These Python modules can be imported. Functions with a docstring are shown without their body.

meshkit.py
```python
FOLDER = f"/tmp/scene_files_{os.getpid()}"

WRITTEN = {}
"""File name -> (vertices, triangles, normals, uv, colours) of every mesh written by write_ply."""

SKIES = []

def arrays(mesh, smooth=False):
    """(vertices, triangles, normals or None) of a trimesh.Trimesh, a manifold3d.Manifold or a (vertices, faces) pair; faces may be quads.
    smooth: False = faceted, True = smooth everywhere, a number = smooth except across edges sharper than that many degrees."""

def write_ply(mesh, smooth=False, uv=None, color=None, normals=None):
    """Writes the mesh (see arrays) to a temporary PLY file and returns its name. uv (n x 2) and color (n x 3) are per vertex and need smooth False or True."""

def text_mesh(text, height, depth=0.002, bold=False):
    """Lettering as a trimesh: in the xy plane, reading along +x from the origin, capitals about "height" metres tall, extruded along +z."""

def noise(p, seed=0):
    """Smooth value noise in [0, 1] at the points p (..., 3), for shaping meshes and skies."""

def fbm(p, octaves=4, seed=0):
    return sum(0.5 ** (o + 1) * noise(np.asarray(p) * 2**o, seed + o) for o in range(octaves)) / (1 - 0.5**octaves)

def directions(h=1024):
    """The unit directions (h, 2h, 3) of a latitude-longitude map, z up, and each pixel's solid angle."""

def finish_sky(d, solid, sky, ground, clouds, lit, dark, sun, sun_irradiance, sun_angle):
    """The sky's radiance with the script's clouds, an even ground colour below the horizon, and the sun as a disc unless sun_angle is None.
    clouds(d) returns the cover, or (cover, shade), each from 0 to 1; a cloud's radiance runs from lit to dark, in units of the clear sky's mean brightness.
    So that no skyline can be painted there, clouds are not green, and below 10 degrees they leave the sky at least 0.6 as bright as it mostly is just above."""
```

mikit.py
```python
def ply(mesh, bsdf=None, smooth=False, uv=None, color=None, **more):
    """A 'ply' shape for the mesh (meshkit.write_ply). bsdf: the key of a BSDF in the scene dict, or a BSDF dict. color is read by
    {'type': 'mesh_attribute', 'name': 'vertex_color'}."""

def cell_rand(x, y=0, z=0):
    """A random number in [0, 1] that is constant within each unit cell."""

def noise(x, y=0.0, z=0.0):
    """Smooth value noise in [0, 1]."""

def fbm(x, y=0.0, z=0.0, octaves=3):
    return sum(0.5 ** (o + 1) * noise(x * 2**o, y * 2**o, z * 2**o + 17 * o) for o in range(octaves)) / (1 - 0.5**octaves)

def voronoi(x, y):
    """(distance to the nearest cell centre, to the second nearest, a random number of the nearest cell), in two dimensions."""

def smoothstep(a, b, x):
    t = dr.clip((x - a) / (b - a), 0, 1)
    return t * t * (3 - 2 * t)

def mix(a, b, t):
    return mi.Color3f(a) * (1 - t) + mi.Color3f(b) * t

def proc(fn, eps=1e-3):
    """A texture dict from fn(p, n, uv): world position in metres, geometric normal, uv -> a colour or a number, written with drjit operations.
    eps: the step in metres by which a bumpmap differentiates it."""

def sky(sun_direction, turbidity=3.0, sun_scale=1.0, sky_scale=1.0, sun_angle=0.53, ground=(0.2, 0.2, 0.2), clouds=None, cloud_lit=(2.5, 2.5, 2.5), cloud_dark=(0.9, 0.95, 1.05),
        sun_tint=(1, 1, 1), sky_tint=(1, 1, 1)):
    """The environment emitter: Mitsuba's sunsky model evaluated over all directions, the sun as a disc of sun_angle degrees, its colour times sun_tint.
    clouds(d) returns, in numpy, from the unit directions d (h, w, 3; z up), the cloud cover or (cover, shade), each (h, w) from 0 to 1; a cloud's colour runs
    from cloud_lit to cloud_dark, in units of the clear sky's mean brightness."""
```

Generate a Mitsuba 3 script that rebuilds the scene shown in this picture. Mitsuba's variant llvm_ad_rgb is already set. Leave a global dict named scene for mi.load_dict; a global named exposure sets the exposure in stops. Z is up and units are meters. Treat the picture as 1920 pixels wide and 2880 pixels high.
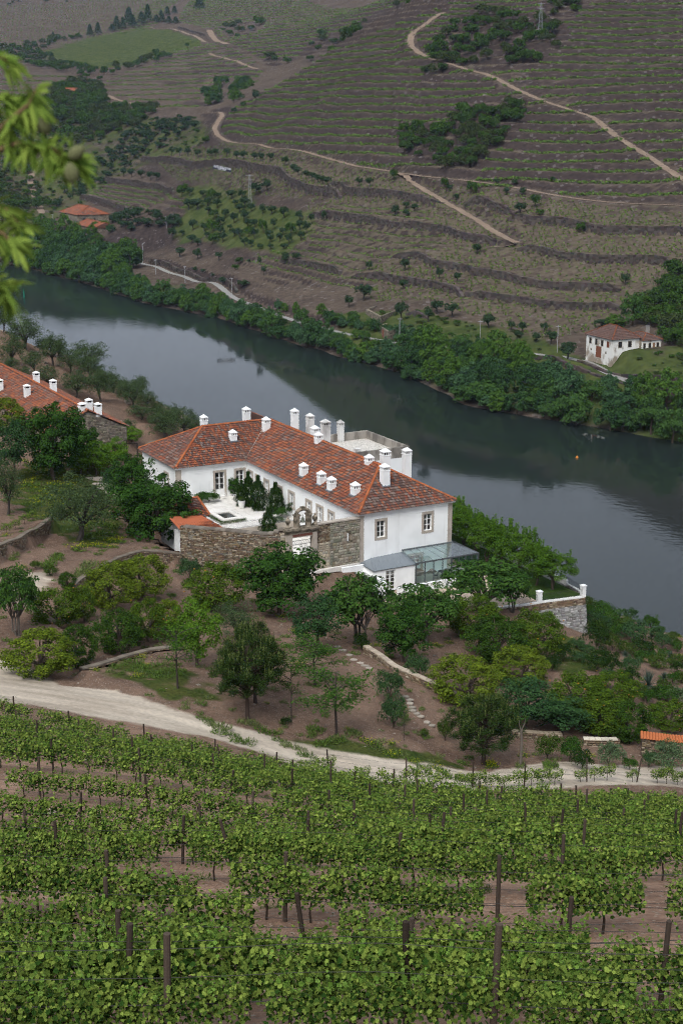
import math, numpy as np, trimesh, drjit as dr, mitsuba as mi, mikit, meshkit
from scipy.interpolate import RBFInterpolator, RegularGridInterpolator
from scipy.spatial import cKDTree
import shapely
from shapely.geometry import Polygon, LineString, Point
from mikit import noise, fbm, smoothstep, mix, cell_rand, voronoi

T = mi.ScalarTransform4f
RND = np.random.RandomState
scene, labels = {}, {}

# ------------------------------------------------------------------ camera, sky, exposure
exposure = 2.4
PITCH = math.radians(15.5)
scene['camera'] = {'type': 'thinlens', 'fov': 2 * math.degrees(math.atan(960 / 4000)), 'fov_axis': 'x', 'aperture_radius': 0.0042, 'focus_distance': 110.0,
                   'near_clip': 0.3, 'far_clip': 6000.0,
                   'to_world': T().look_at(origin=[0, 0, 70], target=[0, math.cos(PITCH), 70 - math.sin(PITCH)], up=[0, 0, 1])}


def cloud_deck(d):
    n = meshkit.fbm(np.stack([d[..., 0], d[..., 1], d[..., 2] * 2], -1) * 2.2 / (0.35 + d[..., 2:3]), 4, 5)
    overcast = (1 + 2 * np.clip(d[..., 2], 0, 1)) / 3          # an overcast sky is three times brighter overhead than at the horizon
    return np.ones(d.shape[:2]), np.clip(1.25 - 1.25 * overcast + (n - 0.5) * 0.5, 0, 1)


scene['sky'] = mikit.sky([-0.22, -0.62, 0.75], turbidity=4, sun_scale=0.54, sun_angle=27, clouds=cloud_deck, cloud_lit=(1.38, 1.54, 1.76), cloud_dark=(0.71, 0.785, 0.98), sun_tint=(0.82, 0.985, 1.27))


# ------------------------------------------------------------------ helpers
def numbered(key):
    if key not in USED:
        USED[key] = 0
        return key
    while True:
        USED[key] += 1
        k = f'{key}_{USED[key]:03d}'
        if k not in USED:
            USED[k] = 0
            return k


USED, POS = {}, {}


def tag(key, label=None, cat=None, group=None, kind=None):
    d = {k: v for k, v in dict(label=label, category=cat, group=group, kind=kind).items() if v}
    if d:
        labels.setdefault(key, {}).update(d)
    return key


def thing(name, label, cat, group=None):
    return tag(numbered(name), label, cat, group)


def obj(name, mesh, bsdf, parent=None, label=None, cat=None, group=None, kind=None, smooth=False, uv=None, to_world=None):
    key = numbered((parent + '__' if parent else '') + name)
    col = None
    if isinstance(mesh, MB):
        v, f, col = mesh.get()
        mesh = trimesh.Trimesh(v, f, process=False)
    s = mikit.ply(mesh, bsdf, smooth=smooth, uv=uv, color=col)
    if to_world is not None:
        s['to_world'] = to_world
    scene[key] = s
    return tag(key, label, cat, group, kind)


def reuse(name, shape, to_world, parent=None, label=None, cat=None, group=None):
    key = numbered((parent + '__' if parent else '') + name)
    scene[key] = {**shape, 'to_world': to_world}
    return tag(key, label, cat, group)


def inst(name, grp, x, y, z, s=1.0, rz=0.0, label=None, cat=None, group=None, kind=None, sz=None, key=None):
    key = key or numbered(name)
    POS[key] = (x, y)
    sz = s if sz is None else sz
    scene[key] = {'type': 'instance', 'to_world': T().translate([x, y, z]).rotate([0, 0, 1], rz).scale([s, s, sz]), 'of': {'type': 'ref', 'id': grp}}
    return tag(key, label, cat, group, kind)


BOXV = np.array([[x, y, z] for x in (-.5, .5) for y in (-.5, .5) for z in (-.5, .5)])
BOXF = np.array([[0, 1, 3], [0, 3, 2], [4, 6, 7], [4, 7, 5], [0, 4, 5], [0, 5, 1], [2, 3, 7], [2, 7, 6], [0, 2, 6], [0, 6, 4], [1, 5, 7], [1, 7, 3]])


class MB:
    """collects vertices, faces and one colour per vertex"""
    def __init__(self):
        self.v, self.f, self.c, self.n = [], [], [], 0

    def add(self, v, f, c):
        v = np.asarray(v, float)
        f = np.asarray(f, int)
        if f.shape[1] == 4:
            f = np.vstack([f[:, [0, 1, 2]], f[:, [0, 2, 3]]])
        c = np.asarray(c, float)
        self.v.append(v)
        self.f.append(f + self.n)
        self.c.append(np.broadcast_to(c, (len(v), 3)))
        self.n += len(v)
        return self

    def mesh(self, m, c):
        return self.add(np.array(m.vertices), np.array(m.faces), c)

    def box(self, lo, hi, c, fr=None):
        lo, hi = np.minimum(lo, hi), np.maximum(lo, hi)
        v = BOXV * (hi - lo) + (lo + hi) / 2
        return self.add(fr(v) if fr else v, BOXF, c)

    def tube(self, pts, rad, c, n=6, cap=True):
        v, f = tube(np.asarray(pts, float), np.broadcast_to(rad, len(pts)), n, cap)
        return self.add(v, f, c)

    def get(self):
        return np.vstack(self.v), np.vstack(self.f), np.vstack(self.c)


def tube(p, r, n=6, cap=True):
    t = np.gradient(p, axis=0)
    t /= np.linalg.norm(t, axis=1, keepdims=True) + 1e-9
    up = np.array([0, 0, 1.0]) if abs(t[0][2]) < 0.9 else np.array([1.0, 0, 0])
    rings = []
    for i in range(len(p)):
        a = np.cross(t[i], up)
        a /= np.linalg.norm(a) + 1e-9
        b = np.cross(t[i], a)
        up = -np.cross(t[i], a) if False else np.cross(a, t[i])
        w = np.arange(n) * 2 * np.pi / n
        rings.append(p[i] + r[i] * (np.cos(w)[:, None] * a + np.sin(w)[:, None] * b))
    v = np.vstack(rings)
    k = np.arange(n)
    f = []
    for i in range(len(p) - 1):
        a, b = i * n + k, i * n + (k + 1) % n
        f.append(np.stack([a, b, b + n, a + n], 1))
    f = np.vstack(f)
    f = np.vstack([f[:, [0, 1, 2]], f[:, [0, 2, 3]]])
    if cap:
        v = np.vstack([v, p[:1], p[-1:]])
        m = len(v)
        f = np.vstack([f, np.stack([(k + 1) % n, k, k * 0 + m - 2], 1), np.stack([k + (len(p) - 1) * n, (k + 1) % n + (len(p) - 1) * n, k * 0 + m - 1], 1)])
    return v, f


# ------------------------------------------------------------------ the lie of the land (surveyed points: x, y, z in metres, water level 0)
A = math.radians(28.5)                      # the house stands 28.5 degrees off the view axis
E1, E2, HO = np.array([math.cos(A), math.sin(A)]), np.array([-math.sin(A), math.cos(A)]), np.array([1.853, 151.857])


def hw(a, b):
    """house frame -> world x, y"""
    return HO + np.multiply.outer(a, E1) + np.multiply.outer(b, E2)


def hp(v):
    """points (n, 3) in the house frame -> world"""
    v = np.asarray(v, float)
    return np.concatenate([HO + v[..., :1] * E1 + v[..., 1:2] * E2, v[..., 2:]], -1)


NEAR = [(0.0,22.7,54.3),(-4.87,22.3,54.58),(4.84,22.8,54.23),(0.0,33.2,50.14),(-7.55,35.5,49.22),(6.94,33.4,50.02),(-5.6,48.0,43.4),(-23.79,94.0,30.14),(-6.51,92.0,27.08),(26.5,103.0,19.5),(9.02,97.0,22.73),(-10.59,63.0,39.13),(10.28,50.0,42.29),(14.29,70.0,33.35),(0.0,62.0,37.54),(-27.11,108.0,27.78),(-4.25,98.0,25.73),(-4.05,93.0,26.06),(15.02,102.0,21.51),(27.22,106.0,18.82),(-18.57,105.0,27.45),(-7.15,98.0,26.88),(-0.8,98.5,25.36),(4.62,100.0,23.94),(11.19,103.0,20.67),(25.99,107.0,18.81),(19.3,111.0,18.88),(24.59,124.0,19.75),(27.19,148.0,14.66),(33.75,151.0,13.11),(34.51,137.0,14.48),(40.15,158.0,10.48),(27.27,138.0,16.05),(29.07,121.0,17.46),(18.09,125.0,19.34),(10.61,116.0,21.32),(4.28,114.0,23.8),(2.6,122.0,22.65),(-2.8,132.0,22.13),(-8.37,121.0,24.42),(-13.2,139.0,22.32),(-21.35,122.0,25.76),(-24.59,142.0,24.43),(-34.06,152.0,25.38),(-29.18,158.0,24.48),(-32.54,138.0,26.48),(-39.47,178.0,24.92),(-32.22,190.0,24.4),(-31.26,200.0,24.11),(-59.45,246.0,30.06),(-50.13,245.0,27.1),(-40.37,241.0,23.48),(-30.71,236.0,19.55),(-66.39,276.0,30.06),(-47.93,195.0,25.77),(-13.42,109.0,26.45),(-26.2,122.0,25.76),(-3.82,147.64,21.5),(2.81,150.1,20.8),(0.72,145.55,20.7),(6.88,148.89,19.1),(13.98,150.48,18.9),(20.21,151.58,18.6),(-7.96,151.08,22.2),(-16.98,153.01,22.5),(-19.19,165.47,22.4),(-7.46,162.73,22.3),(-15.9,174.08,22.4),(-27.78,181.28,22.6),(-2.42,172.3,22.0),(-10.2,190.83,21.0),(-0.16,184.9,17.0),(11.07,170.51,17.5),(24.85,159.79,16.5),(21.54,178.48,9.0),(6.72,193.19,9.0),(-10.33,207.83,12.0),(-26.78,204.59,17.0),(19.08,145.28,18.8),(0.0,6.0,63.0),(30.0,6.0,63.0),(-40.0,6.0,63.0),(0.0,17.0,57.6),(18.0,17.0,57.6),(-18.0,17.0,57.6),(-60.0,30.0,50.0),(60.0,30.0,42.0),(-80.0,90.0,36.0),(60.0,100.0,16.0),(70.0,140.0,8.0),(45.0,184.0,0.3),(10.0,246.0,0.2),(-25.0,302.0,0.2),(-70.0,378.0,0.2),(-112.0,450.0,0.2),(-165.0,538.0,0.3),(52.0,205.0,-5.0),(-15.0,310.0,-5.0),(-105.0,465.0,-5.0),(-120.0,330.0,22.0),(-70.0,300.0,19.0),(-140.0,430.0,8.0),(-150.0,250.0,40.0),(-110.0,180.0,34.0),(-45.0,330.0,-2.5),(90.0,180.0,-5.0),(80.0,160.0,3.0),(10.0,270.0,-5.0),(-160.0,560.0,-5.0)]
FAR = [(68.22,366.0,9.83),(78.46,371.0,9.76),(86.38,365.0,10.73),(93.09,396.0,15.67),(100.41,430.0,21.69),(110.98,480.0,33.67),(123.63,540.0,48.54),(138.32,612.0,74.35),(152.67,682.0,98.28),(168.96,762.0,127.28),(60.95,412.0,9.34),(63.15,428.0,11.28),(67.71,462.0,18.1),(73.72,508.0,31.55),(80.47,560.0,47.75),(89.37,630.0,74.48),(99.05,705.0,99.23),(109.95,790.0,129.38),(25.97,432.0,8.03),(27.82,465.0,12.0),(30.01,505.0,19.48),(32.4,550.0,32.36),(35.14,602.0,48.93),(38.27,662.0,70.11),(42.09,735.0,95.47),(46.62,822.0,126.29),(44.11,850.0,133.9),(0.0,482.0,8.69),(0.0,510.0,12.71),(0.0,553.0,21.44),(0.0,605.0,34.42),(0.0,670.0,51.3),(0.0,735.0,71.82),(0.0,800.0,94.07),(8.07,850.0,114.86),(-35.2,545.0,8.77),(-36.4,565.0,12.09),(-38.5,600.0,17.31),(-42.07,660.0,28.01),(-45.59,720.0,41.39),(-49.7,790.0,57.23),(-53.24,850.0,70.14),(-41.67,1600.0,168.83),(-3.69,1560.0,173.34),(-69.79,1120.0,90.87),(-95.66,1550.0,151.8),(-122.66,2000.0,220.34),(-108.24,720.0,10.27),(-119.79,800.0,15.25),(-128.27,860.0,23.54),(-136.69,920.0,33.44),(-145.59,985.0,49.46),(-155.76,1060.0,70.17),(-182.74,1250.0,93.3),(-218.31,1500.0,121.97),(-282.37,1950.0,172.91),(-374.11,2600.0,265.44),(-187.89,840.0,8.46),(-206.93,930.0,19.75),(-220.92,1000.0,42.09),(-236.75,1080.0,70.18),(-272.62,1250.0,93.3),(-304.36,1400.0,112.12),(-421.23,1950.0,172.91),(-558.11,2600.0,265.44),(-93.88,880.0,49.58),(-98.1,1020.0,77.26),(20.0,1000.0,112.0),(40.0,1150.0,130.0),(66.0,367.0,10.3),(69.0,361.5,10.2),(72.0,364.5,10.6),(76.0,368.0,11.2),(61.0,374.0,10.2),(80.0,361.0,10.8),(86.0,366.0,12.0),(200.0,900.0,160.0),(-250.0,900.0,40.0),(-330.0,900.0,40.0),(-420.0,1000.0,60.0),(280.0,600.0,110.0),(320.0,400.0,25.0),(300.0,320.0,6.0),(-400.0,760.0,10.0),(-300.0,740.0,1.0),(250.0,270.0,-3.0),(200.0,295.0,1.0),(-900.0,2950.0,310.0),(0.0,2900.0,310.0),(600.0,2700.0,340.0),(330.0,1000.0,268.0),(500.0,1000.0,300.0),(400.0,1500.0,300.0),(330.0,800.0,165.0),(100.0,1300.0,190.0),(150.0,1100.0,185.0),(600.0,700.0,240.0),(-700.0,1500.0,150.0),(-700.0,2200.0,220.0),(-186.37,720.88,-4.0),(-169.15,732.85,2.6),(-222.45,695.8,-7.0),(-173.25,730.0,0.0),(-167.99,691.18,-4.0),(-150.77,703.15,2.6),(-204.07,666.1,-7.0),(-154.87,700.3,0.0),(-149.05,660.58,-4.0),(-131.83,672.55,2.6),(-185.13,635.5,-7.0),(-135.93,669.7,0.0),(-130.67,630.88,-4.0),(-113.45,642.85,2.6),(-166.75,605.8,-7.0),(-117.55,640.0,0.0),(-116.45,603.16,-4.0),(-99.23,615.13,2.6),(-152.53,578.08,-7.0),(-103.33,612.28,0.0),(-101.79,574.6,-4.0),(-84.57,586.57,2.6),(-137.87,549.52,-7.0),(-88.67,583.72,0.0),(-87.56,546.88,-4.0),(-70.34,558.85,2.6),(-123.64,521.8,-7.0),(-74.44,556.0,0.0),(-77.86,534.34,-4.0),(-60.64,546.31,2.6),(-113.94,509.26,-7.0),(-64.74,543.46,0.0),(-67.87,521.42,-4.0),(-50.65,533.39,2.6),(-103.95,496.34,-7.0),(-54.75,530.54,0.0),(-58.18,508.88,-4.0),(-40.96,520.85,2.6),(-94.26,483.8,-7.0),(-45.06,518.0,0.0),(-49.62,491.39,-4.0),(-32.4,503.36,2.6),(-85.7,466.31,-7.0),(-36.5,500.51,0.0),(-40.81,473.37,-4.0),(-23.59,485.34,2.6),(-76.89,448.29,-7.0),(-27.69,482.49,0.0),(-32.26,455.88,-4.0),(-15.04,467.85,2.6),(-68.34,430.8,-7.0),(-19.14,465.0,0.0),(-19.82,434.1,-4.0),(-2.6,446.07,2.6),(-55.9,409.02,-7.0),(-6.7,443.22,0.0),(-7.01,411.66,-4.0),(10.21,423.63,2.6),(-43.09,386.58,-7.0),(6.11,420.78,0.0),(5.43,389.88,-4.0),(22.65,401.85,2.6),(-30.65,364.8,-7.0),(18.55,399.0,0.0),(10.14,374.37,-4.0),(27.36,386.34,2.6),(-25.94,349.29,-7.0),(23.26,383.49,0.0),(15.0,358.39,-4.0),(32.22,370.36,2.6),(-21.08,333.31,-7.0),(28.12,367.51,0.0),(19.72,342.88,-4.0),(36.94,354.85,2.6),(-16.36,317.8,-7.0),(32.84,352.0,0.0),(24.54,338.26,-4.0),(41.76,350.23,2.6),(-11.54,313.18,-7.0),(37.66,347.38,0.0),(29.5,333.5,-4.0),(46.72,345.47,2.6),(-6.58,308.42,-7.0),(42.62,342.62,0.0),(34.32,328.88,-4.0),(51.54,340.85,2.6),(-1.76,303.8,-7.0),(47.44,338.0,0.0),(38.85,324.92,-4.0),(56.07,336.89,2.6),(2.77,299.84,-7.0),(51.97,334.04,0.0),(43.51,320.84,-4.0),(60.73,332.81,2.6),(7.43,295.76,-7.0),(56.63,329.96,0.0),(48.04,316.88,-4.0),(65.26,328.85,2.6),(11.96,291.8,-7.0),(61.16,326.0,0.0),(52.62,312.26,-4.0),(69.84,324.23,2.6),(16.54,287.18,-7.0),(65.74,321.38,0.0),(57.34,307.5,-4.0),(74.56,319.47,2.6),(21.26,282.42,-7.0),(70.46,316.62,0.0),(61.93,302.88,-4.0),(79.15,314.85,2.6),(25.85,277.8,-7.0),(75.05,312.0,0.0),(-109.68,716.3,5.0),(-90.73,662.87,4.5),(-74.27,624.11,4.5),(-59.18,586.92,4.5),(-41.54,538.02,4.5),(-24.13,495.49,4.5),(-6.92,460.63,4.5),(8.71,434.09,5.0),(24.21,413.35,5.5),(39.79,403.6,6.0),(54.82,395.4,6.5),(59.68,382.07,6.8),(64.7,367.3,7.0),(68.84,353.62,7.0),(73.69,339.47,7.0)]


def surface(pts, xs, ys, smoothing):
    p = np.array(pts)
    f = RBFInterpolator(p[:, :2], p[:, 2], kernel='thin_plate_spline', smoothing=smoothing)
    cx, cy = np.linspace(xs[0], xs[-1], 130), np.concatenate([np.linspace(ys[0], ys[0] + 500, 110), np.linspace(ys[0] + 512, max(ys[-1], ys[0] + 900), 70)])
    g = f(np.stack(np.meshgrid(cx, cy, indexing='ij'), -1).reshape(-1, 2)).reshape(130, 180)
    return RegularGridInterpolator((cx, cy), g, method='cubic', bounds_error=False, fill_value=None)


NX = np.arange(-150, 96, 0.75)
NY = np.concatenate([np.arange(4, 120, 0.5), np.arange(120, 250, 0.9), np.arange(250, 570, 3.0)])
FX = np.concatenate([np.arange(-760, -300, 6.0), np.arange(-300, 300, 1.7), np.arange(300, 720, 6.0)])
FY = np.concatenate([np.arange(285, 760, 1.15), np.arange(760, 1000, 2.2), np.arange(1000, 1500, 4), np.arange(1500, 2990, 9)])
near_s, far_s = surface(NEAR, NX, NY, 2.0), surface(FAR, FX, FY, 1.5)


def near_base(x, y):
    return near_s(np.stack(np.broadcast_arrays(x, y), -1))


def far_base(x, y):
    return far_s(np.stack(np.broadcast_arrays(x, y), -1))


def grid_look(xs, ys, z):
    g = RegularGridInterpolator((xs, ys), z, bounds_error=False, fill_value=None)
    return lambda x, y: g(np.stack(np.broadcast_arrays(np.asarray(x, float), np.asarray(y, float)), -1))

# surveyed outlines on the far side (x, y)
PATAMAR = [(83.73,1655.2),(191.94,792.0),(124.44,492.8),(83.32,532.0),(59.69,555.2),(41.08,580.8),(23.78,610.4),(0.0,667.2),(-28.29,729.6),(-60.63,821.6),(-73.37,880.8),(-70.64,947.2),(-55.38,961.6),(-17.13,1198.4),(19.96,842.4)]
BROWN_A = [(-210.58,1303.2),(-196.27,1524.8),(-148.54,1602.4),(-112.7,1480.8),(-64.84,1234.4),(-66.24,1152.8),(-78.72,1024.8),(-92.31,1010.4),(-123.11,1044.0),(-191.64,1210.4)]
BROWN_B = [(-348.92,1404.8),(-236.57,1355.2),(-225.39,1298.4),(-233.06,1214.4),(-236.23,1143.2),(-287.58,1151.2)]
STRIPE_A = [(-752.69,2959.2),(-278.77,2959.2),(-245.92,1996.0),(-326.1,1933.6),(-348.96,1745.6),(-451.25,1756.8)]
STRIPE_B = [(-271.8,2959.2),(63.42,1346.4),(20.21,853.6),(-17.59,1232.0),(-58.44,1224.0),(-115.85,1523.2),(-147.78,1730.4),(-215.66,1980.0)]
FIELD = [(-352.28,1745.6),(-329.5,1954.4),(-267.41,2015.2),(-215.01,1888.8),(-158.25,1665.6),(-146.14,1576.0),(-178.73,1531.2),(-204.92,1480.8),(-227.94,1446.4),(-257.38,1476.8),(-303.86,1553.6)]
LOWER = [(-123.09,939.2),(-63.95,825.6),(0.0,664.0),(40.87,577.6),(123.51,488.8),(111.47,436.8),(84.26,411.2),(73.46,407.2),(55.32,408.0),(40.83,441.6),(27.85,465.6),(11.86,476.0),(-12.22,548.8),(-17.7,600.0),(-13.98,635.2),(-64.14,729.6),(-98.77,844.8)]
STEPS_A = [(-166.47,927.2),(-152.37,932.8),(-95.96,819.2),(-78.68,730.4),(-78.51,719.2),(-123.35,824.8),(-139.36,862.4)]
STEPS_B = [(-15.1,616.0),(0.0,607.2),(30.4,564.0),(38.53,520.8),(30.21,508.8),(5.29,535.2),(-12.48,561.6)]
STEPS_C = [(-43.88,591.2),(-14.13,572.8),(12.78,516.0),(10.91,487.2),(-7.64,512.0),(-26.67,536.8)]
GROVE = [(-91.27,795.2),(-73.46,752.8),(-44.39,699.2),(-39.16,666.4),(-12.0,612.0),(-12.95,584.8),(-22.46,568.0),(-49.34,624.8),(-66.2,672.0),(-77.41,682.4),(-83.97,711.2),(-77.84,721.6)]
MEADOW = [(0.59,470.4),(19.49,459.2),(37.15,436.8),(50.71,421.6),(61.98,397.6),(63.94,373.6),(69.43,362.4),(84.19,368.0),(97.38,376.8),(79.56,300.0),(61.64,326.4),(46.84,340.8),(33.3,354.4),(19.19,400.0),(4.32,429.6),(-1.12,447.2)]
SCRUB = [(-287.58,1151.2),(-201.17,1197.6),(-135.5,1041.6),(-94.82,984.0),(-75.35,892.0),(-83.74,864.0),(-121.0,922.4),(-149.45,928.8),(-158.82,876.0),(-209.55,819.2)]
TRACKS = [(3.4, [(55.43,815.2),(49.07,806.4),(41.76,799.2),(36.37,794.4),(36.04,778.4),(39.77,757.6),(45.36,740.0),(52.04,727.2),(58.23,711.2),(65.4,698.4),(71.59,678.4),(75.92,663.2),(81.91,648.0),(89.41,632.8),(98.8,620.8),(104.98,613.6),(107.61,599.2),(110.71,588.8),(115.91,574.4),(120.74,560.0),(127.94,528.8)]),
          (3.0, [(-88.62,989.6),(-79.5,967.2),(-76.03,944.8),(-77.31,922.4),(-77.24,896.8),(-72.79,866.4),(-65.35,836.0),(-55.89,806.4),(-35.14,745.6),(-17.66,709.6),(-6.89,685.6),(9.57,640.8),(22.89,613.6),(35.45,593.6),(51.54,575.2),(70.46,554.4),(80.85,540.0),(94.67,526.4),(123.16,503.2)]),
          (3.0, [(23.38,612.8),(29.29,594.4),(34.6,578.4),(40.45,562.4),(47.38,544.0),(51.35,533.6),(54.22,521.6),(58.01,512.8),(61.26,504.0)]),
          (2.2, [(61.17,503.2),(58.54,503.2),(52.8,506.4)]),
          (4.5, [(-253.84,1992.8),(-210.55,1888.8),(-167.11,1721.6),(-146.14,1612.8)]), (7.0, [(-155.61,1763.2),(-144.47,1676.8),(-131.35,1590.4),(-115.07,1497.6)]),
          (4.5, [(-128.79,1458.4),(-120.28,1415.2),(-102.1,1351.2),(-84.14,1286.4),(-66.28,1232.8)]), (4.5, [(-191.87,1212.0),(-169.44,1143.2),(-148.19,1096.8),(-126.85,1052.8)]),
          (4.0, [(-201.45,989.6),(-206.61,981.6),(-207.26,969.6),(-201.9,952.8),(-192.47,922.4),(-180.46,873.6)]), (7.0, [(-208.98,1048.8),(-202.77,1042.4),(-199.42,1037.6),(-202.49,1033.6)])]
RIVER_ROAD = [(-109.68,716.3,5.0),(-90.73,662.87,4.5),(-74.27,624.11,4.5),(-59.18,586.92,4.5),(-41.54,538.02,4.5),(-24.13,495.49,4.5),(-6.92,460.63,4.5),(8.71,434.09,5.0),(24.21,413.35,5.5),(39.79,403.6,6.0),(54.82,395.4,6.5),(59.68,382.07,6.8),(64.7,367.3,7.0),(68.84,353.62,7.0),(73.69,339.47,7.0)]
DRY_WALLS = [(2.6, [(-5.66,630.4),(0.0,620.8),(9.06,605.6),(21.95,586.4),(32.43,569.6),(39.92,560.8)]), (2.4, [(-13.74,609.6),(0.0,588.8),(10.32,572.0),(17.7,560.0),(20.84,553.6),(38.58,533.6),(44.0,520.8),(54.55,508.8)]),
             (3.0, [(47.36,554.4),(53.54,549.6),(58.11,537.6),(63.92,532.0)]), (2.8, [(60.25,527.2),(66.68,521.6),(74.4,515.2),(80.17,507.2),(86.1,496.8),(95.78,488.8),(115.1,471.2)]),
             (2.4, [(61.03,498.4),(66.87,491.2),(75.25,477.6),(79.06,474.4),(91.25,463.2),(104.42,447.2)]), (2.3, [(18.22,523.2),(28.73,512.8),(32.05,503.2),(41.68,490.4),(45.51,483.2),(52.09,476.0),(60.12,464.8),(68.05,456.0),(78.19,446.4),(85.48,438.4)]),
             (2.3, [(3.14,516.0),(13.79,504.0),(22.42,491.2),(30.69,480.0),(37.33,471.2),(39.63,464.0)]), (2.0, [(40.46,465.6),(48.87,457.6),(58.05,447.2),(66.87,437.6),(75.37,428.8),(82.82,420.0)]),
             (2.2, [(20.74,452.0),(27.19,444.0)]), (2.4, [(-152.55,940.0),(-124.78,881.6),(-103.03,832.8),(-90.84,791.2)]),
             (3.4, [(-128.9,944.8),(-110.9,900.8),(-69.08,789.6),(-45.35,728.8),(-28.81,696.0),(-22.75,668.8),(-14.23,644.0),(0.03,615.2)]), (3.2, [(-163.39,911.2),(-137.66,860.0),(-120.69,822.4)]),
             (1.8, [(-89.02,669.6),(-73.6,632.0),(-57.15,589.6),(-39.52,543.2)]), (1.6, [(-23.66,562.4),(-12.18,544.0),(0.03,523.2)]),
             (2.2, [(53.17,387.2),(57.22,370.4),(62.51,360.8),(66.92,351.2),(73.91,335.2),(80.37,324.8)]), (1.8, [(62.32,370.4),(66.64,359.2),(73.09,349.6),(81.97,332.0)]),
             (2.0, [(-205.2,1890.4),(-171.66,1769.6),(-153.38,1694.4)])]


def resample(line, step):
    L = LineString(line)
    n = max(2, int(L.length / step) + 1)
    return np.array([L.interpolate(t, normalized=True).coords[0] for t in np.linspace(0, 1, n)])


def smooth_line(line, step):
    p = resample(line, step)
    for _ in range(6):
        p[1:-1] = (p[:-2] + 2 * p[1:-1] + p[2:]) / 4
    return p


def side(p):
    t = np.gradient(p, axis=0)
    t /= np.linalg.norm(t, axis=1, keepdims=True) + 1e-9
    return np.stack([-t[:, 1], t[:, 0]], 1)


def grid(xs, ys):
    return np.meshgrid(xs, ys, indexing='ij')


def mask(poly, X, Y, blur=1.5):
    from scipy.ndimage import gaussian_filter
    m = shapely.contains_xy(Polygon(poly).buffer(0), X.ravel(), Y.ravel()).reshape(X.shape).astype(float)
    return gaussian_filter(m, blur)


def sheet(xs, ys, z):
    X, Y = grid(xs, ys)
    i = np.arange(X.size).reshape(X.shape)
    return np.stack([X, Y, z], -1).reshape(-1, 3), np.stack([i[:-1, :-1], i[1:, :-1], i[1:, 1:], i[:-1, 1:]], -1).reshape(-1, 4)


def n3(x, y, s, seed=0, o=3):
    return meshkit.fbm(np.stack([x / s, y / s, np.zeros_like(x)], -1), o, seed)


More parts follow.
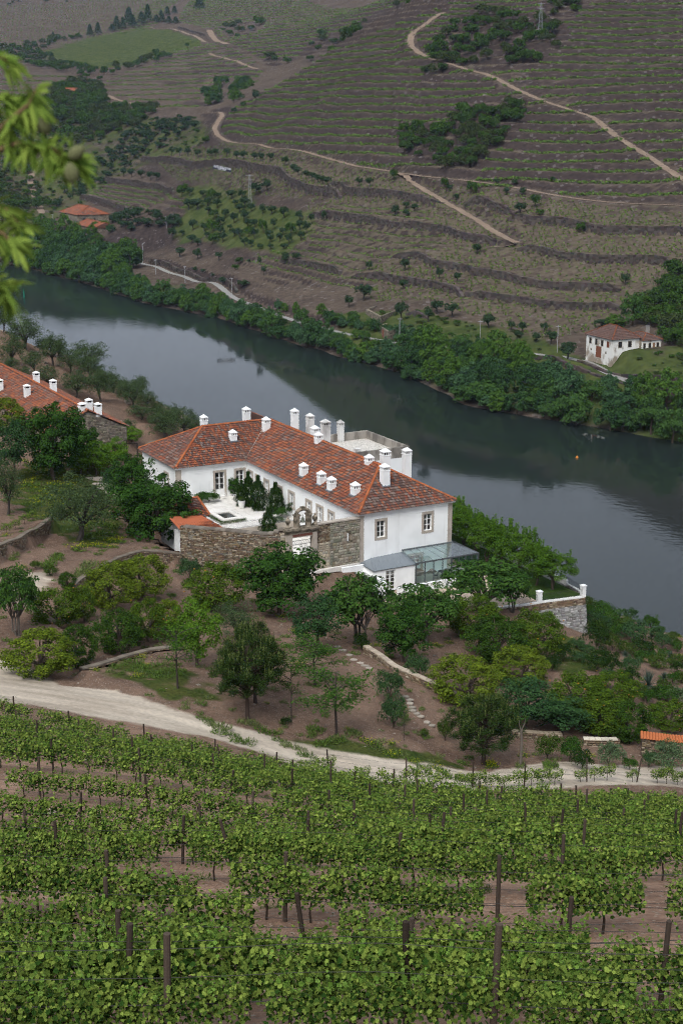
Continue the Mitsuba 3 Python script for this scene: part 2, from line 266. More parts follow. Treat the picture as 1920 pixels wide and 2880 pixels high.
# ---- the far hillside: vine terraces cut into it as steps, benches for the tracks, drystone walls
FXX, FYY = grid(FX, FY)
fz = far_base(FXX, FYY)
fz = fz + (n3(FXX, FYY, 14, 3) - 0.5) * 1.3 * np.clip((fz - 3) / 12, 0, 1) + (n3(FXX, FYY, 60, 8) - .5) * 6 * np.clip((fz - 30) / 60, 0, 1)
FSMOOTH = fz.copy()
GULLY = (n3(FXX, FYY, 4.2, 13, 3) - 0.5) * 1.3
WIG = (n3(FXX, FYY, 45, 11, 2) - 0.5) * 1.6


def stairs(z, L):
    t = z / L + WIG * (2.0 / L)
    k, f = np.floor(t), t - np.floor(t)
    s = np.where(f < 0.42, f * 0.10 / 0.42, np.where(f < 0.82, 0.10 + (f - 0.42) * 0.87 / 0.40, 0.97 + (f - 0.82) * 0.17))
    return (k + s - t) * L, t


MASKS = {n: mask(p, FXX, FYY) for n, p in dict(PATAMAR=PATAMAR, BROWN_A=BROWN_A, BROWN_B=BROWN_B, STRIPE_A=STRIPE_A, STRIPE_B=STRIPE_B, FIELD=FIELD, LOWER=LOWER, STEPS_A=STEPS_A, STEPS_B=STEPS_B, STEPS_C=STEPS_C, GROVE=GROVE, MEADOW=MEADOW, SCRUB=SCRUB).items()}
roads = [(w, smooth_line(l, 2.0)) for w, l in TRACKS] + [(4.2, smooth_line([(x, y) for x, y, z in RIVER_ROAD], 2.0))]
near_road, bench = np.full(FXX.shape, 99.0), np.zeros(FXX.shape)
for w, p in roads:
    look = grid_look(FX, FY, FSMOOTH)
    zc = look(p[:, 0], p[:, 1])
    zc = np.convolve(np.pad(zc, 6, mode='edge'), np.ones(13) / 13, 'valid')
    d, i = cKDTree(p).query(np.stack([FXX, FYY], -1).reshape(-1, 2), distance_upper_bound=14)
    ok = np.isfinite(d).reshape(FXX.shape)
    d = np.where(np.isfinite(d), d, 99).reshape(FXX.shape) - w / 2
    i = np.minimum(i, len(p) - 1).reshape(FXX.shape)
    closer = ok & (d < near_road)
    bench[closer] = zc[i][closer]
    near_road = np.minimum(near_road, d)
terr = np.clip((near_road - 2) / 4, 0, 1)
STEP = {'PATAMAR': 3.6, 'BROWN_A': 4.6, 'BROWN_B': 4.6, 'STRIPE_A': 4.8, 'STRIPE_B': 4.6, 'STEPS_A': 2.4, 'STEPS_B': 2.1, 'STEPS_C': 1.9, 'SCRUB': 3.6}
rise, stripe_t, wsum = np.zeros(FXX.shape), {}, {}
for n, L in STEP.items():
    dz, stripe_t[n] = stairs(FSMOOTH, L)
    rise += (dz + (GULLY if n == 'PATAMAR' else GULLY * .5)) * MASKS[n] * terr * (0.45 if n in ('SCRUB',) else 1.0)
fz = fz + rise
for h, l in DRY_WALLS:
    p = smooth_line(l, 1.2)
    nrm = side(p)
    g = grid_look(FX, FY, FSMOOTH)
    up = np.sign((g(*(p + nrm * 4).T) - g(*(p - nrm * 4).T)).mean())
    d, i = cKDTree(p).query(np.stack([FXX, FYY], -1).reshape(-1, 2), distance_upper_bound=22)
    ok = np.isfinite(d)
    i = np.minimum(i, len(p) - 1)
    rel = (np.stack([FXX, FYY], -1).reshape(-1, 2) - p[i])
    s = (rel * nrm[i]).sum(1) * up
    ends = np.clip(np.minimum(i, len(p) - 1 - i) / 4, 0, 1)
    off = np.abs((rel * np.stack([nrm[i][:, 1], -nrm[i][:, 0]], 1)).sum(1)) < 2.0
    add = np.where(ok & off & (s > 0), h * np.exp(-s / 9) * ends, 0)
    fz += add.reshape(FXX.shape)
wb = np.clip(1 - near_road / 4.5, 0, 1)
wb = wb * wb * (3 - 2 * wb)
fz = np.where(near_road < 50, fz * (1 - wb) + bench * wb, fz)
FAR_H = grid_look(FX, FY, fz)
green = np.clip(0.06 + 0.9 * MASKS['FIELD'] + 0.9 * MASKS['GROVE'] + 0.95 * MASKS['MEADOW'] + 0.5 * MASKS['SCRUB'] + np.clip((5 - fz) / 4, 0, 1) * np.clip((fz - 1.2) / 1.0, 0, 1) + 0.16 * MASKS['LOWER'] + .1 * MASKS['STRIPE_B'], 0, 1)
band = np.zeros(FXX.shape)          # where on its terrace a spot lies: 1 on the planted edge
for n in ('PATAMAR', 'BROWN_A', 'BROWN_B', 'STRIPE_A', 'STRIPE_B', 'STEPS_A', 'STEPS_B', 'STEPS_C'):
    f = stripe_t[n] - np.floor(stripe_t[n])
    band = np.maximum(band, np.where((f > 0.95) | (f < 0.16), 1, 0) * MASKS[n])
band = np.maximum(band, .8 * MASKS['LOWER'])


def far_soil(p, n, uv):
    a = fbm(p.x * 0.09, p.y * 0.09, 1.0, 3)
    b = noise(p.x * 0.9, p.y * 0.9, p.z * 0.9)
    c = cell_rand(p.x * 0.8, p.y * 0.8, p.z * 0.8)
    soil = mix((0.112, 0.086, 0.066), (0.050, 0.038, 0.033), a * 0.6 + b * 0.5 - .05) * (0.8 + 0.4 * c)
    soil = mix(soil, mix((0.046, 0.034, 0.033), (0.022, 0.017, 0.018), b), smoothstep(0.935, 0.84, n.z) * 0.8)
    soil = mix(soil, (0.15, 0.13, 0.125), smoothstep(0.95, 0.98, c) * 0.55)
    g = mix((0.026, 0.044, 0.014), (0.082, 0.092, 0.032), fbm(p.x * 0.25, p.y * 0.25, 3.0, 3)) * (0.75 + 0.5 * b)
    k = dr.clip(uv.x * (0.35 + 1.15 * fbm(p.x * 0.16, p.y * 0.16, 7.0, 3)), 0, 1)
    soil = mix(soil, g, smoothstep(0.25, 0.7, k))
    k2 = uv.y * smoothstep(0.38, 0.62, noise(p.x * 0.7, p.y * 0.7, 9.0))
    return mix(soil, mix((0.135, 0.108, 0.080), (0.090, 0.084, 0.048), b), k2 * 0.75)


def track_soil(p, n, uv):
    return mix((0.25, 0.19, 0.145), (0.17, 0.122, 0.092), fbm(p.x * 0.5, p.y * 0.5, 2.0, 3)) * (0.9 + 0.2 * noise(p.x * 4, p.y * 4))


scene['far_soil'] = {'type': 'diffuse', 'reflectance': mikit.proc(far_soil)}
scene['track_soil'] = {'type': 'twosided', 'b': {'type': 'diffuse', 'reflectance': mikit.proc(track_soil)}}
scene['vc'] = {'type': 'twosided', 'b': {'type': 'diffuse', 'reflectance': {'type': 'mesh_attribute', 'name': 'vertex_color'}}}
scene['leaf'] = {'type': 'principledthin', 'base_color': {'type': 'mesh_attribute', 'name': 'vertex_color'}, 'roughness': 0.55, 'diff_trans': 0.3, 'spec_trans': 0.0, 'eta': 1.3}

fv, fq = sheet(FX, FY, fz)
keep = fv[fq][:, :, 2].max(1) > -6
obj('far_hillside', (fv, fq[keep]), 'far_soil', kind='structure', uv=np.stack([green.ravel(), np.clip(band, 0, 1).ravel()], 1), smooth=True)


def ribbon(p, w, hz_, up, rough=0.0, rng=None):
    nrm = side(p)
    wl = w / 2 * (1 + (rng.uniform(-rough, rough, (2, len(p))) if rng else np.zeros((2, len(p)))))
    rows = np.stack([p - nrm * wl[0][:, None], p - nrm * w * .17, p + nrm * w * .17, p + nrm * wl[1][:, None]], 1)
    z = hz_(rows[..., 0], rows[..., 1]).max(1, keepdims=True) + up - np.array([0.05, 0, 0, .05]) * (rough > 0)
    v = np.concatenate([rows, np.broadcast_to(z, rows.shape[:2])[..., None]], -1).reshape(-1, 3)
    i = np.arange(len(p) * 4).reshape(-1, 4)
    return v, np.stack([i[:-1, :-1], i[1:, :-1], i[1:, 1:], i[:-1, 1:]], -1).reshape(-1, 4)


rng = RND(4)
for k, (w, p) in enumerate(roads[:-1]):
    obj('dirt_track', ribbon(p, w, FAR_H, 0.14, 0.22, rng), 'track_soil', kind='structure')
scene['pale_road'] = {'type': 'twosided', 'b': {'type': 'diffuse', 'reflectance': {'type': 'rgb', 'value': [0.24, 0.23, 0.215]}}}
obj('river_road', ribbon(roads[-1][1], 2.7, FAR_H, 0.14, 0.08, rng), 'pale_road', kind='structure')

# drystone retaining walls on the far side
WALL_TEXT = ['long drystone terrace wall below the upper dirt track, left of the lane fork', 'drystone terrace wall stepping down under the middle far vineyard', 'short high drystone wall right of the dirt lane on the far slope', 'drystone terrace wall across the right far vineyard behind a lone bush',
             'drystone terrace wall starting at the end of the dirt lane and running right', 'winding drystone terrace wall below the end of the dirt lane', 'drystone terrace wall beside the roofless ruin', 'low drystone terrace wall nearest above the white farmhouse vineyard',
             'short drystone wall right of the lower roofless ruin', 'drystone wall above the stepped plot with olive trees left of centre', 'long high drystone wall carrying the white lettered board', 'drystone wall behind the red roofed farmhouse', 'drystone wall along the upper side of the river road',
             'drystone wall between the narrow far plots above the river road', 'drystone wall holding the river road below the white farmhouse', 'drystone wall holding the meadow of the white farmhouse', 'dark drystone wall under the pines beside the green field']
for (h, l), text in zip(DRY_WALLS, WALL_TEXT):
    p = smooth_line(l, 1.2)
    nrm = side(p)
    g = grid_look(FX, FY, FSMOOTH)
    up = np.sign((g(*(p + nrm * 4).T) - g(*(p - nrm * 4).T)).mean())
    q = p - nrm * up * 0.75
    zb = FAR_H(*(q - nrm * up * 1.0).T)
    zt = FAR_H(*(p + nrm * up * 1.6).T) + 0.1 + rng.uniform(-0.12, 0.12, len(p))
    zt = np.maximum(zt, zb + 0.5)
    m = MB()
    for i in range(len(p) - 1):       # courses of rough stones
        k = max(2, int((zt[i] - zb[i]) / 0.55))
        zs = np.linspace(zb[i] - 0.3, zt[i], k + 1)
        zs2 = np.linspace(zb[i + 1] - 0.3, zt[i + 1], k + 1)
        for j in range(k):
            o = rng.uniform(-0.1, 0.1)
            c = np.array([0.068, 0.057, 0.052]) * rng.uniform(0.6, 1.5) + rng.uniform(-.006, .006, 3)
            a, b = q[i] - nrm[i] * up * o, q[i + 1] - nrm[i + 1] * up * o
            a2, b2 = a + nrm[i] * up * 1.1, b + nrm[i + 1] * up * 1.1
            m.add([[*a, zs[j]], [*b, zs2[j]], [*b2, zs2[j]], [*a2, zs[j]], [*a, zs[j + 1]], [*b, zs2[j + 1]], [*b2, zs2[j + 1]], [*a2, zs[j + 1]]],
                  [[0, 1, 5, 4], [4, 5, 6, 7], [3, 0, 4, 7], [1, 2, 6, 5]], c)
    obj('terrace_wall', m, 'vc', None, text, 'stone wall', 'drystone terrace walls of the far side')

# ---- river
def ripple(p, n, uv):
    a = noise(p.x * 0.55 + p.y * .2, p.y * 0.9, 0.0) * 0.0035 + noise(p.x * 1.5, p.y * 2.6, 4.0) * 0.003
    calm = smoothstep(0.3, 0.75, noise(p.x * 0.02, p.y * 0.02, 2.0))
    return a * (0.25 + 0.9 * calm)


scene['water'] = {'type': 'bumpmap', 'b': {'type': 'principled', 'base_color': {'type': 'rgb', 'value': [0.012, 0.017, 0.016]}, 'roughness': 0.012, 'specular': 0.4, 'eta': 1.33}, 't': mikit.proc(ripple, eps=0.05), 'scale': 1.0}
scene['water']['b'].pop('specular')
obj('river', (np.array([[-620, 60, 0], [420, 60, 0], [420, 1000, 0], [-620, 1000, 0.0]]), np.array([[0, 1, 2, 3]])), 'water', kind='structure')
scene['bed_mud'] = {'type': 'diffuse', 'reflectance': {'type': 'rgb', 'value': [0.08, 0.07, 0.05]}}
obj('ground_base', (np.array([[-1450, -200, -9], [1450, -200, -9], [1450, 3200, -9], [-1450, 3200, -9.0]]), np.array([[0, 1, 2, 3]])), 'bed_mud', kind='structure')
# ------------------------------------------------------------------ the near side: road, vineyard slope, garden ground
ROAD_AREA = [(-29.66,109.0),(-25.4,105.5),(-20.9,99.75),(-17.83,100.5),(-14.26,98.0),(-11.44,96.25),(-8.36,96.5),(-5.24,96.5),(-1.57,96.0),(3.66,95.75),(7.78,98.25),(13.51,101.0),(30.08,108.0),(28.18,100.75),(13.78,93.0),(5.89,89.5),(2.19,89.0),(-1.48,90.25),(-6.54,92.5),(-11.44,91.75),(-16.33,91.5),(-20.96,92.5),(-25.61,93.25)]
GRAVEL = [(-33.71,130.75),(-31.84,134.75),(-29.89,137.25),(-27.5,134.0),(-27.91,129.0),(-30.18,124.0),(-31.96,123.25)]
GRASS = [[(-42.2,182.25),(-36.71,188.0),(-30.19,186.0),(-25.35,154.25),(-27.21,146.5),(-31.24,153.75),(-35.36,158.25),(-39.99,168.0)], [(-18.78,106.25),(-14.0,109.0),(-12.51,106.0),(-9.86,101.75),(-11.13,98.25),(-14.63,102.75),(-17.77,103.5)], [(-3.41,96.5),(3.73,98.0),(10.88,102.25),(8.9,98.75),(1.04,95.25),(-3.11,95.25)], [(22.41,140.5),(28.32,143.5),(22.64,124.25),(20.65,126.5)]]
VINEYARD = [(-31.81,86.75),(-20.75,91.5),(-16.08,90.0),(-11.3,90.5),(-6.49,91.75),(-1.48,90.5),(2.21,89.75),(8.69,93.25),(14.06,95.0),(39.82,108.5),(9.34,19.75),(-9.34,19.5)]
LAWN = Polygon([tuple(q) for q in hw(np.array([12.8, 21.6, 21.4, 14.8, 12.8]), np.array([46, 46, -14.6, -13.9, 0]))])
HOUSE_AREA = Polygon([tuple(q) for q in hw(np.array([-9.6, 13, 13, 0, 0, -8.5, -17.5, -17.5, -9.6]), np.array([43, 43, 0, 0, .4, .6, 8, 30, 30]))])
PATIO = Polygon([tuple(q) for q in hw(np.array([-.9, 14.8, 12.8, 0]), np.array([-7.2, -13.8, 0, 0]))])
NEAR_WALLS = [(1.5, [(-17.66,150.5),(-19.97,149.5),(-21.85,149.0),(-23.53,144.75),(-24.59,139.75),(-25.4,134.0),(-25.89,130.0)]), (1.5, [(-32.87,156.0),(-33.07,153.75),(-33.57,148.75),(-33.86,144.0),(-35.35,136.25)]),
              (1.1, [(-20.26,104.25),(-18.98,105.75),(-17.95,108.25),(-15.96,111.75),(-13.33,113.5)]), (0.9, [(-25.7,119.5),(-27.44,121.75),(-28.56,123.25)])]

NXX, NYY = grid(NX, NY)
nz = near_base(NXX, NYY)
vine_m, road_m = mask(VINEYARD, NXX, NYY, 1.0), mask(ROAD_AREA, NXX, NYY, 1.2)
rough = np.clip(1 - road_m, 0, 1)
nz = nz + rough * ((n3(NXX, NYY, 3.0, 21) - 0.5) * 0.35 + (n3(NXX, NYY, .9, 22, 2) - 0.5) * 0.16)
slope_rocks = ((NYY > 190) & (NXX < -15)) * np.clip(nz / 6, 0, 1)
nz = nz + slope_rocks * (np.abs(n3(NXX, NYY, 9.0, 31, 3) - 0.5) * 5 - .7)
for h, l in NEAR_WALLS:
    p = smooth_line(l, 0.6)
    nrm = side(p)
    g = near_base
    up = np.sign((g(*(p + nrm * 3).T) - g(*(p - nrm * 3).T)).mean())
    d, i = cKDTree(p).query(np.stack([NXX, NYY], -1).reshape(-1, 2), distance_upper_bound=12)
    i2 = np.minimum(i, len(p) - 1)
    rel = np.stack([NXX, NYY], -1).reshape(-1, 2) - p[i2]
    s = (rel * nrm[i2]).sum(1) * up
    off = np.abs((rel * np.stack([nrm[i2][:, 1], -nrm[i2][:, 0]], 1)).sum(1)) < 0.8
    nz += np.where(np.isfinite(d) & off, np.where(s > 0, h * .6 * np.exp(-np.abs(s) / 5), -h * .4 * np.exp(-np.abs(s) / 4)), 0).reshape(NXX.shape)
for poly, top in ((HOUSE_AREA, 20.0), (LAWN, 17.5), (PATIO.buffer(0), 18.4)):
    m = shapely.contains_xy(poly, NXX.ravel(), NYY.ravel()).reshape(NXX.shape)
    nz = np.where(m, np.minimum(nz, top), nz)
NEAR_H = grid_look(NX, NY, nz)
grass = np.zeros(NXX.shape)
for g in GRASS:
    grass = np.maximum(grass, mask(g, NXX, NYY, 2.0))
grass = np.clip(grass + .10 * vine_m + .40 - .24 * vine_m, 0, 1)


def near_soil(p, n, uv):
    a = fbm(p.x * 0.35, p.y * 0.35, 1.0, 3)
    b = noise(p.x * 3.1, p.y * 3.1, 2.0)
    v = voronoi(p.x * 5.5, p.y * 5.5)
    stone = smoothstep(0.34, 0.22, v[0]) * smoothstep(0.55, 0.75, v[2])
    soil = mix((0.195, 0.138, 0.104), (0.082, 0.056, 0.044), a * 0.75 + b * 0.35) * (0.8 + 0.35 * noise(p.x * 11, p.y * 11))
    soil = soil * mix((1.18, 1.10, 1.05), (1.75, 1.60, 1.50), smoothstep(98.0, 84.0, p.y + 5 * a))          # the vineyard soil is the paler, pinker one
    soil = mix(soil, mix((0.30, 0.255, 0.205), (0.15, 0.13, 0.112), v[2] * 3 - 2), stone * 0.75)
    g = mix((0.032, 0.052, 0.013), (0.072, 0.078, 0.024), noise(p.x * 0.9, p.y * 0.9, 5.0)) * (0.7 + 0.6 * noise(p.x * 7, p.y * 7))
    soil = mix(soil, g, smoothstep(0.42, 0.62, uv.y * (0.3 + 0.75 * fbm(p.x * 0.6, p.y * 0.6, 8.0, 3)) + .02))
    r = mix((0.55, 0.475, 0.385), (0.33, 0.27, 0.21), fbm(p.x * 0.25 + p.y * .3, p.y * 0.9, 4.0, 3)) * (0.88 + 0.22 * noise(p.x * 5, p.y * 5)) * (0.80 + 0.34 * noise(p.y * 1.5 + p.x * 0.32, p.x * 0.10, 3.0))
    return mix(soil, r, smoothstep(0.28, 0.72, uv.x + (fbm(p.x * 0.8, p.y * 0.8, 6.0, 3) - 0.5) * 0.7 * (1 - dr.abs(2 * uv.x - 1))))


def soil_relief(p, n, uv):
    v = voronoi(p.x * 5.5, p.y * 5.5)
    return (noise(p.x * 4, p.y * 4) * 0.04 + smoothstep(0.36, 0.1, v[0]) * v[2] * 0.05) * (1 - 0.8 * uv.x)


scene['near_soil'] = {'type': 'bumpmap', 'b': {'type': 'diffuse', 'reflectance': mikit.proc(near_soil)}, 't': mikit.proc(soil_relief, eps=0.02), 'scale': 1.0}
grav_m = mask(GRAVEL, NXX, NYY, 2.0)
roadness = np.clip(road_m + 0.75 * grav_m, 0, 1)
nv, nq = sheet(NX, NY, nz)
nuv = np.stack([roadness.ravel(), grass.ravel()], 1)
is_road = (road_m.ravel()[nq].mean(1) > 0.45)
deep = nv[nq][:, :, 2].max(1) < -5.5
for name, sel in (('ground', ~is_road & ~deep), ('dirt_road', is_road)):
    used, inv = np.unique(nq[sel], return_inverse=True)
    obj(name, (nv[used], inv.reshape(-1, 4)), 'near_soil', kind='structure', uv=nuv[used], smooth=True)
# ------------------------------------------------------------------ building kit
import manifold3d as m3
WHITE, STONE, ZINC, IRON = (0.80, 0.80, 0.79), (0.42, 0.37, 0.315), (0.20, 0.225, 0.25), (0.035, 0.035, 0.038)


def plaster(p, n, uv):
    a = fbm(p.x * 0.8, p.y * 0.8, p.z * 0.5, 3)
    s = noise(p.x * 2.3 + p.y * 2.3, 1.0, p.z * 0.25)
    return mix((0.83, 0.835, 0.83), (0.70, 0.70, 0.69), smoothstep(0.42, 0.8, a) * 0.5 + smoothstep(0.65, 0.95, s) * 0.45)


def ashlar(p, n, uv):
    return mix((0.46, 0.405, 0.345), (0.32, 0.275, 0.235), fbm(p.x * 2, p.y * 2, p.z * 2, 3)) * (0.9 + 0.2 * noise(p.x * 14, p.y * 14, p.z * 14))


def old_plaster(p, n, uv):
    a = fbm(p.x * 0.9, p.y * 0.9, p.z * 0.35, 4)
    return mix((0.66, 0.65, 0.63), (0.24, 0.22, 0.20), smoothstep(0.5, 0.78, a) * 0.8)


def gravel(p, n, uv):
    v = voronoi(p.x * 6.0, p.y * 6.0)
    return mix((0.60, 0.57, 0.52), (0.40, 0.37, 0.33), v[2]) * (0.75 + 0.4 * smoothstep(0.0, 0.25, v[1] - v[0]))


def paving(p, n, uv):
    v = voronoi(p.x * 9.0, p.y * 9.0)
    return mix((0.80, 0.77, 0.72), (0.62, 0.58, 0.53), fbm(p.x * .7, p.y * .7, 2.0, 3)) * (0.86 + 0.16 * v[2])


def cobble(p, n, uv):
    v = voronoi(p.x * 4.5, p.y * 4.5)
    return mix((0.56, 0.45, 0.35), (0.38, 0.30, 0.235), v[2]) * (0.55 + 0.45 * smoothstep(0.02, 0.16, v[1] - v[0]))


def lawn_green(p, n, uv):
    return mix((0.020, 0.044, 0.010), (0.046, 0.072, 0.018), fbm(p.x * 0.9, p.y * 0.9, 1.0, 3)) * (0.7 + 0.6 * noise(p.x * 9, p.y * 9))


for nm, fn in dict(plaster=plaster, ashlar=ashlar, old_plaster=old_plaster, gravel=gravel, paving=paving, cobble=cobble, lawn_green=lawn_green).items():
    scene[nm] = {'type': 'twosided', 'b': {'type': 'diffuse', 'reflectance': mikit.proc(fn)}}
scene['pane'] = {'type': 'thindielectric'}
scene['tinted_pane'] = {'type': 'thindielectric', 'int_ior': 1.8, 'specular_transmittance': {'type': 'rgb', 'value': [0.60, 0.76, 0.77]}}
scene['zinc'] = {'type': 'twosided', 'b': {'type': 'principled', 'base_color': {'type': 'rgb', 'value': list(ZINC)}, 'roughness': 0.42, 'metallic': 0.35}}


def man_box(lo, hi):
    lo, hi = np.array(lo, float), np.array(hi, float)
    return m3.Manifold.cube(list(hi - lo)).translate(list(lo))


def man_mesh(m, fr):
    q = m.to_mesh()
    return fr(np.array(q.vert_properties[:, :3])), np.array(q.tri_verts)


PAL = np.array([.93, 1.04, 1.12]) * np.array([[0.36, 0.112, 0.060], [0.47, 0.150, 0.070], [0.28, 0.090, 0.056], [0.20, 0.098, 0.072], [0.145, 0.088, 0.072], [0.27, 0.185, 0.15]])


def pick(rng, n, w):
    w = np.asarray(w, float)
    return PAL[rng.choice(len(PAL), n, p=w / w.sum())] * rng.uniform(0.86, 1.12, (n, 1))


def tiles(rng, o, u, v, poly, fr, weights, cw=0.215, rl=0.41, age=None):
    """barrel tiles on the roof plane o + a u + b v (u along the eave, v up the slope), inside the outline poly in (a, b)"""
    o, u, v = (np.asarray(t, float) for t in (o, u, v))
    n = np.cross(u, v)
    P = Polygon(poly)
    a0, b0, a1, b1 = P.bounds
    A_, B_ = np.meshgrid(np.arange(a0, a1, cw) + cw / 2, np.arange(b0 - 0.05, b1, rl), indexing='ij')
    ok = shapely.contains_xy(P, A_.ravel(), B_.ravel() + rl * 0.35)
    a, b = A_.ravel()[ok], B_.ravel()[ok]
    N = len(a)
    w = np.array([-1, -.62, 0, .62, 1])
    hgt = np.array([0, .66, 1, .66, 0])
    r0 = cw * 0.53
    jit = rng.uniform(-0.012, 0.012, (N, 1))
    lift = rng.uniform(0.06, 0.085, (N, 1))
    low = np.stack([a[:, None] + w * r0 + jit, np.broadcast_to(b[:, None], (N, 5)), lift + hgt * 0.085], -1)
    top = np.stack([a[:, None] + w * r0 * .86 + jit, np.broadcast_to(b[:, None] + rl * 1.12, (N, 5)), np.zeros((N, 1)) + hgt * 0.05 - .01], -1)
    q = np.concatenate([low, top], 1)
    V = o + q[..., :1] * u + q[..., 1:2] * v + q[..., 2:] * n
    k = np.arange(4)
    f = np.concatenate([np.stack([k, k + 1, k + 6, k + 5], 1), [[4, 3, 2, 2], [2, 1, 0, 0], [4, 2, 0, 0]]])
    f = np.concatenate([f[:, [0, 1, 2]], f[:4, [0, 2, 3]]])
    F = (f[None] + (np.arange(N) * 10)[:, None, None]).reshape(-1, 3)
    c = pick(rng, N, weights)
    W = fr(V.reshape(-1, 3)).reshape(N, 10, 3)
    patch = n3(W[:, 0, 0] + 3 * W[:, 0, 2], W[:, 0, 1], 1.1, 41, 2)
    dark = pick(rng, N, [0, 0, .25, .45, .4, .25])
    c, dark = c * .74, dark * .8
    c = np.where((patch + rng.uniform(-.33, .33, N) > (0.56 if age is None else age))[:, None], dark, c)
    return W.reshape(-1, 3), F, np.repeat(c, 10, 0)


RIDGE_TILE = {}


def ridge(rng, parent, p, q, fr, r=0.15, L=0.44, bright=True):
    """a row of cap tiles from p up to q, each a part of its own"""
    p, q = fr(np.array([p, q], float))
    n = max(1, int(np.linalg.norm(q - p) / L))
    t = (q - p) / n
    d = t / np.linalg.norm(t)
    s = np.cross(d, [0, 0, 1.0])
    s /= np.linalg.norm(s)
    up = np.cross(s, d)
    for i in range(n):
        k = (rng.randint(4), bright)
        if k not in RIDGE_TILE:
            w = np.linspace(0, np.pi, 6)
            v = np.concatenate([np.stack([np.zeros(6) + x, np.cos(w) * rr, np.sin(w) * rr * .85], 1) for x, rr in ((0, 1.1), (1.12, .95))])
            j = np.arange(5)
            f = np.concatenate([np.stack([j, j + 1, j + 7, j + 6], 1)])
            col = .6 * np.array([[.60, .185, .075], [.66, .215, .09], [.52, .15, .065], [.47, .16, .08]])[k[0]] * (1 if bright else 0.6)
            m = MB().add(v, f, col)
            a, b, c = m.get()
            RIDGE_TILE[k] = mikit.ply(trimesh.Trimesh(a, b, process=False), 'vc', color=c)
        o = p + t * i + up * rng.uniform(0.0, 0.02)
        M = np.eye(4)
        M[:3, 0], M[:3, 1], M[:3, 2], M[:3, 3] = t, s * r, up * r, o
        reuse('ridge_tile', RIDGE_TILE[k], T(M.tolist()), parent)


def rough_stone(rng, lo, hi, proud, inward):
    """one wall stone in (u, depth, z): a box with chipped corners and a domed face"""
    (a0, z0), (a1, z1) = lo, hi
    j = lambda: rng.uniform(-.16, .16) * min(a1 - a0, z1 - z0)
    f = [[a0 + .012 + abs(j()) * .5, -proud, z0 + .012 + abs(j()) * .5], [a1 - .012 - abs(j()) * .5, -proud, z0 + .012 + abs(j()) * .5], [a1 - .012 - abs(j()) * .5, -proud, z1 - .012 - abs(j()) * .5], [a0 + .012 + abs(j()) * .5, -proud, z1 - .012 - abs(j()) * .5]]
    b = [[a0, inward, z0], [a1, inward, z0], [a1, inward, z1], [a0, inward, z1]]
    m = [[(a0 + a1) / 2 + j(), -proud * 1.5 - .02, (z0 + z1) / 2 + j()]]
    F = [[0, 1, 8], [1, 2, 8], [2, 3, 8], [3, 0, 8]] + [t for i in range(4) for t in ([i, 4 + i, 4 + (i + 1) % 4], [i, 4 + (i + 1) % 4, (i + 1) % 4])]
    return np.array(f + b + m), np.array(F)


def stone_face(rng, parent, frame, U, z0, z1, size, cols, keep=250, stuff='rubble', proud=0.05, holes=(), big=0.4):
    """courses of stones on a wall face; frame(u, depth, z) -> world. The keep largest stones are parts, the rest one part of small stones"""
    found = []
    z = min(z0(t) for t in np.linspace(*U, 9))
    ztop = max(z1(t) for t in np.linspace(*U, 9))
    while z < ztop:
        h = size * rng.uniform(0.45, 1.15)
        u = U[0]
        while u < U[1]:
            w = size * rng.choice([0.8, 1.3, 1.9, 2.8], p=[.35, .35, .2, .1]) * rng.uniform(.8, 1.2)
            u2 = min(u + w, U[1])
            um = (u + u2) / 2
            a, b = z + rng.uniform(-.02, .02), min(z + h + rng.uniform(-.02, .02), z1(um))
            if b - a > 0.04 and b > z0(um) and not any(h0 - .02 < um < h1 + .02 and g0 < (a + b) / 2 < g1 for h0, h1, g0, g1 in holes):
                found.append((u, u2, a, b))
            u = u2
        z += h
    order = sorted(found, key=lambda s: -(s[1] - s[0]) * (s[3] - s[2]))
    rest = MB()
    for k, (u, u2, a, b) in enumerate(order):
        v, f = rough_stone(rng, (u, a), (u2, b), proud * rng.uniform(.5, 1.3), 0.12)
        c = np.array(cols[rng.randint(len(cols))]) * rng.uniform(.75, 1.2) + rng.uniform(-.008, .008, 3)
        v = frame(v[:, 0], v[:, 1], v[:, 2])
        if k < keep and u2 - u > big:
            obj('stone', MB().add(v, f, c), 'vc', parent)
        else:
            rest.add(v, f, c)
    if rest.n:
        obj(stuff, rest, 'vc', parent, kind='stuff')


SCHIST = [(0.165, 0.120, 0.084), (0.208, 0.156, 0.108), (0.126, 0.094, 0.068), (0.255, 0.200, 0.143), (0.186, 0.128, 0.082), (0.32, 0.267, 0.20)]
PALE_STONE = [(0.40, 0.345, 0.265), (0.33, 0.30, 0.25), (0.46, 0.395, 0.30), (0.27, 0.25, 0.205), (0.36, 0.33, 0.28)]

# ------------------------------------------------------------------ the manor house (house frame: a along the river front, b away from the camera)
rng = RND(11)
manor = thing('manor_house', 'white manor house with L shaped orange tile roof and many white chimneys beside the river', 'house')
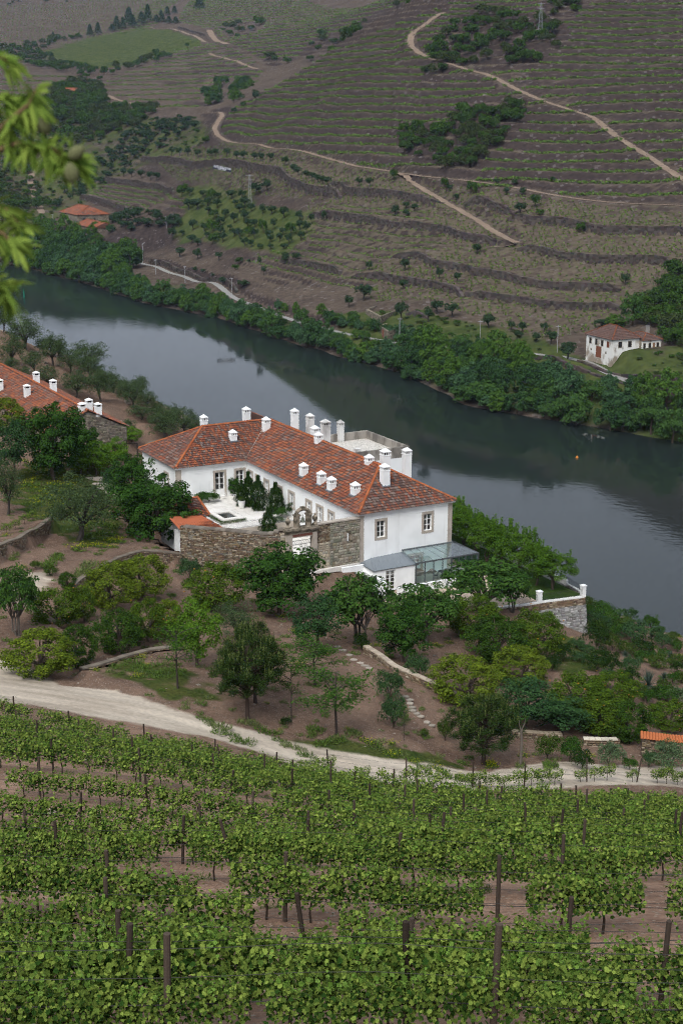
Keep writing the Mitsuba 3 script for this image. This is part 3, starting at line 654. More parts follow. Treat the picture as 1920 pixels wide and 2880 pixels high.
# openings: face, from, to, sill, head, kind
WEST = [(26.9, 27.5, 24.35, 25.95), (23.8, 24.9, 24.3, 25.95), (20.0, 21.8, 23.0, 25.98), (16.7, 18.0, 24.3, 26.0), (12.2, 13.35, 24.3, 26.0), (9.25, 10.6, 23.6, 26.0), (6.5, 7.65, 24.3, 26.0), (28.6, 29.6, 24.35, 26.05)]
SOUTH = [(2.62, 3.70, 24.42, 26.34), (8.80, 9.88, 24.36, 26.34)]
WING = [(-4.12, -2.84, 23.02, 26.30), (-1.22, -0.1, 24.2, 26.25)]
body = man_box((0.4, 0.4, 18.6), (12.6, 42.3, 27.52)) + man_box((-9.3, 30.1, 20.0), (0.5, 42.3, 27.52))
body -= man_box((0.85, 0.85, 23.0), (12.15, 41.9, 27.3)) + man_box((-8.85, 30.55, 22.9), (1.0, 41.9, 27.3)) + man_box((0.85, 0.85, 19.2), (12.15, 41.9, 22.7))
for a, b, s, h in WEST:
    body -= man_box((0, a, s), (0.95, b, h))
for a, b, s, h in SOUTH:
    body -= man_box((a, 0, s), (b, 0.95, h))
for a, b, s, h in WING:
    body -= man_box((a, 29.9, s), (b, 30.65, h))
body -= man_box((7.0, 0, 19.22), (8.5, .95, 21.6))
body -= man_box((-9.5, 33.2, 24.3), (-8.7, 34.3, 26.0))
obj('wall', man_mesh(body, hp), 'plaster', manor)


def on_face(kind):
    if kind == 'west':      # a runs along b, depth along +a
        return lambda v: hp(np.stack([0.4 + v[:, 1], v[:, 0], v[:, 2]], 1))
    if kind == 'south':
        return lambda v: hp(np.stack([v[:, 0], 0.4 + v[:, 1], v[:, 2]], 1))
    if kind == 'wing':
        return lambda v: hp(np.stack([v[:, 0], 30.1 + v[:, 1], v[:, 2]], 1))
    if kind == 'wing_end':
        return lambda v: hp(np.stack([-9.3 + v[:, 1], v[:, 0], v[:, 2]], 1))


def window(parent, fr, a, b, s, h, door=False, rows=3, surround=0.28, name='window', wood=WHITE, rim=True, sur_bsdf='ashlar', rimw=None):
    m = MB()
    r = surround
    m.box((a - r, -.05, h), (b + r, .14, h + r), STONE, fr)
    m.box((a - r, -.047, s - (0 if door else r)), (a, .14, h), STONE, fr)
    m.box((b, -.047, s - (0 if door else r)), (b + r, .14, h), STONE, fr)
    m.box((a - (0 if not door else 0), -.07, s - (r if not door else .1)), (b, .14, s), STONE, fr)
    key = obj(name, m, sur_bsdf, parent)
    c = MB()
    t, z0 = 0.075, s
    if door:
        z0 = s + 0.95
        c.box((a + .01, .2, s + .02), (b - .01, .25, z0), wood, fr)
    mid = (a + b) / 2
    for x0, x1 in ((a, a + t), (b - t, b), (mid - t * .8, mid + t * .8)):
        c.box((x0, .18, z0), (x1, .26, h), wood, fr)
    for k in range(rows + 1):
        z = z0 + (h - z0) * k / rows
        w = t * (.9 if k in (0, rows) else .45)
        for x0, x1 in ((a + t, mid - t * .8), (mid + t * .8, b - t)):
            c.box((x0, .185, max(z - w, z0 + .001)), (x1, .255, min(z + w, h - .001)), wood, fr)
    obj('casement', c, 'vc', key)
    for x0, x1 in ((a + t, mid - t * .8), (mid + t * .8, b - t)):
        for k in range(rows):
            z, z2 = z0 + (h - z0) * k / rows + t * .4, z0 + (h - z0) * (k + 1) / rows - t * .4
            v = fr(np.array([[x0, .22, z], [x1, .22, z], [x1, .22, z2], [x0, .22, z2]]))
            obj('pane', (v, np.array([[0, 1, 2, 3]])), 'pane', key)
    return key


for i, (a, b, s, h) in enumerate(WEST):
    window(manor, on_face('west'), a, b, s, h, door=(s < 23.7 and i == 2))
for a, b, s, h in SOUTH:
    window(manor, on_face('south'), a, b, s, h)
window(manor, on_face('wing'), *WING[0], door=True, name='door')
window(manor, on_face('wing'), *WING[1])
window(manor, on_face('wing_end'), 33.2, 34.3, 24.3, 26.0)
for nm, lo, hi in (('corner_stone', (0.37, 0.37, 19.0), (0.95, .62, 27.3)), ('corner_stone', (12.05, 0.37, 19.0), (12.63, .6, 27.3)), ('corner_stone', (-9.34, 30.06, 22), (-8.75, 30.6, 27.2))):
    obj(nm, MB().box(lo, hi, STONE, hp), 'ashlar', manor)
c = MB()
for lo, hi in (((0.1, 0.1, 27.34), (12.9, .5, 27.5)), ((0.1, .5, 27.34), (.5, 30.0, 27.5)), ((-9.6, 29.8, 27.34), (0.1, 30.2, 27.5)), ((-9.6, 30.2, 27.34), (-9.2, 42.6, 27.5)), ((12.5, .5, 27.34), (12.9, 42, 27.5))):
    c.box(lo, hi, (.75, .74, .72), hp)
obj('cornice', c, 'plaster', manor)
# roof: eaves at 27.55, ridge at 31.05
ZE, ZR, RH = 27.58, 31.08, 6.5
RB = 36.2
roof_under = MB()
dk = (0.10, 0.06, 0.05)
W0 = [(0, 0), (0, 29.7)]
P3 = lambda a, b: [a, b, ZE + (ZR - ZE) * min(a, 13 - a, b) / RH if b < 13 else ZE + (ZR - ZE) * min(a, 13 - a) / RH]
R1, R2_, R3 = [6.5, 6.5, ZR], [6.5, RB, ZR], [-3.2, RB, ZR]
und = lambda pts: roof_under.add(hp(np.array(pts)) - [0, 0, .02], [list(range(i, i + 1)) + [0] * 0 for i in ()] or [[0, i, i + 1] for i in range(1, len(pts) - 1)], dk)
und([[0, 0, ZE], [13, 0, ZE], R1]), und([[0, 0, ZE], R1, R2_, [0, 29.7, ZE]]), und([[0, 29.7, ZE], R2_, R3, [-9.7, 29.7, ZE]]), und([[-9.7, 29.7, ZE], R3, [-9.7, 42.7, ZE]])
und([[-9.7, 42.7, ZE], R3, R2_, [6.5, 42.7, ZE]]), und([[13, 0, ZE], [13, 42.7, ZE], [6.5, 42.7, ZR - .02], R1]), und([[6.5, 42.7, ZE], R2_, [6.5, 42.7, ZR]])
roof = obj('roof', roof_under, 'vc', manor)
SL = math.hypot(RH, ZR - ZE)
cs, sn = RH / SL, (ZR - ZE) / SL
tm = MB()
tm.add(*tiles(rng, (0, 0, ZE), (1, 0, 0), (0, cs, sn), [(0, -.1), (13, -.1), (6.5, SL)], hp, [.35, .25, .2, .5, .5, .55], age=.50))       # river-gable hip
tm.add(*tiles(rng, (0, 29.7, ZE), (0, -1, 0), (cs, 0, sn), [(0, -.1), (29.7, -.1), (29.7 - 6.5, SL), (-6.5, SL)], hp, [.8, .6, .5, .3, .2, .2], age=.64))
tm.add(*tiles(rng, (-9.7, 29.7, ZE), (1, 0, 0), (0, cs, sn), [(0, -.1), (9.7, -.1), (16.2, SL), (6.5, SL)], hp, [.7, .5, .5, .3, .25, .25], age=.62))
tm.add(*tiles(rng, (-9.7, 42.7, ZE), (0, -1, 0), (cs, 0, sn), [(0, -.1), (13, -.1), (6.5, SL)], hp, [.5, .15, .5, .5, .5, .35], age=.50))
tm.add(*tiles(rng, (13, 0, ZE), (0, 1, 0), (-cs, 0, sn), [(0, -.1), (42.7, -.1), (42.7, SL), (6.5, SL)], hp, [.8, .6, .5, .3, .3, .2], rl=0.5))
obj('tile', tm, 'vc', roof, kind='stuff')
for p, q in (((0.05, 0.05, ZE + .05), R1), ((12.95, 0.05, ZE + .05), R1), (R1, R2_), (R3, R2_), ((-9.65, 29.75, ZE + .05), R3), ((-9.65, 42.6, ZE + .05), R3)):
    q2 = list(q)
    q2[2] += .04
    p2 = list(p)
    p2[2] += .04
    ridge(rng, roof, p2, q2, hp)
m = MB()
m.add(hp(np.array([[-.12, 29.6, ZE + .1], [.12, 29.8, ZE + .1], [6.5, 36.1, ZR + .06], [6.3, 36.3, ZR + .06]])), [[0, 1, 2, 3]], (.30, .28, .25))
obj('valley_gutter', m, 'vc', roof)


def chimney(parent, a, b, zb, zt, w=0.82, fr=hp, old=False, slots=3, lantern=0.42, cap=0.42, bs=None):
    bs = bs or ('old_plaster' if old else 'plaster')
    h = w / 2
    zl = zt - cap - lantern
    bx = lambda m, r, z0, z1: m.box((a - r, b - r, z0), (a + r, b + r, z1), WHITE, fr)
    m = MB()
    bx(m, h, zb, zl - .08)
    key = obj('chimney', m, bs, parent)
    m = MB()
    bx(m, h + .05, zl - .08, zl + .02), bx(m, h + .06, zl + lantern - .06, zl + lantern + .04)
    t = 0.09
    for sx in np.linspace(-h + t / 2, h - t / 2, slots + 1):
        for sy in (-h + t / 2, h - t / 2):
            for x, y in ((sx, sy), (sy, sx)):
                m.box((a + x - t / 2, b + y - t / 2, zl + .02), (a + x + t / 2, b + y + t / 2, zl + lantern - .06), WHITE, fr)
    obj('lantern', m, bs, key)
    m = MB().box((a - h * .6, b - h * .6, zl + .02), (a + h * .6, b + h * .6, zl + lantern - .06), (.03, .028, .026), fr)
    obj('flue', m, 'vc', key)
    e = h + .03
    v = fr(np.array([[a - e, b - e, zl + lantern + .04], [a + e, b - e, zl + lantern + .04], [a + e, b + e, zl + lantern + .04], [a - e, b + e, zl + lantern + .04], [a, b, zt]]))
    obj('cap', MB().add(v, [[0, 1, 4], [1, 2, 4], [2, 3, 4], [3, 0, 4], [1, 0, 3], [3, 2, 1]], (.55, .54, .52) if old else WHITE), bs, key)
    return key


def on_w(a):
    return ZE + (ZR - ZE) * a / RH


CH = [(1.5, 16.2, on_w(1.1), 30.0, .82), (1.5, 11.6, on_w(1.1), 30.0, .82), (1.35, 8.8, on_w(1.0), 29.95, .84), (2.05, 4.35, on_w(1.7), 30.2, .86), (6.2, 21.3, 30.6, 32.3, .84), (6.2, 8.5, 30.6, 32.1, .84),
      (-.1, 33.3, on_w(3.3), 31.0, .84), (4.95, 33.8, 29.8, 32.1, .86), (5.5, 3.65, on_w(3.3), 32.1, .88), (-1.6, 39.3, 29, 32.05, .8), (4.9, 39.9, 29, 32.4, .86), (9.9, 35.3, 28.5, 32.5, .84), (8.0, 25.7, 29.4, 32.15, .86), (9.6, 10.6, 28.6, 32.0, .98), (13.15, 11.5, 20, 31.55, .88)]
for i, (a, b, zb, zt, w) in enumerate(CH):
    k = chimney(manor, a, b, zb, zt, w)
    if zb > 27.6 and a < 6 and i < 9:
        obj('flashing', MB().box((a - w / 2 - .16, b - w / 2 - .14, zb + .0), (a + w / 2 + .02, b + w / 2 + .14, zb + .17), (.24, .26, .28), hp), 'zinc', k)
chimney(manor, 11.35, 33.6, 28.5, 32.0, .86, old=True)
chimney(manor, 11.3, 29.1, 28, 32.0, 1.0, old=True)
tag(chimney(manor, 16.6, 34.75, 27.2, 30.35, .74, old=True), 'weathered chimney standing on the gravel roof')
# the flat roofed annex on the river side
an = MB()
an.box((12.6, 24, 17), (21, 35.2, 26.9), WHITE, hp)
annex = obj('annex', an, 'plaster', manor, 'white annex with a gravel roof behind a grey parapet')
pp = MB()
for lo, hi in (((12.9, 23.95, 26.9), (21.05, 24.25, 28.3)), ((20.75, 24.25, 26.9), (21.05, 35.25, 28.3)), ((12.9, 34.95, 26.9), (20.75, 35.25, 28.3))):
    pp.box(lo, hi, (.5, .5, .5), hp)
scene['old_concrete'] = {'type': 'twosided', 'b': {'type': 'diffuse', 'reflectance': mikit.proc(lambda p, n, uv: mix((0.34, 0.31, 0.275), (0.15, 0.135, 0.12), smoothstep(0.35, 0.75, fbm(p.x * 1.3, p.y * 1.3, p.z * .5, 3))))}}
obj('parapet', pp, 'old_concrete', annex)
obj('gravel_roof', MB().box((12.9, 24.25, 26.9), (20.75, 34.95, 27.2), (.5, .5, .5), hp), 'gravel', annex)
obj('roof_vent', MB().box((13.6, 24.9, 27.2), (14.3, 25.6, 28.5), (.6, .58, .55), hp), 'old_plaster', annex)

# ------------------------------------------------------------------ conservatory and porch against the river front
cons = thing('conservatory', 'glass and grey metal conservatory with zinc porch roof against the white front wall', 'conservatory')
m = m3.Manifold.compose([man_box((0.55, -2.85, 19.15), (5.72, -2.6, 21.72)), man_box((0.55, -2.6, 19.15), (.8, 0.36, 21.7))]) - man_box((1.95, -3, 19.2), (3.15, -2.5, 21.5))
porch = obj('porch_wall', man_mesh(m, hp), 'plaster', cons)
m = MB()
q = hp(np.array([[0.3, -3, 21.78], [5.85, -3, 21.78], [6.0, .38, 22.3], [1.85, .38, 22.15], [.4, .38, 21.78]]))
m.add(q, [[0, 1, 2], [0, 2, 3], [0, 3, 4]], ZINC)
q2 = q - [0, 0, .07]
m.add(q2, [[0, 1, 2], [0, 2, 3], [0, 3, 4]], ZINC)
proof = obj('porch_roof', m, 'zinc', cons)
for i in range(8):
    t = (i + .5) / 8
    a, b = q[0] * (1 - t) + q[1] * t, q[3] * (1 - t) + q[2] * t
    if i == 0:
        b = a * .45 + b * .55
    obj('seam', MB().tube([a + [0, 0, .02], b + [0, 0, .02]], .025, ZINC, 4), 'zinc', proof)
obj('seam', MB().tube([q[0] + [0, 0, .02], q[3] + [0, 0, .02]], .035, ZINC, 4), 'zinc', proof)
for x0, x1, dpt in ((1.97, 2.52, -2.72), (2.56, 3.13, -2.74)):
    fr = lambda v, d=dpt: hp(np.stack([v[:, 0], d + v[:, 1] * .4, v[:, 2]], 1))
    m = MB()
    t = .07
    for lo, hi in (((x0, 0, 19.22), (x0 + t, .1, 21.48)), ((x1 - t, 0, 19.22), (x1, .1, 21.48))):
        m.box(lo, hi, WHITE, fr)
    for k in range(6):
        z = 19.25 + 2.2 * k / 5
        m.box((x0 + t, 0.005, z - .03), (x1 - t, .095, z + .03), WHITE, fr)
    d = obj('door', m, 'vc', porch)
    obj('pane', (fr(np.array([[x0 + t, .05, 19.25], [x1 - t, .05, 19.25], [x1 - t, .05, 21.45], [x0 + t, .05, 21.45]])), np.array([[0, 1, 2, 3]])), 'pane', d)
GA = [5.78, 6.95, 8.1, 9.3, 10.5, 11.45, 12.35, 13.2, 14.1]
fm = MB()
zf, ztp, zev = 19.2, 22.5, 21.86
for i, a in enumerate(GA):
    r = .085 if i in (4, 8) else .04
    fm.box((a - r, -3.05, zf), (a + r, -2.93, zev), (.075, .08, .085), hp)
fm.box((5.7, -3.08, zev - .07), (14.18, -2.9, zev + .06), (.075, .08, .085), hp)
fm.box((5.9, .28, ztp - .05), (12.75, .4, ztp + .08), (.15, .16, .17), hp)
fm.box((5.7, -3.06, zf - .1), (14.18, -2.9, zf + .08), (.075, .08, .085), hp)
SB = [-3, -1.2, .6, 2.4, 4.2, 6.0, 7.8]
for b in SB:
    fm.box((14.05, b - .05, zf), (14.17, b + .05, zev), (.075, .08, .085), hp)
fm.box((14.03, -3.0, zev - .07), (14.18, 7.9, zev + .06), (.075, .08, .085), hp)
rails = [((a, -3, zev + .02), (a if a < 12.6 else 12.6, .36 if a < 12.6 else .36 - 0, ztp)) for a in GA[:7]]
top = lambda a: (5.9 + (a - 5.78) * (12.6 - 5.9) / (14.1 - 5.78), .36, ztp)
for i, a in enumerate(GA):
    fm.tube(hp(np.array([(a, -3, zev + .03), top(a)])), .045 if i in (0, 4, 8) else .03, (.10, .11, .12), 4)
for b in SB[1:]:
    fm.tube(hp(np.array([(14.1, b, zev + .03), (12.62, max(b, .4), ztp - .05)])), .03, (.10, .11, .12), 4)
obj('frame', fm, 'vc', cons)
quad = np.array([[0, 1, 2, 3]])
for i in range(len(GA) - 1):
    a, b = GA[i], GA[i + 1]
    obj('glass_pane', (hp(np.array([(a, -2.99, zf), (b, -2.99, zf), (b, -2.99, zev), (a, -2.99, zev)])), quad), 'tinted_pane', cons)
    obj('roof_pane', (hp(np.array([(a, -3, zev + .03), (b, -3, zev + .03), top(b), top(a)])), quad), 'tinted_pane', cons)
for i in range(len(SB) - 1):
    a, b = SB[i], SB[i + 1]
    obj('glass_pane', (hp(np.array([(14.1, a, zf), (14.1, b, zf), (14.1, b, zev), (14.1, a, zev)])), quad), 'tinted_pane', cons)
    obj('roof_pane', (hp(np.array([(14.1, a, zev + .03), (14.1, b, zev + .03), (12.62, max(b, .4), ztp - .05), (12.62, max(a, .4), ztp - .05)])), quad), 'tinted_pane', cons)
window(cons, on_face('south'), 7.0, 8.5, 19.24, 21.6, door=True, name='inner_door')
obj('floor', MB().box((5.75, -2.9, 19.0), (14.05, 0.38, 19.2), (.36, .30, .25), hp), 'vc', cons)
tb = thing('garden_table', 'round dark iron table inside the conservatory', 'table')
m = MB()
c0 = hw(10.0, -1.7)
m.tube([[*c0, 19.92], [*c0, 19.96]], [.42, .42], IRON, 14), m.tube([[*c0, 19.2], [*c0, 19.92]], [.05, .05], IRON, 6), m.tube([[*c0, 19.2], [*c0, 19.24]], [.25, .2], IRON, 10)
obj('table_top', m, 'vc', tb)


def chair(x, y, z, rz, col, text, grp):
    key = thing('garden_chair', text, 'chair', grp)
    c, s = math.cos(rz), math.sin(rz)
    fr = lambda v: np.stack([x + v[:, 0] * c - v[:, 1] * s, y + v[:, 0] * s + v[:, 1] * c, z + v[:, 2]], 1)
    w = np.linspace(0, 2 * np.pi, 15)[:-1]
    m = MB()
    p = np.stack([np.cos(w) * .23, np.sin(w) * .23, w * 0 + .45], 1)
    v, f = tube(np.array([[0, 0, .43], [0, 0, .47]]), np.array([.23, .23]), 12)
    m.add(fr(v), f, col)
    obj('seat', m, 'vc', key)
    for sx in (-1, 1):
        for sy in (-1, 1):
            v, f = tube(np.array([[sx * .16, sy * .16, .44], [sx * .21, sy * .21, 0]]), np.array([.014, .014]), 5)
            obj('leg', MB().add(fr(v), f, col), 'vc', key)
    w = np.linspace(0, np.pi, 11)
    m = MB()
    for r, h in ((.2, .45), (.12, .34)):
        v, f = tube(np.stack([np.cos(w) * r, w * 0 - .2 - .03 * np.sin(w), .45 + np.sin(w) * h], 1), np.full(11, .016), 5)
        m.add(fr(v), f, col)
    v, f = tube(np.array([[0, -.2, .45], [0, -.23, .9]]), np.array([.014, .014]), 5)
    m.add(fr(v), f, col)
    obj('backrest', m, 'vc', key)


for a, b, r, w in ((9.1, -1.9, 1.2, 'left of'), (10.9, -1.5, 4.0, 'right of'), (10.2, -2.4, .2, 'in front of')):
    chair(*hw(a, b), 19.2, r, IRON, f'dark iron chair {w} the round table inside the conservatory', None)
chair(*hw(-3.5, 29.0), 23.0, 2.2, WHITE, 'white round wire chair nearest the courtyard door', None)
chair(*hw(-2.0, 28.6), 23.0, .9, WHITE, 'white wire chair beside the dark cypress in the courtyard', None)
# ------------------------------------------------------------------ courtyard, gate, garden walls, terrace
rng = RND(23)
outline = np.array([(-9.2, 15.6), (0.36, 15.6), (0.36, 30.06), (-9.0, 30.06), (-9.0, 33), (-13.5, 33), (-13.5, 20.1), (-11.2, 20.1), (-11.2, 15.6)])
v, f = trimesh.creation.triangulate_polygon(Polygon(outline), engine='earcut')


def slab(poly, z0, z1):
    m = trimesh.creation.extrude_polygon(poly, z1 - z0, engine='earcut')
    return hp(np.array(m.vertices) + [0, 0, z0]), np.array(m.faces)


yard = obj('courtyard', slab(Polygon(outline), 21.0, 22.985), 'ashlar', kind='structure')
P = Polygon(outline).buffer(-.03)
row, b = 0, 15.65
while b < 33:
    h = [1.7, 1.25, 2.1][row % 3]
    a = -14 + [0, 1.7, .8][row % 3]
    while a < .4:
        w = [3.4, 2.3, 4.1][(row + int(a)) % 3]
        q = shapely.box(a + .035, b + .035, a + w - .035, b + h - .035).intersection(P)
        if q.area > .2 and q.geom_type == 'Polygon':
            vv, ff = slab(q, 22.985, 23.0)
            obj('paving_slab', (vv, ff), 'paving', yard)
        a += w
    b += h
    row += 1
low = obj('lower_yard', slab(Polygon([(-8.2, -.6), (0.36, .2), (.36, 15.58), (-11.1, 15.58), (-16, 8.0), (-12.4, 3.6), (-8.9, .8)]), 20.6, 21.9), 'paving', kind='structure')


def railing(pts, z, h, fr, text, col=IRON, gap=0.14, cat='railing', grp=None):
    key = thing('railing', text, cat, grp)
    p = resample(pts, gap)
    m = MB()
    v = fr(np.concatenate([p, np.full((len(p), 1), 0.0)], 1))
    z = np.broadcast_to(z, len(p))
    bars = MB()
    for i in range(len(p)):
        bars.tube([[v[i, 0], v[i, 1], z[i]], [v[i, 0], v[i, 1], z[i] + h + (.06 if i % 2 else 0)]], .011, col, 4)
    obj('bar', bars, 'vc', key, kind='stuff')
    for dz in (.08, h - .1):
        m.tube(np.stack([v[:, 0], v[:, 1], z + dz], 1), .016, col, 4)
    obj('rail', m, 'vc', key)


railing([(-9.9, 15.75), (-4.7, 15.7)], 23.0, .85, hp, 'thin iron railing at the courtyard edge in front of the square basin')
railing([(-3.5, 15.68), (0.2, 15.65)], 23.0, .85, hp, 'thin iron railing at the courtyard edge behind the stone gateway')
# basin
bas = thing('stone_basin', 'square pale stone water basin ringed by a low hedge in the courtyard', 'basin')
ax, bx_ = -6.9, 20.4
o = man_box((ax - 1.25, bx_ - 1.75, 23.0), (ax + 1.25, bx_ + 1.75, 23.36)) + man_box((ax - 1.4, bx_ - 1.9, 23.3), (ax + 1.4, bx_ + 1.9, 23.47)) - man_box((ax - .85, bx_ - 1.3, 23.1), (ax + .85, bx_ + 1.3, 24))
obj('rim', man_mesh(o, hp), 'paving', bas)
obj('water', (hp(np.array([(ax - .85, bx_ - 1.3, 23.33), (ax + .85, bx_ - 1.3, 23.33), (ax + .85, bx_ + 1.3, 23.33), (ax - .85, bx_ + 1.3, 23.33)])), quad), 'water', bas)
pl = thing('planter', 'tall white planter with leafy plants in the courtyard', 'planter')
c0 = hw(-3.3, 23.9)
prof = np.array([[.28, 0], [.33, .1], [.42, .55], [.47, .9], [.5, .95]])
v, f = tube(np.array([[*c0, 23.0 + z] for r, z in prof]), prof[:, 0], 14)
obj('pot', MB().add(v, f, (.7, .69, .66)), 'vc', pl)

# the stone gateway: a 2.5 m opening between pilasters, cornice and bell frame
gate = thing('stone_gateway', 'old stone gateway with carved cornice and a bell frame on top', 'gateway')
g = MB()
for lo, hi in (((-8.85, -.12, 21.3), (-8.2, .62, 26.4)), ((-5.7, -.12, 21.3), (-5.2, .62, 26.4))):
    g.box(lo, hi, STONE, hp)
obj('pilaster', g, 'ashlar', gate)
obj('lintel', MB().box((-8.2, -.06, 26.0), (-5.7, .58, 26.42), STONE, hp), 'ashlar', gate)
obj('plaque', MB().box((-8.15, -.10, 26.12), (-5.75, -.06, 26.36), (.16, .065, .05), hp), 'vc', gate, 'dark red plaque over the opening')
cr = MB()
for lo, hi in (((-8.95, -.14, 26.42), (-5.1, .64, 26.72)), ((-9.05, -.3, 26.72), (-5.0, .8, 26.86)), ((-9.1, -.38, 26.86), (-4.95, .88, 26.98)), ((-9.0, -.25, 26.98), (-5.05, .75, 27.08))):
    cr.box(lo, hi, (.30, .26, .22), hp)
scene['old_stone'] = {'type': 'twosided', 'b': {'type': 'diffuse', 'reflectance': mikit.proc(lambda p, n, uv: mix((0.30, 0.25, 0.195), (0.085, 0.075, 0.055), smoothstep(0.3, 0.7, fbm(p.x * 2.2, p.y * 2.2, p.z * 2.2, 3))))}}
obj('cornice', cr, 'old_stone', gate)
bf = MB()
for x in (-7.45, -6.0):
    bf.box((x - .28, .1, 27.08), (x + .28, .6, 28.35), (.2, .17, .13), hp)
    bf.box((x - .36, .04, 28.35), (x + .36, .66, 28.5), (.2, .17, .13), hp)
w = np.linspace(0, np.pi, 13)
arch = np.stack([-6.725 + np.cos(w) * .78, w * 0 + .35, 28.5 + np.sin(w) * .55], 1)
v, f = tube(arch, np.full(13, .22), 6)
bf.add(hp(v), f, (.2, .17, .13))
bf.box((-6.95, .12, 29.0), (-6.5, .58, 29.3), (.2, .17, .13), hp)
obj('bell_frame', bf, 'old_stone', gate)
prof = np.array([[.30, 27.55], [.27, 27.62], [.18, 27.85], [.15, 28.05], [.05, 28.12], [.02, 28.45]])
c0 = hw(-6.72, .35)
v, f = tube(np.array([[*c0, z] for r, z in prof]), prof[:, 0], 12)
obj('bell', MB().add(v, f, (.16, .17, .14)), 'vc', gate)
for x in (-8.55, -5.25):
    c0 = hw(x, .3)
    prof = np.array([[.26, 27.08], [.28, 27.25], [.14, 27.35], [.13, 27.5], [.28, 27.75], [.3, 27.95], [.2, 28.1], [.08, 28.2], [.13, 28.32], [.03, 28.45]])
    v, f = tube(np.array([[*c0, z] for r, z in prof]), prof[:, 0], 10)
    obj('urn', MB().add(v, f, STONE), 'old_stone', gate)
ig = thing('iron_gate', 'dark iron gate leaf standing open inside the stone gateway', 'gate')
m = MB()
for t in np.linspace(0.5, 1.75, 9):
    m.tube(hp(np.array([(-5.6 - t * .45, t, 21.95), (-5.6 - t * .45, t, 24.7 + .15 * math.sin((t - .5) * 2.5))])), .018, IRON, 4)
obj('bar', m, 'vc', ig, kind='stuff')
m = MB().box((-5.63, .48, 21.95), (-5.57, 1.78, 23.2), IRON, lambda v: hp(np.asarray(v) - np.asarray(v)[:, 1:2] * [.45, 0, 0]))
obj('panel', m, 'vc', ig)
obj('diamond', MB().add(hp(np.array([(-6.15, 1.13, 22.25), (-6.28, 1.43, 22.6), (-6.15, 1.13, 22.95), (-6.02, .83, 22.6)])), [[0, 1, 2, 3]], (.10, .10, .10)), 'vc', ig)
m = MB()
for z in (25.1, 25.55):
    m.tube(hp(np.array([(-8.2, .3, z), (-5.7, .3, z)])), .03, IRON, 5)
for t in np.linspace(-8.15, -5.9, 9):
    m.tube(hp(np.array([(t, .3, 25.1), (t + .28, .3, 25.55)])), .012, IRON, 4), m.tube(hp(np.array([(t + .28, .3, 25.1), (t, .3, 25.55)])), .012, IRON, 4)
obj('overthrow', m, 'vc', ig)

# wall between gateway and house
w1 = thing('courtyard_wall', 'high grey stone wall with a slit window between gateway and white house', 'stone wall')
m = (man_box((-5.2, .3, 20.6), (0.38, .75, 27.0)) - man_box((-1.22, .2, 24.45), (-.8, .9, 25.5)))
obj('core', man_mesh(m, hp), 'old_stone', w1)
fa = lambda u, d, z: hp(np.stack([u, 0.3 + d, z], 1))
stone_face(rng, w1, fa, (-5.2, -3.4), lambda u: 21.2, lambda u: 24.9, .36, PALE_STONE[:3], keep=60, big=.3)
stone_face(rng, w1, fa, (-5.2, -3.4), lambda u: 24.9, lambda u: 26.95, .2, SCHIST, keep=25, big=.3)
stone_face(rng, w1, fa, (-3.4, 0.36), lambda u: 20.8, lambda u: 26.95, .34, [(0.27, 0.245, 0.195), (0.22, 0.205, 0.165), (0.33, 0.30, 0.245), (0.24, 0.205, 0.15), (.2, .195, .15)], keep=170, big=.3, holes=[(-1.35, -.68, 24.3, 25.6)])
for i in range(7):
    a = -5.25 + i * .8
    obj('coping', MB().box((a, .16, 27.0), (a + .78, .9, 27.13 + .02 * (i % 2)), (.38, .34, .29), hp), 'ashlar', w1)
# curved wall left of the gateway
CW = np.array([(-8.85, .35), (-10.4, 1.5), (-12.0, 3.2), (-14.1, 5.5), (-15.9, 7.1), (-17.6, 9.0)])
cl = smooth_line(CW, .35)
cn = side(cl)
if (cn @ np.array([1, 1]) < 0).mean() > .5:
    cn = -cn
cs_ = np.concatenate([[0], np.cumsum(np.linalg.norm(np.diff(cl, axis=0), axis=1))])
CLEN = cs_[-1]


def curve_frame(u, d, z):
    x = np.stack([np.interp(u, cs_, cl[:, k]) for k in (0, 1)], 1)
    n = np.stack([np.interp(u, cs_, cn[:, k]) for k in (0, 1)], 1)
    q = x + n * np.asarray(d)[:, None]
    return hp(np.concatenate([q, np.asarray(z)[:, None]], 1))


ctop = lambda u: 26.38 + .6 * max(0, 1 - u / 1.6)
w2 = thing('courtyard_wall', 'high curved brown schist wall left of the stone gateway', 'stone wall')
us = np.linspace(0, CLEN, 24)
m = MB()
for u0, u1 in zip(us[:-1], us[1:]):
    q = [[u0, .06, 20.8], [u1, .06, 20.8], [u1, .55, 20.8], [u0, .55, 20.8], [u0, .06, ctop(u0)], [u1, .06, ctop(u1)], [u1, .55, ctop(u1)], [u0, .55, ctop(u0)]]
    q = np.array(q)
    m.add(curve_frame(q[:, 0], q[:, 1], q[:, 2]), [[0, 1, 5, 4], [4, 5, 6, 7], [2, 3, 7, 6]], (.1, .08, .065))
obj('core', m, 'vc', w2)
stone_face(rng, w2, curve_frame, (0.5, CLEN), lambda u: 21.0, lambda u: ctop(u) - .1, .21, SCHIST + [(.22, .2, .165)], keep=280, big=.34)
stone_face(rng, w2, curve_frame, (0.0, .55), lambda u: 21.0, lambda u: ctop(u) - .3, .5, PALE_STONE[:3], keep=40, big=.2)
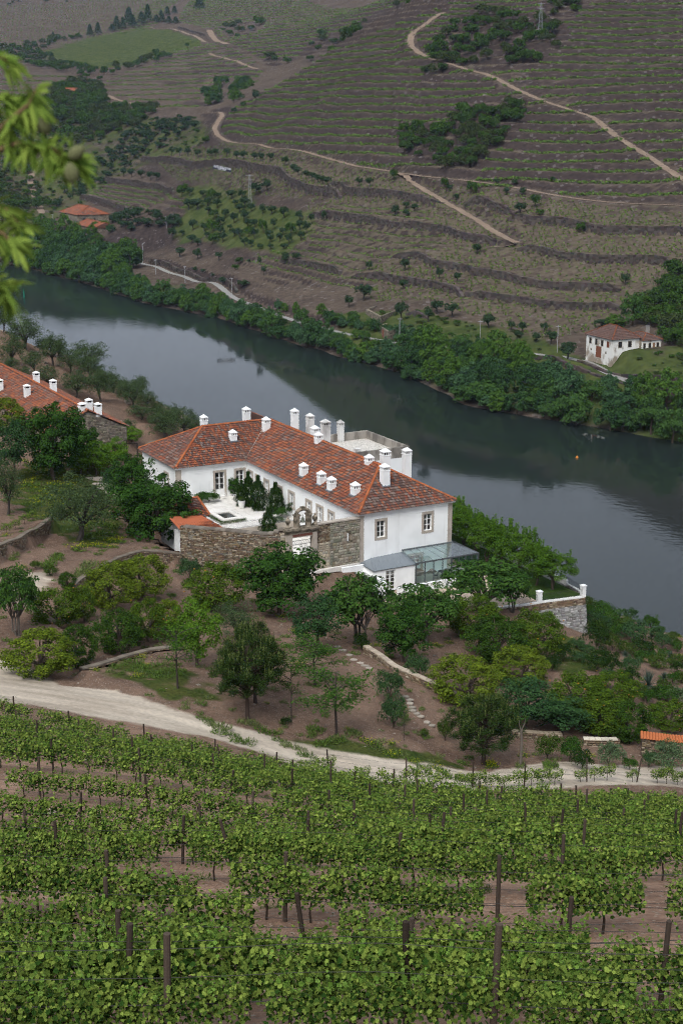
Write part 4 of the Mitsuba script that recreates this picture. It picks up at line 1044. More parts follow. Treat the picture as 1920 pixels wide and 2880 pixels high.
for u in np.arange(0.1, CLEN - .5, .62):
    q = np.array([[u, -.1, 0], [u + .6, -.1, 0], [u + .6, .66, 0], [u, .66, 0], [u, -.06, .16], [u + .6, -.06, .16], [u + .6, .6, .2], [u, .6, .2]])
    zz = ctop(u) - .1 + rng.uniform(-.02, .03)
    obj('coping', MB().add(curve_frame(q[:, 0], q[:, 1], q[:, 2] + zz), [[0, 1, 5, 4], [4, 5, 6, 7], [1, 2, 6, 5], [3, 0, 4, 7], [2, 3, 7, 6]], np.array((.17, .145, .12)) * rng.uniform(.7, 1.3)), 'vc', w2)

# sheds inside the wall
shed = thing('tiled_shed', 'small white shed with a red tiled roof left of the courtyard', 'shed')
obj('wall', MB().box((-15.6, 15.9, 21.5), (-11.45, 20, 25.05), WHITE, hp), 'plaster', shed)
m = MB()
m.add(hp(np.array([(-16, 15.4, 25.15), (-11.2, 15.4, 25.15), (-10.8, 20.1, 26.2), (-16, 20.1, 26.2)])), quad, dk)
sr = obj('roof', m, 'vc', shed)
L_ = math.hypot(4.7, 1.05)
obj('tile', MB().add(*tiles(rng, (-16, 15.4, 25.18), (1, 0, 0), (0, 4.7 / L_, 1.05 / L_), [(0, 0), (4.8, 0), (5.1, L_), (0, L_)], hp, [.7, .5, .5, .3, .2, .1])), 'vc', sr, kind='stuff')
ridge(rng, sr, (-11.2, 15.4, 25.25), (-10.8, 20.1, 26.3), hp)
ridge(rng, sr, (-16, 20.1, 26.25), (-10.8, 20.1, 26.25), hp)
lean = thing('lean_to_shed', 'low lean-to with a curved red tile roof behind the schist wall', 'shed')
obj('wall', MB().box((-16.2, 9.8, 21.5), (-12.0, 14.3, 24.5), WHITE, hp), 'plaster', lean)
m = MB().add(hp(np.array([(-17.0, 9.4, 25.3), (-13.2, 7.2, 24.9), (-11.3, 11.2, 24.75), (-12.6, 14.6, 25.6), (-16.8, 14.6, 26.0)])), [[0, 1, 2], [0, 2, 3], [0, 3, 4]], (.40, .12, .06))
lr = obj('roof', m, 'vc', lean)
obj('tile', MB().add(*tiles(rng, (-16.9, 9.0, 25.22), (.97, 0, -.1), (.1, 1, .10), [(.2, 0.2), (4.6, -1), (5.2, 2.5), (4.2, 5.4), (0, 5.4)], hp, [1, .9, .5, .12, .05, .05], age=.7)), 'vc', lr, kind='stuff')

# patio, approach, low white walls, lawn terrace
def poly_slab(name, pts, z0, z1, bsdf, **k):
    return obj(name, slab(Polygon(pts), z0, z1), bsdf, kind='structure', **k)


poly_slab('patio', [(-1.6, -7.0), (1.9, -8.0), (4.9, -9.7), (9.9, -13.2), (14.8, -13.85), (15.4, -3.1), (5.7, -3.1), (0.5, -3.1), (0.5, -1.0), (-1.5, -1.0)], 17.6, 19.15, 'cobble')
poly_slab('lawn', [(15.2, -13.8), (20.6, -14.7), (21.5, 46), (12.7, 46), (12.7, 8.0), (14.25, 8.0), (14.25, -3.1), (15.0, -3.1)], 16.5, 19.04, 'lawn_green')
pth = np.array([(-6.95, -.6, 21.75), (-6.4, -1.6, 21.5), (-5.2, -3.0, 21.0), (-3.6, -4.6, 20.4), (-1.9, -5.6, 19.75), (-.2, -6.0, 19.3), (.8, -5.6, 19.17)])
sd = side(pth[:, :2])
m = []
for k, s in ((0, -1.35), (1, -.1), (2, .1), (3, 2.3)):
    m.append(np.concatenate([pth[:, :2] + sd * s, pth[:, 2:] + .02], 1))
vv = np.stack(m, 1).reshape(-1, 3)
ii = np.arange(len(vv)).reshape(-1, 4)
obj('cobbled_path', (hp(vv), np.concatenate([np.stack([ii[:-1, a], ii[1:, a], ii[1:, a + 1], ii[:-1, a + 1]], -1) for a in (0, 2)])), 'cobble', kind='structure')
obj('drain_channel', MB().add(hp(vv), np.stack([ii[:-1, 1], ii[1:, 1], ii[1:, 2], ii[:-1, 2]], -1), (.045, .04, .038)), 'vc', kind='structure')
lw = [('white_wall', 'white L shaped garden wall around a bush bed beside the zinc porch', [((-2.2, -.45, 19.6), (0.6, -.15, 21.75)), ((.3, -5.0, 18.9), (.6, -.45, 21.1)), ((-1.5, -5.25, 18.9), (.6, -5.0, 20.95))]),
      ('white_wall', 'long low white wall in front of the glass conservatory', [((2.3, -4.95, 18.9), (12.8, -4.7, 20.02))]),
      ('white_wall', 'low white kerb wall along the river edge of the lawn', [((21.1, -10.4, 18.4), (21.4, 46, 19.55))]),
      ('white_wall', 'white coping kerb along the front edge of the terrace', [((14.7, -14.05, 19.0), (15.1, -13.75, 19.2))])]
for nm, text, bxs in lw[:3]:
    key = thing(nm, text, 'wall')
    mm = man_box(*bxs[0])
    for b_ in bxs[1:]:
        mm += man_box(*b_)
    obj('masonry', man_mesh(mm, hp), 'plaster', key)
    cp = MB()
    for lo, hi in bxs:
        cp.box((lo[0] - .04, lo[1] - .04, hi[2]), (hi[0] + .04, hi[1] + .04, hi[2] + .06), WHITE, hp)
    obj('coping', cp, 'plaster', key)
EDGE = np.array([(-1.6, -7.05), (1.9, -8.1), (4.9, -9.8), (9.9, -13.35), (13.3, -13.98), (15.1, -14.0), (20.5, -14.8), (21.3, -12.4), (21.6, -8)])
tw = thing('terrace_retaining_wall', 'tall grey stone retaining wall under the lawn terrace corner', 'stone wall')
el = smooth_line(EDGE, .5)
el = resample(EDGE, .4)
en = side(el)
es = np.concatenate([[0], np.cumsum(np.linalg.norm(np.diff(el, axis=0), axis=1))])


def edge_frame(u, d, z):
    x = np.stack([np.interp(u, es, el[:, k]) for k in (0, 1)], 1)
    n = np.stack([np.interp(u, es, en[:, k]) for k in (0, 1)], 1)
    z = np.asarray(z)
    return hp(np.concatenate([x + n * (np.asarray(d) - (19.0 - z) * .09)[:, None], z[:, None]], 1))


us = np.linspace(0, es[-1], 60)
m = MB()
for u0, u1 in zip(us[:-1], us[1:]):
    q = np.array([[u0, .1, 12.5], [u1, .1, 12.5], [u0, .1, 19.0], [u1, .1, 19.0], [u0, .5, 19.0], [u1, .5, 19.0]])
    m.add(edge_frame(q[:, 0], q[:, 1], q[:, 2]), [[0, 1, 3, 2], [2, 3, 5, 4]], (.13, .12, .11))
obj('core', m, 'vc', tw)
ulen = es[-1]
ucut = np.interp(9.9, el[:, 0], es)
stone_face(rng, tw, edge_frame, (0, ucut), lambda u: 16.6, lambda u: 19.0, .24, SCHIST, keep=60)
stone_face(rng, tw, edge_frame, (ucut, ulen), lambda u: 13.0, lambda u: 18.2, .26, [(.34, .33, .32), (.28, .27, .26), (.40, .39, .38), (.22, .21, .2), (.31, .3, .28)], keep=180)
stone_face(rng, tw, edge_frame, (ucut, ulen), lambda u: 18.2, lambda u: 19.0, .22, SCHIST, keep=40)
for i in range(len(us) - 1):
    if us[i] > ucut - 2:
        q = np.array([[us[i], -.06, 19.0], [us[i + 1] - .02, -.06, 19.0], [us[i + 1] - .02, .3, 19.0], [us[i], .3, 19.0], [us[i], -.06, 19.18], [us[i + 1] - .02, -.06, 19.18], [us[i + 1] - .02, .3, 19.18], [us[i], .3, 19.18]])
        if True:
            obj('coping', MB().add(edge_frame(q[:, 0], q[:, 1], q[:, 2]), [[0, 1, 5, 4], [4, 5, 6, 7], [1, 2, 6, 5], [3, 0, 4, 7]], np.array((.74, .73, .70)) * rng.uniform(.9, 1.05)), 'vc', tw)
for (a, b), text in (((14.9, -13.8), 'square white pillar in the middle of the terrace railing'), ((20.35, -14.45), 'square white pillar at the corner of the lawn terrace')):
    key = thing('pillar', text, 'pillar')
    obj('shaft', MB().box((a - .24, b - .24, 19.0), (a + .24, b + .24, 20.25), WHITE, hp), 'plaster', key)
    obj('cap', MB().box((a - .3, b - .3, 20.25), (a + .3, b + .3, 20.36), WHITE, hp), 'plaster', key)
railing([(15.2, -13.9), (20.1, -14.6)], 19.18, .85, hp, 'iron railing between the two white terrace pillars')
railing([(12.2, -13.75), (14.6, -13.85)], 19.18, .85, hp, 'iron railing left of the middle white terrace pillar')
railing([(20.5, -14.1), (21.1, -10.4)], 19.18, .95, hp, 'iron railing from the corner pillar along the river side')

# ------------------------------------------------------------------ the long house behind on the left
rng = RND(31)
lh = thing('long_stone_house', 'long stone house with red tiled roof and white chimneys at left edge', 'house')
hq = lambda v: hp(np.asarray(v, float))
m = man_box((-17.6, 56.4, 22), (-6.3, 104, 27.6)) + m3.Manifold.hull_points(np.array([(-17.6, 56.4, 27.5), (-6.3, 56.4, 27.5), (-11.95, 56.4, 30.35), (-17.6, 104, 27.5), (-6.3, 104, 27.5), (-11.95, 104, 30.35)]))
obj('wall', man_mesh(m, hp), 'old_stone', lh)
gz = lambda u: 27.55 + 2.75 * (1 - abs(u + 11.95) / 5.65)
stone_face(rng, lh, lambda u, d, z: hp(np.stack([u, 56.38 + d, z], 1)), (-17.6, -6.3), lambda u: 22.3, gz, .26, [(.20, .175, .14), (.165, .14, .115), (.25, .22, .175), (.14, .125, .10)], keep=120, big=.45)
m = MB()
m.add(hp(np.array([(-18, 56.1, 27.55), (-11.95, 56.1, 30.5), (-11.95, 104.3, 30.5), (-18, 104.3, 27.55)])), quad, dk)
m.add(hp(np.array([(-5.9, 56.1, 27.55), (-11.95, 56.1, 30.5), (-11.95, 104.3, 30.5), (-5.9, 104.3, 27.55)])), quad, dk)
lr = obj('roof', m, 'vc', lh)
L_ = math.hypot(6.05, 2.95)
m = MB().add(*tiles(rng, (-18, 104.3, 27.57), (0, -1, 0), (6.05 / L_, 0, 2.95 / L_), [(0, 0), (48.2, 0), (48.2, L_), (0, L_)], hp, [.8, .7, .5, .3, .2, .12], age=.58))
m.add(*tiles(rng, (-5.9, 56.1, 27.57), (0, 1, 0), (-6.05 / L_, 0, 2.95 / L_), [(0, 0), (48.2, 0), (48.2, L_), (0, L_)], hp, [.8, .8, .4, .2, .1, .1], rl=.5))
obj('tile', m, 'vc', lr, kind='stuff')
ridge(rng, lr, (-11.95, 104, 30.56), (-11.95, 56.1, 30.56), hp, r=.17)
for a, b, zb, zt, w in ((-14.5, 77.0, 29.0, 31.2, .85), (-11.2, 83.0, 30, 32.0, .85), (-11.0, 75.0, 30, 32.0, .85), (-12.35, 57.4, 29.9, 31.6, .95), (-10.9, 58.8, 29.8, 31.8, .85), (-10.3, 56.7, 29.5, 31.5, .85), (-15.9, 87, 28.6, 30.6, .8)):
    chimney(lh, a, b, zb, zt, w, slots=1, cap=.3, lantern=.36)

# ------------------------------------------------------------------ garden stone walls on the slope
def slope_wall(line, h, thick, text, coping, seed, keep=80, size=.22, name='garden_wall', cols=SCHIST, down=0.5):
    r = RND(seed)
    p = smooth_line(line, .5)
    n = side(p)
    s = np.concatenate([[0], np.cumsum(np.linalg.norm(np.diff(p, axis=0), axis=1))])
    zg = np.minimum(NEAR_H(*(p).T), np.minimum(NEAR_H(*(p + n * .5).T), NEAR_H(*(p - n * .5).T)))
    zg = np.convolve(np.pad(zg, 4, mode='edge'), np.ones(9) / 9, 'valid')
    if (n[:, 1].mean() < 0):
        n = -n                                  # depth runs away from the camera side

    def fr(u, d, z):
        x = np.stack([np.interp(u, s, p[:, k]) for k in (0, 1)], 1)
        q = np.stack([np.interp(u, s, n[:, k]) for k in (0, 1)], 1)
        return np.concatenate([x + q * np.asarray(d)[:, None], (np.asarray(z) + np.interp(u, s, zg))[:, None]], 1)

    key = thing(name, text, 'stone wall')
    m = MB()
    for a, b in zip(s[:-1], s[1:]):
        q = np.array([[a, .05, -down], [b, .05, -down], [b, thick, -down], [a, thick, -down], [a, .05, h], [b, .05, h], [b, thick, h], [a, thick, h]])
        m.add(fr(*q.T), [[0, 1, 5, 4], [4, 5, 6, 7], [2, 3, 7, 6], [1, 2, 6, 5], [3, 0, 4, 7]], (.11, .09, .075))
    obj('core', m, 'vc', key)
    stone_face(r, key, fr, (0, s[-1]), lambda u: -down, lambda u: h, size, cols, keep=keep, big=.3)
    u = 0
    while u < s[-1] - .2 and coping:
        w = min(r.uniform(.35, .75), s[-1] - u)
        q = np.array([[u + .01, -.05, h], [u + w, -.05, h], [u + w, thick + .05, h], [u + .01, thick + .05, h], [u + .02, -.03, h + .09], [u + w - .02, -.03, h + .1], [u + w - .02, thick + .03, h + .1], [u + .02, thick + .03, h + .09]])
        obj('coping', MB().add(fr(*q.T), [[0, 1, 5, 4], [4, 5, 6, 7], [1, 2, 6, 5], [3, 0, 4, 7], [2, 3, 7, 6]], np.array(coping) * r.uniform(.75, 1.15)), 'vc', key)
        u += w
    return key


slope_wall([(2.01,121.75),(3.17,118.75),(4.33,115.5),(6.75,114.25),(9.15,113.25),(11.28,113.0)], .75, .45, 'low schist wall with pale coping running diagonally beside the stepping stones', (.44, .37, .29), 51, 120)
slope_wall([(14.29,109.75),(16.77,110.25),(18.65,110.75)], .6, .4, 'short dark garden wall behind the bare trunk by the road', (.33, .27, .2), 52, 40)
slope_wall([(20.47,110.75),(21.98,110.75),(23.61,111.0)], .62, .45, 'short garden wall with white coping near the tile topped wall', (.62, .56, .46), 53, 40)
for k, ((h, l), text) in enumerate(zip(NEAR_WALLS, ('rubble retaining wall running left from the high schist wall', 'rubble terrace wall below the young vine at far left', 'rubble terrace wall under the lower orange trees', 'short broken stone wall beside the fig tree at left'))):
    slope_wall(l, h * .95, .5, text, (.18, .15, .12), 60 + k, 90, down=h * .5)
key = slope_wall([(25.06,109.25),(26.74,109.0),(28.99,109.0)], 1.75, .5, 'schist wall topped with a row of orange tiles at right edge', None, 55, 90)
p = smooth_line([(25.06,109.25),(26.74,109.0),(28.99,109.0)], .24)
zz = np.convolve(np.pad(NEAR_H(*p.T), 8, mode='edge'), np.ones(17) / 17, 'valid')
nn = side(p)
nn = nn if nn[:, 1].mean() > 0 else -nn
for i in range(len(p)):
    a = np.array([*(p[i] - nn[i] * .22), zz[i] + 1.72])
    b = np.array([*(p[i] + nn[i] * .62), zz[i] + 1.98])
    t = b - a
    s_ = np.array([-nn[i][1], nn[i][0], 0])
    M = np.eye(4)
    M[:3, 0], M[:3, 1], M[:3, 2], M[:3, 3] = t, s_ * .125, np.cross(t / np.linalg.norm(t), s_) * .125 * -1 if np.cross(t, s_)[2] < 0 else np.cross(t / np.linalg.norm(t), s_) * .125, a
    reuse('coping_tile', RIDGE_TILE[sorted(RIDGE_TILE)[1] if sorted(RIDGE_TILE)[1][1] else sorted(RIDGE_TILE)[-1]], T(M.tolist()), key)
# ------------------------------------------------------------------ plant kit
def unit(r, n):
    d = r.normal(size=(n, 3))
    return d / np.linalg.norm(d, axis=1, keepdims=True)


def leaves(r, P, N, size, col, aspect=0.5, fold=0.18, axis=None, lobed=False):
    """one folded leaf per point: P position, N the way it faces, size its length"""
    n = len(P)
    N = N / (np.linalg.norm(N, axis=1, keepdims=True) + 1e-9)
    a = unit(r, n) if axis is None else axis + unit(r, n) * .25
    a = a - N * (a * N).sum(1, keepdims=True)
    a /= np.linalg.norm(a, axis=1, keepdims=True) + 1e-9
    b = np.cross(N, a)
    s = np.broadcast_to(size, n)[:, None]
    if lobed:       # a five lobed vine leaf
        q = np.array([[0, 0, 0], [.12, .36, .10], [.46, .27, .02], [.52, .47, -.02], [.72, .20, .03], [1.05, 0, -.16], [.72, -.20, .03], [.52, -.47, -.02], [.46, -.27, .02], [.12, -.36, .10]])
        F0 = np.array([[0, i, i + 1] for i in range(1, 9)])
    else:
        q = np.array([[0, 0, 0], [.45, aspect / 2, fold], [1, 0, 0], [.45, -aspect / 2, fold]])
        F0 = np.array([[0, 1, 2], [0, 2, 3]])
    V = P[:, None] + (q[:, 0][None, :, None] - .4) * (a * s)[:, None] + q[:, 1][None, :, None] * (b * s)[:, None] + q[:, 2][None, :, None] * (N * s)[:, None]
    F = (F0[None] + (np.arange(n) * len(q))[:, None, None]).reshape(-1, 3)
    return V.reshape(-1, 3), F, np.repeat(np.asarray(col) * [.72, .98, .66], len(q), 0)


def blend(r, n, A, B, spread=1.0, t=None):
    t = r.uniform(0, 1, n) if t is None else t
    return (np.array(A) * (1 - t[:, None]) + np.array(B) * t[:, None]) * r.uniform(1 - .25 * spread, 1 + .25 * spread, (n, 1))


def crown(r, centre, R, n, size, A, B, clumps=26, cr=0.36, shell=(0.55, 0.95), low=-0.75, aspect=0.5, tips=None, up=0.45, hollow=0.0):
    """leaves gathered in clumps over an ellipsoid of radii R; returns the mesh and the clump centres"""
    centre, R = np.array(centre, float), np.array(R, float)
    d = unit(r, clumps * 3)
    d = d[d[:, 2] > low][:clumps]
    k = len(d)
    cc = centre + d * R * r.uniform(*shell, (k, 1))
    crs = cr * R.mean() * r.uniform(.65, 1.3, k)
    tone = r.uniform(0, 1, k)
    per = r.choice(k, n, p=crs ** 2 / (crs ** 2).sum())
    u = unit(r, n)
    u[:, 2] = np.where((u[:, 2] < -.3) & (r.rand(n) < .6), -u[:, 2], u[:, 2])
    P = cc[per] + u * (crs[per] * r.uniform(.55, 1.05, n))[:, None] * [1, 1, .8]
    e = (P - centre) / R
    keep = np.linalg.norm(e, axis=1) > hollow
    P, u, per = P[keep], u[keep], per[keep]
    n = len(P)
    N = u * .7 + (P - centre) / R.mean() * .4 + [0, 0, up] + unit(r, n) * .55
    t = np.clip(tone[per] * .6 + r.uniform(0, .5, n), 0, 1)
    c = blend(r, n, A, B, 1, t)
    if tips is not None:
        out = (np.linalg.norm((P - centre) / R, axis=1) > 1.0) & (r.rand(n) < tips[1])
        c[out] = np.array(tips[0]) * r.uniform(.8, 1.2, (out.sum(), 1))
    return leaves(r, P, N, size * r.uniform(.7, 1.3, n), c, aspect), cc


BARK = (0.085, 0.066, 0.052)


def wood(r, m, h, rad, cc, lean=0.1, limbs=7, col=BARK, fork=0.75, base=(0, 0), n=6):
    """trunk of height h, limbs to the clump centres nearest the crown's heart"""
    top = np.array([base[0] + r.uniform(-lean, lean), base[1] + r.uniform(-lean, lean), h])
    b0 = np.array([base[0], base[1], -.25])
    mid = (b0 + top) / 2 + [r.uniform(-lean, lean) * .6, r.uniform(-lean, lean) * .6, 0]
    m.tube([b0, b0 * .8 + mid * .2 + [0, 0, .05], mid, top], [rad * 1.35, rad, rad * .8, rad * fork], col, n)
    for c in cc[r.permutation(len(cc))[:limbs]]:
        k = top * .55 + c * .45 + [0, 0, .1 * np.linalg.norm(c - top)]
        m.tube([top - [0, 0, .1], k, c], [rad * .55, rad * .38, rad * .14], col, 5)


def group(name, **parts):
    """a plant kept once, for 'instance' entries; its pieces are the parts"""
    g = {'type': 'shapegroup'}
    for k, (mesh, bsdf) in parts.items():
        v, f, c = mesh.get() if isinstance(mesh, MB) else mesh
        g[k] = mikit.ply(trimesh.Trimesh(v, f, process=False), bsdf, color=c)
    scene[name] = g


CITRUS_Y, CITRUS_M, CITRUS_D = ((.088, .104, .016), (.175, .172, .030)), ((.050, .076, .014), (.110, .128, .022)), ((.026, .050, .012), (.062, .088, .020))
# dome shaped citrus trees, unit width and height about 1 x 1 (scaled to 4.6 m), three tones and shapes
for k, (A_, B_) in enumerate([CITRUS_Y, CITRUS_M, CITRUS_D, CITRUS_M, CITRUS_Y]):
    r = RND(100 + k)
    lv, cc = crown(r, (0, 0, 1.8), (2.15, 2.15, 1.8), 7600, .17, A_, B_, clumps=170, cr=.165, shell=(.66, .98), low=-.95, aspect=.5, tips=((B_[0] * 1.25, B_[1] * 1.25, B_[2]), .3))
    m = MB()
    wood(r, m, 1.0, .14, cc, limbs=9)
    if k == 1:
        fr_ = MB()
        for q in cc[r.permutation(len(cc))[:16]] + r.normal(size=(16, 3)) * .3:
            s = trimesh.creation.icosphere(1, .05)
            fr_.add(np.array(s.vertices) + q * [1.08, 1.08, 1.05] - [0, 0, .1], np.array(s.faces), (.42, .17, .03))
        group(f'citrus_kind_{k}', crown=(lv, 'leaf'), trunk=(m, 'vc'), fruit=(fr_, 'vc'))
    else:
        group(f'citrus_kind_{k}', crown=(lv, 'leaf'), trunk=(m, 'vc'))
# lawn trees: upright shoots above a round head, forked trunks
for k in range(2):
    r = RND(120 + k)
    lv, cc = crown(r, (0, 0, 2.8), (2.1, 2.1, 1.7), 4800, .19, (.040, .078, .014), (.110, .150, .026), clumps=100, cr=.19, shell=(.5, .95), low=-.7)
    sh = MB()
    for j in range(9):
        a, q = r.uniform(0, 6.28), r.uniform(.2, 1.5)
        z = np.linspace(0, 1.3, 60)
        P = np.stack([np.cos(a) * q + r.normal(0, .07, 60), np.sin(a) * q + r.normal(0, .07, 60), 3.9 - q * .3 + z], 1)
        sh.add(*leaves(r, P, unit(r, 60) + [0, 0, .4], .2 * np.ones(60), blend(r, 60, (.08, .13, .02), (.12, .17, .03)), .45))
    sh.add(*lv)
    m = MB()
    wood(r, m, 1.5, .13, cc, limbs=6, lean=.25), wood(r, m, 1.7, .10, cc, limbs=4, lean=.5, base=(.12, 0))
    group(f'lawn_tree_kind_{k}', crown=(sh, 'leaf'), trunk=(m, 'vc'))
# dark broadleaf and fig trees: open, big leaved, stems showing
for k, (A_, B_, n, sz, lo) in enumerate([((.022, .050, .014), (.062, .100, .026), 7600, .21, -.6), ((.030, .062, .020), (.085, .125, .036), 4200, .25, -.05), ((.028, .056, .030), (.062, .095, .048), 4600, .2, -.6), ((.070, .115, .016), (.150, .200, .034), 5400, .2, -.6)]):
    r = RND(130 + k)
    lv, cc = crown(r, (0, 0, 2.75), (2.5, 2.5, 2.0), n, sz, A_, B_, clumps=140, cr=.185, shell=(.4, 1.0), low=lo - .35, aspect=.62)
    m = MB()
    wood(r, m, 1.4, .16, cc, limbs=9, lean=.2, col=(.11, .098, .085) if k == 1 else BARK)
    if k == 1:
        wood(r, m, 1.2, .11, cc, limbs=6, lean=.7, col=(.12, .105, .09)), wood(r, m, 1.3, .1, cc, limbs=5, lean=.8, base=(.2, .1), col=(.11, .098, .085))
    group(f'broadleaf_kind_{k}', crown=(lv, 'leaf'), trunk=(m, 'vc'))
# olives: fine grey leaves, airy
for k in range(4):
    r = RND(140 + k)
    lv, cc = crown(r, (0, 0, 2.0), (1.9 + .2 * (k % 2), 1.9, 1.6), 5200, .15, (.048, .060, .034), (.128, .140, .088), clumps=120, cr=.21, shell=(.3, 1.0), low=-.75, aspect=.32)
    m = MB()
    wood(r, m, .9, .17, cc, limbs=8, lean=.25, col=(.06, .052, .045))
    group(f'olive_kind_{k}', crown=(lv, 'leaf'), trunk=(m, 'vc'))
# young open trees: flat layers of small leaves on thin branches
for k in range(3):
    r = RND(150 + k)
    m, lv = MB(), MB()
    m.tube([[0, 0, -.2], [.03, 0, 1.0], [.06, .05, 2.0], [0, 0, 3.4]], [.075, .06, .05, .02], (.055, .045, .04), 6)
    for j in range(15):
        z0 = r.uniform(1.4, 3.2)
        a = j * 2.4 + r.uniform(-.3, .3)
        L = r.uniform(.8, 1.75) * (1.15 - .2 * abs(z0 - 2.2))
        e = np.array([np.cos(a) * L, np.sin(a) * L, z0 + r.uniform(.1, .6)])
        m.tube([[0, 0, z0], e * [.5, .5, 1] - [0, 0, .1], e], [.028, .02, .008], (.06, .05, .045), 4)
        n = 130 if k < 2 else 60
        t = r.uniform(.35, 1.1, n)[:, None]
        P = np.array([0, 0, z0]) * (1 - t) + e * t + r.normal(size=(n, 3)) * [.26, .26, .1]
        lv.add(*leaves(r, P, unit(r, n) * .5 + [0, 0, .9], .16 * r.uniform(.7, 1.3, n), blend(r, n, (.034, .070, .018), (.090, .135, .034)), .42))
    group(f'young_tree_kind_{k}', crown=(lv, 'leaf'), trunk=(m, 'vc'))
# pines: needles on upright candles
for k in range(2):
    r = RND(160 + k)
    lv, cc = crown(r, (0, 0, 3.3), (2.3, 2.3, 2.1), 1, .2, (1, 1, 1), (1, 1, 1), clumps=130, shell=(.4, 1.0), low=-.8)
    m, nd = MB(), MB()
    m.tube([[0, 0, -.2], [.05, 0, 1.3], [0, .05, 3.0], [0, 0, 5.0]], [.15, .12, .09, .03], (.07, .05, .042), 7)
    for c in cc:
        m.tube([[0, 0, min(max(1.4, c[2] - .8), 4)], c * [.5, .5, 1] - [0, 0, .25], c], [.045, .03, .015], (.065, .05, .04), 4)
        n = 90
        d = unit(r, n)
        d[:, 2] = np.abs(d[:, 2]) * .9 + .15
        P = c + d * r.uniform(.1, .34, (n, 1)) + np.array([0, 0, 1]) * r.uniform(-.2, .2, (n, 1))
        nd.add(*leaves(r, P, unit(r, n), .36 * np.ones(n), blend(r, n, (.020, .034, .012), (.058, .072, .026)), .10, 0, axis=d))
        if c[2] > 3.2:
            for q in range(3):
                o = c + r.normal(size=3) * [.14, .14, .05]
                P = o + np.array([0, 0, 1]) * np.linspace(.1, .62, 12)[:, None] + r.normal(size=(12, 3)) * .015
                nd.add(*leaves(r, P, unit(r, 12), .16 * np.ones(12), blend(r, 12, (.10, .098, .042), (.17, .155, .07)), .28, 0, axis=np.tile([0, 0, 1.0], (12, 1))))
    group(f'pine_kind_{k}', crown=(nd, 'leaf'), trunk=(m, 'vc'))
# cypress
for k in range(2):
    r = RND(170 + k)
    n = 3600
    z = r.uniform(0, 1, n) ** .9
    w = (.52 * np.sin(np.clip(z * 1.05 + .12, 0, 1) * np.pi) ** .6 + .06) * (1 + .22 * np.sin(z * 23 + r.randint(9)))
    a = r.uniform(0, 6.28, n)
    w = w * (1 + .22 * np.sin(a * 5 + z * 4))
    P = np.stack([np.cos(a) * w, np.sin(a) * w, z * 2.9 + .1], 1) + r.normal(size=(n, 3)) * .05
    lv = leaves(r, P, np.stack([np.cos(a), np.sin(a), a * 0 + .3], 1) + unit(r, n) * .5, .15 * np.ones(n), blend(r, n, (.012, .024, .008), (.042, .060, .016)), .4, axis=np.tile([0, 0, 1.0], (n, 1)))
    group(f'cypress_kind_{k}', crown=(lv, 'leaf'), trunk=(MB().tube([[0, 0, -.2], [0, 0, 1.4]], [.08, .05], BARK, 6), 'vc'))
# low shrubs: four tones
SHRUB = [((.030, .062, .018), (.078, .118, .030)), ((.040, .058, .018), (.100, .115, .034)), ((.036, .064, .036), (.085, .115, .062)), ((.018, .034, .012), (.046, .066, .022)), ((.085, .100, .070), (.15, .165, .12))]
for k, (A_, B_) in enumerate(SHRUB):
    r = RND(180 + k)
    lv, cc = crown(r, (0, 0, .62), (1.0, 1.0, .62), 1900, .12, A_, B_, clumps=60, cr=.24, shell=(.4, .92), low=-.35, aspect=.4)
    m = MB()
    wood(r, m, .25, .05, cc, limbs=6, lean=.1)
    group(f'shrub_kind_{k}', foliage=(lv, 'leaf'), stem=(m, 'vc'))
# yucca rosettes
for k in range(2):
    r = RND(190 + k)
    m, bl = MB(), MB()
    m.tube([[0, 0, -.2], [.03, 0, .5]], [.14, .12], (.10, .085, .07), 7)
    for j in range(110):
        a, e = r.uniform(0, 6.28), r.uniform(-.25, 1.5)
        d = np.array([np.cos(a) * np.cos(e), np.sin(a) * np.cos(e), np.sin(e)])
        s = np.array([-np.sin(a), np.cos(a), 0]) * .045
        p0, L = np.array([0, 0, .5]), r.uniform(.9, 1.35)
        t = p0 + d * L - [0, 0, .12 * (1.2 - np.sin(e))]
        h = p0 + d * L * .5
        c = np.array((.060, .092, .068)) * r.uniform(.6, 1.5)
        bl.add([p0 - s, p0 + s, h + s * .9, h - s * .9, t], [[0, 1, 2], [0, 2, 3], [3, 2, 4]], c)
    group(f'yucca_kind_{k}', blades=(bl, 'leaf'), stem=(m, 'vc'))
# flowering weeds and grass tufts
for k, (A_, B_, fl) in enumerate([((.070, .100, .026), (.14, .15, .05), None), ((.075, .100, .026), (.13, .15, .04), (.62, .44, .02)), ((.13, .125, .06), (.20, .18, .09), None)]):
    r = RND(200 + k)
    n = 110
    a = r.uniform(0, 6.28, n)
    q = np.sqrt(r.uniform(0, 1, n)) * .5
    P = np.stack([np.cos(a) * q, np.sin(a) * q, r.uniform(.02, .3, n)], 1)
    bl = MB().add(*leaves(r, P, unit(r, n), .32 * r.uniform(.6, 1.3, n), blend(r, n, A_, B_), .16, .02, axis=np.stack([np.cos(a) * .4, np.sin(a) * .4, a * 0 + 1], 1)))
    if fl:
        P = np.stack([r.normal(0, .3, 46), r.normal(0, .3, 46), r.uniform(.3, .55, 46)], 1)
        bl.add(*leaves(r, P, unit(r, 46) + [0, 0, 1], .07 * np.ones(46), np.tile(fl, (46, 1)), .9))
    group(f'weed_kind_{k}', blades=(bl, 'leaf'))
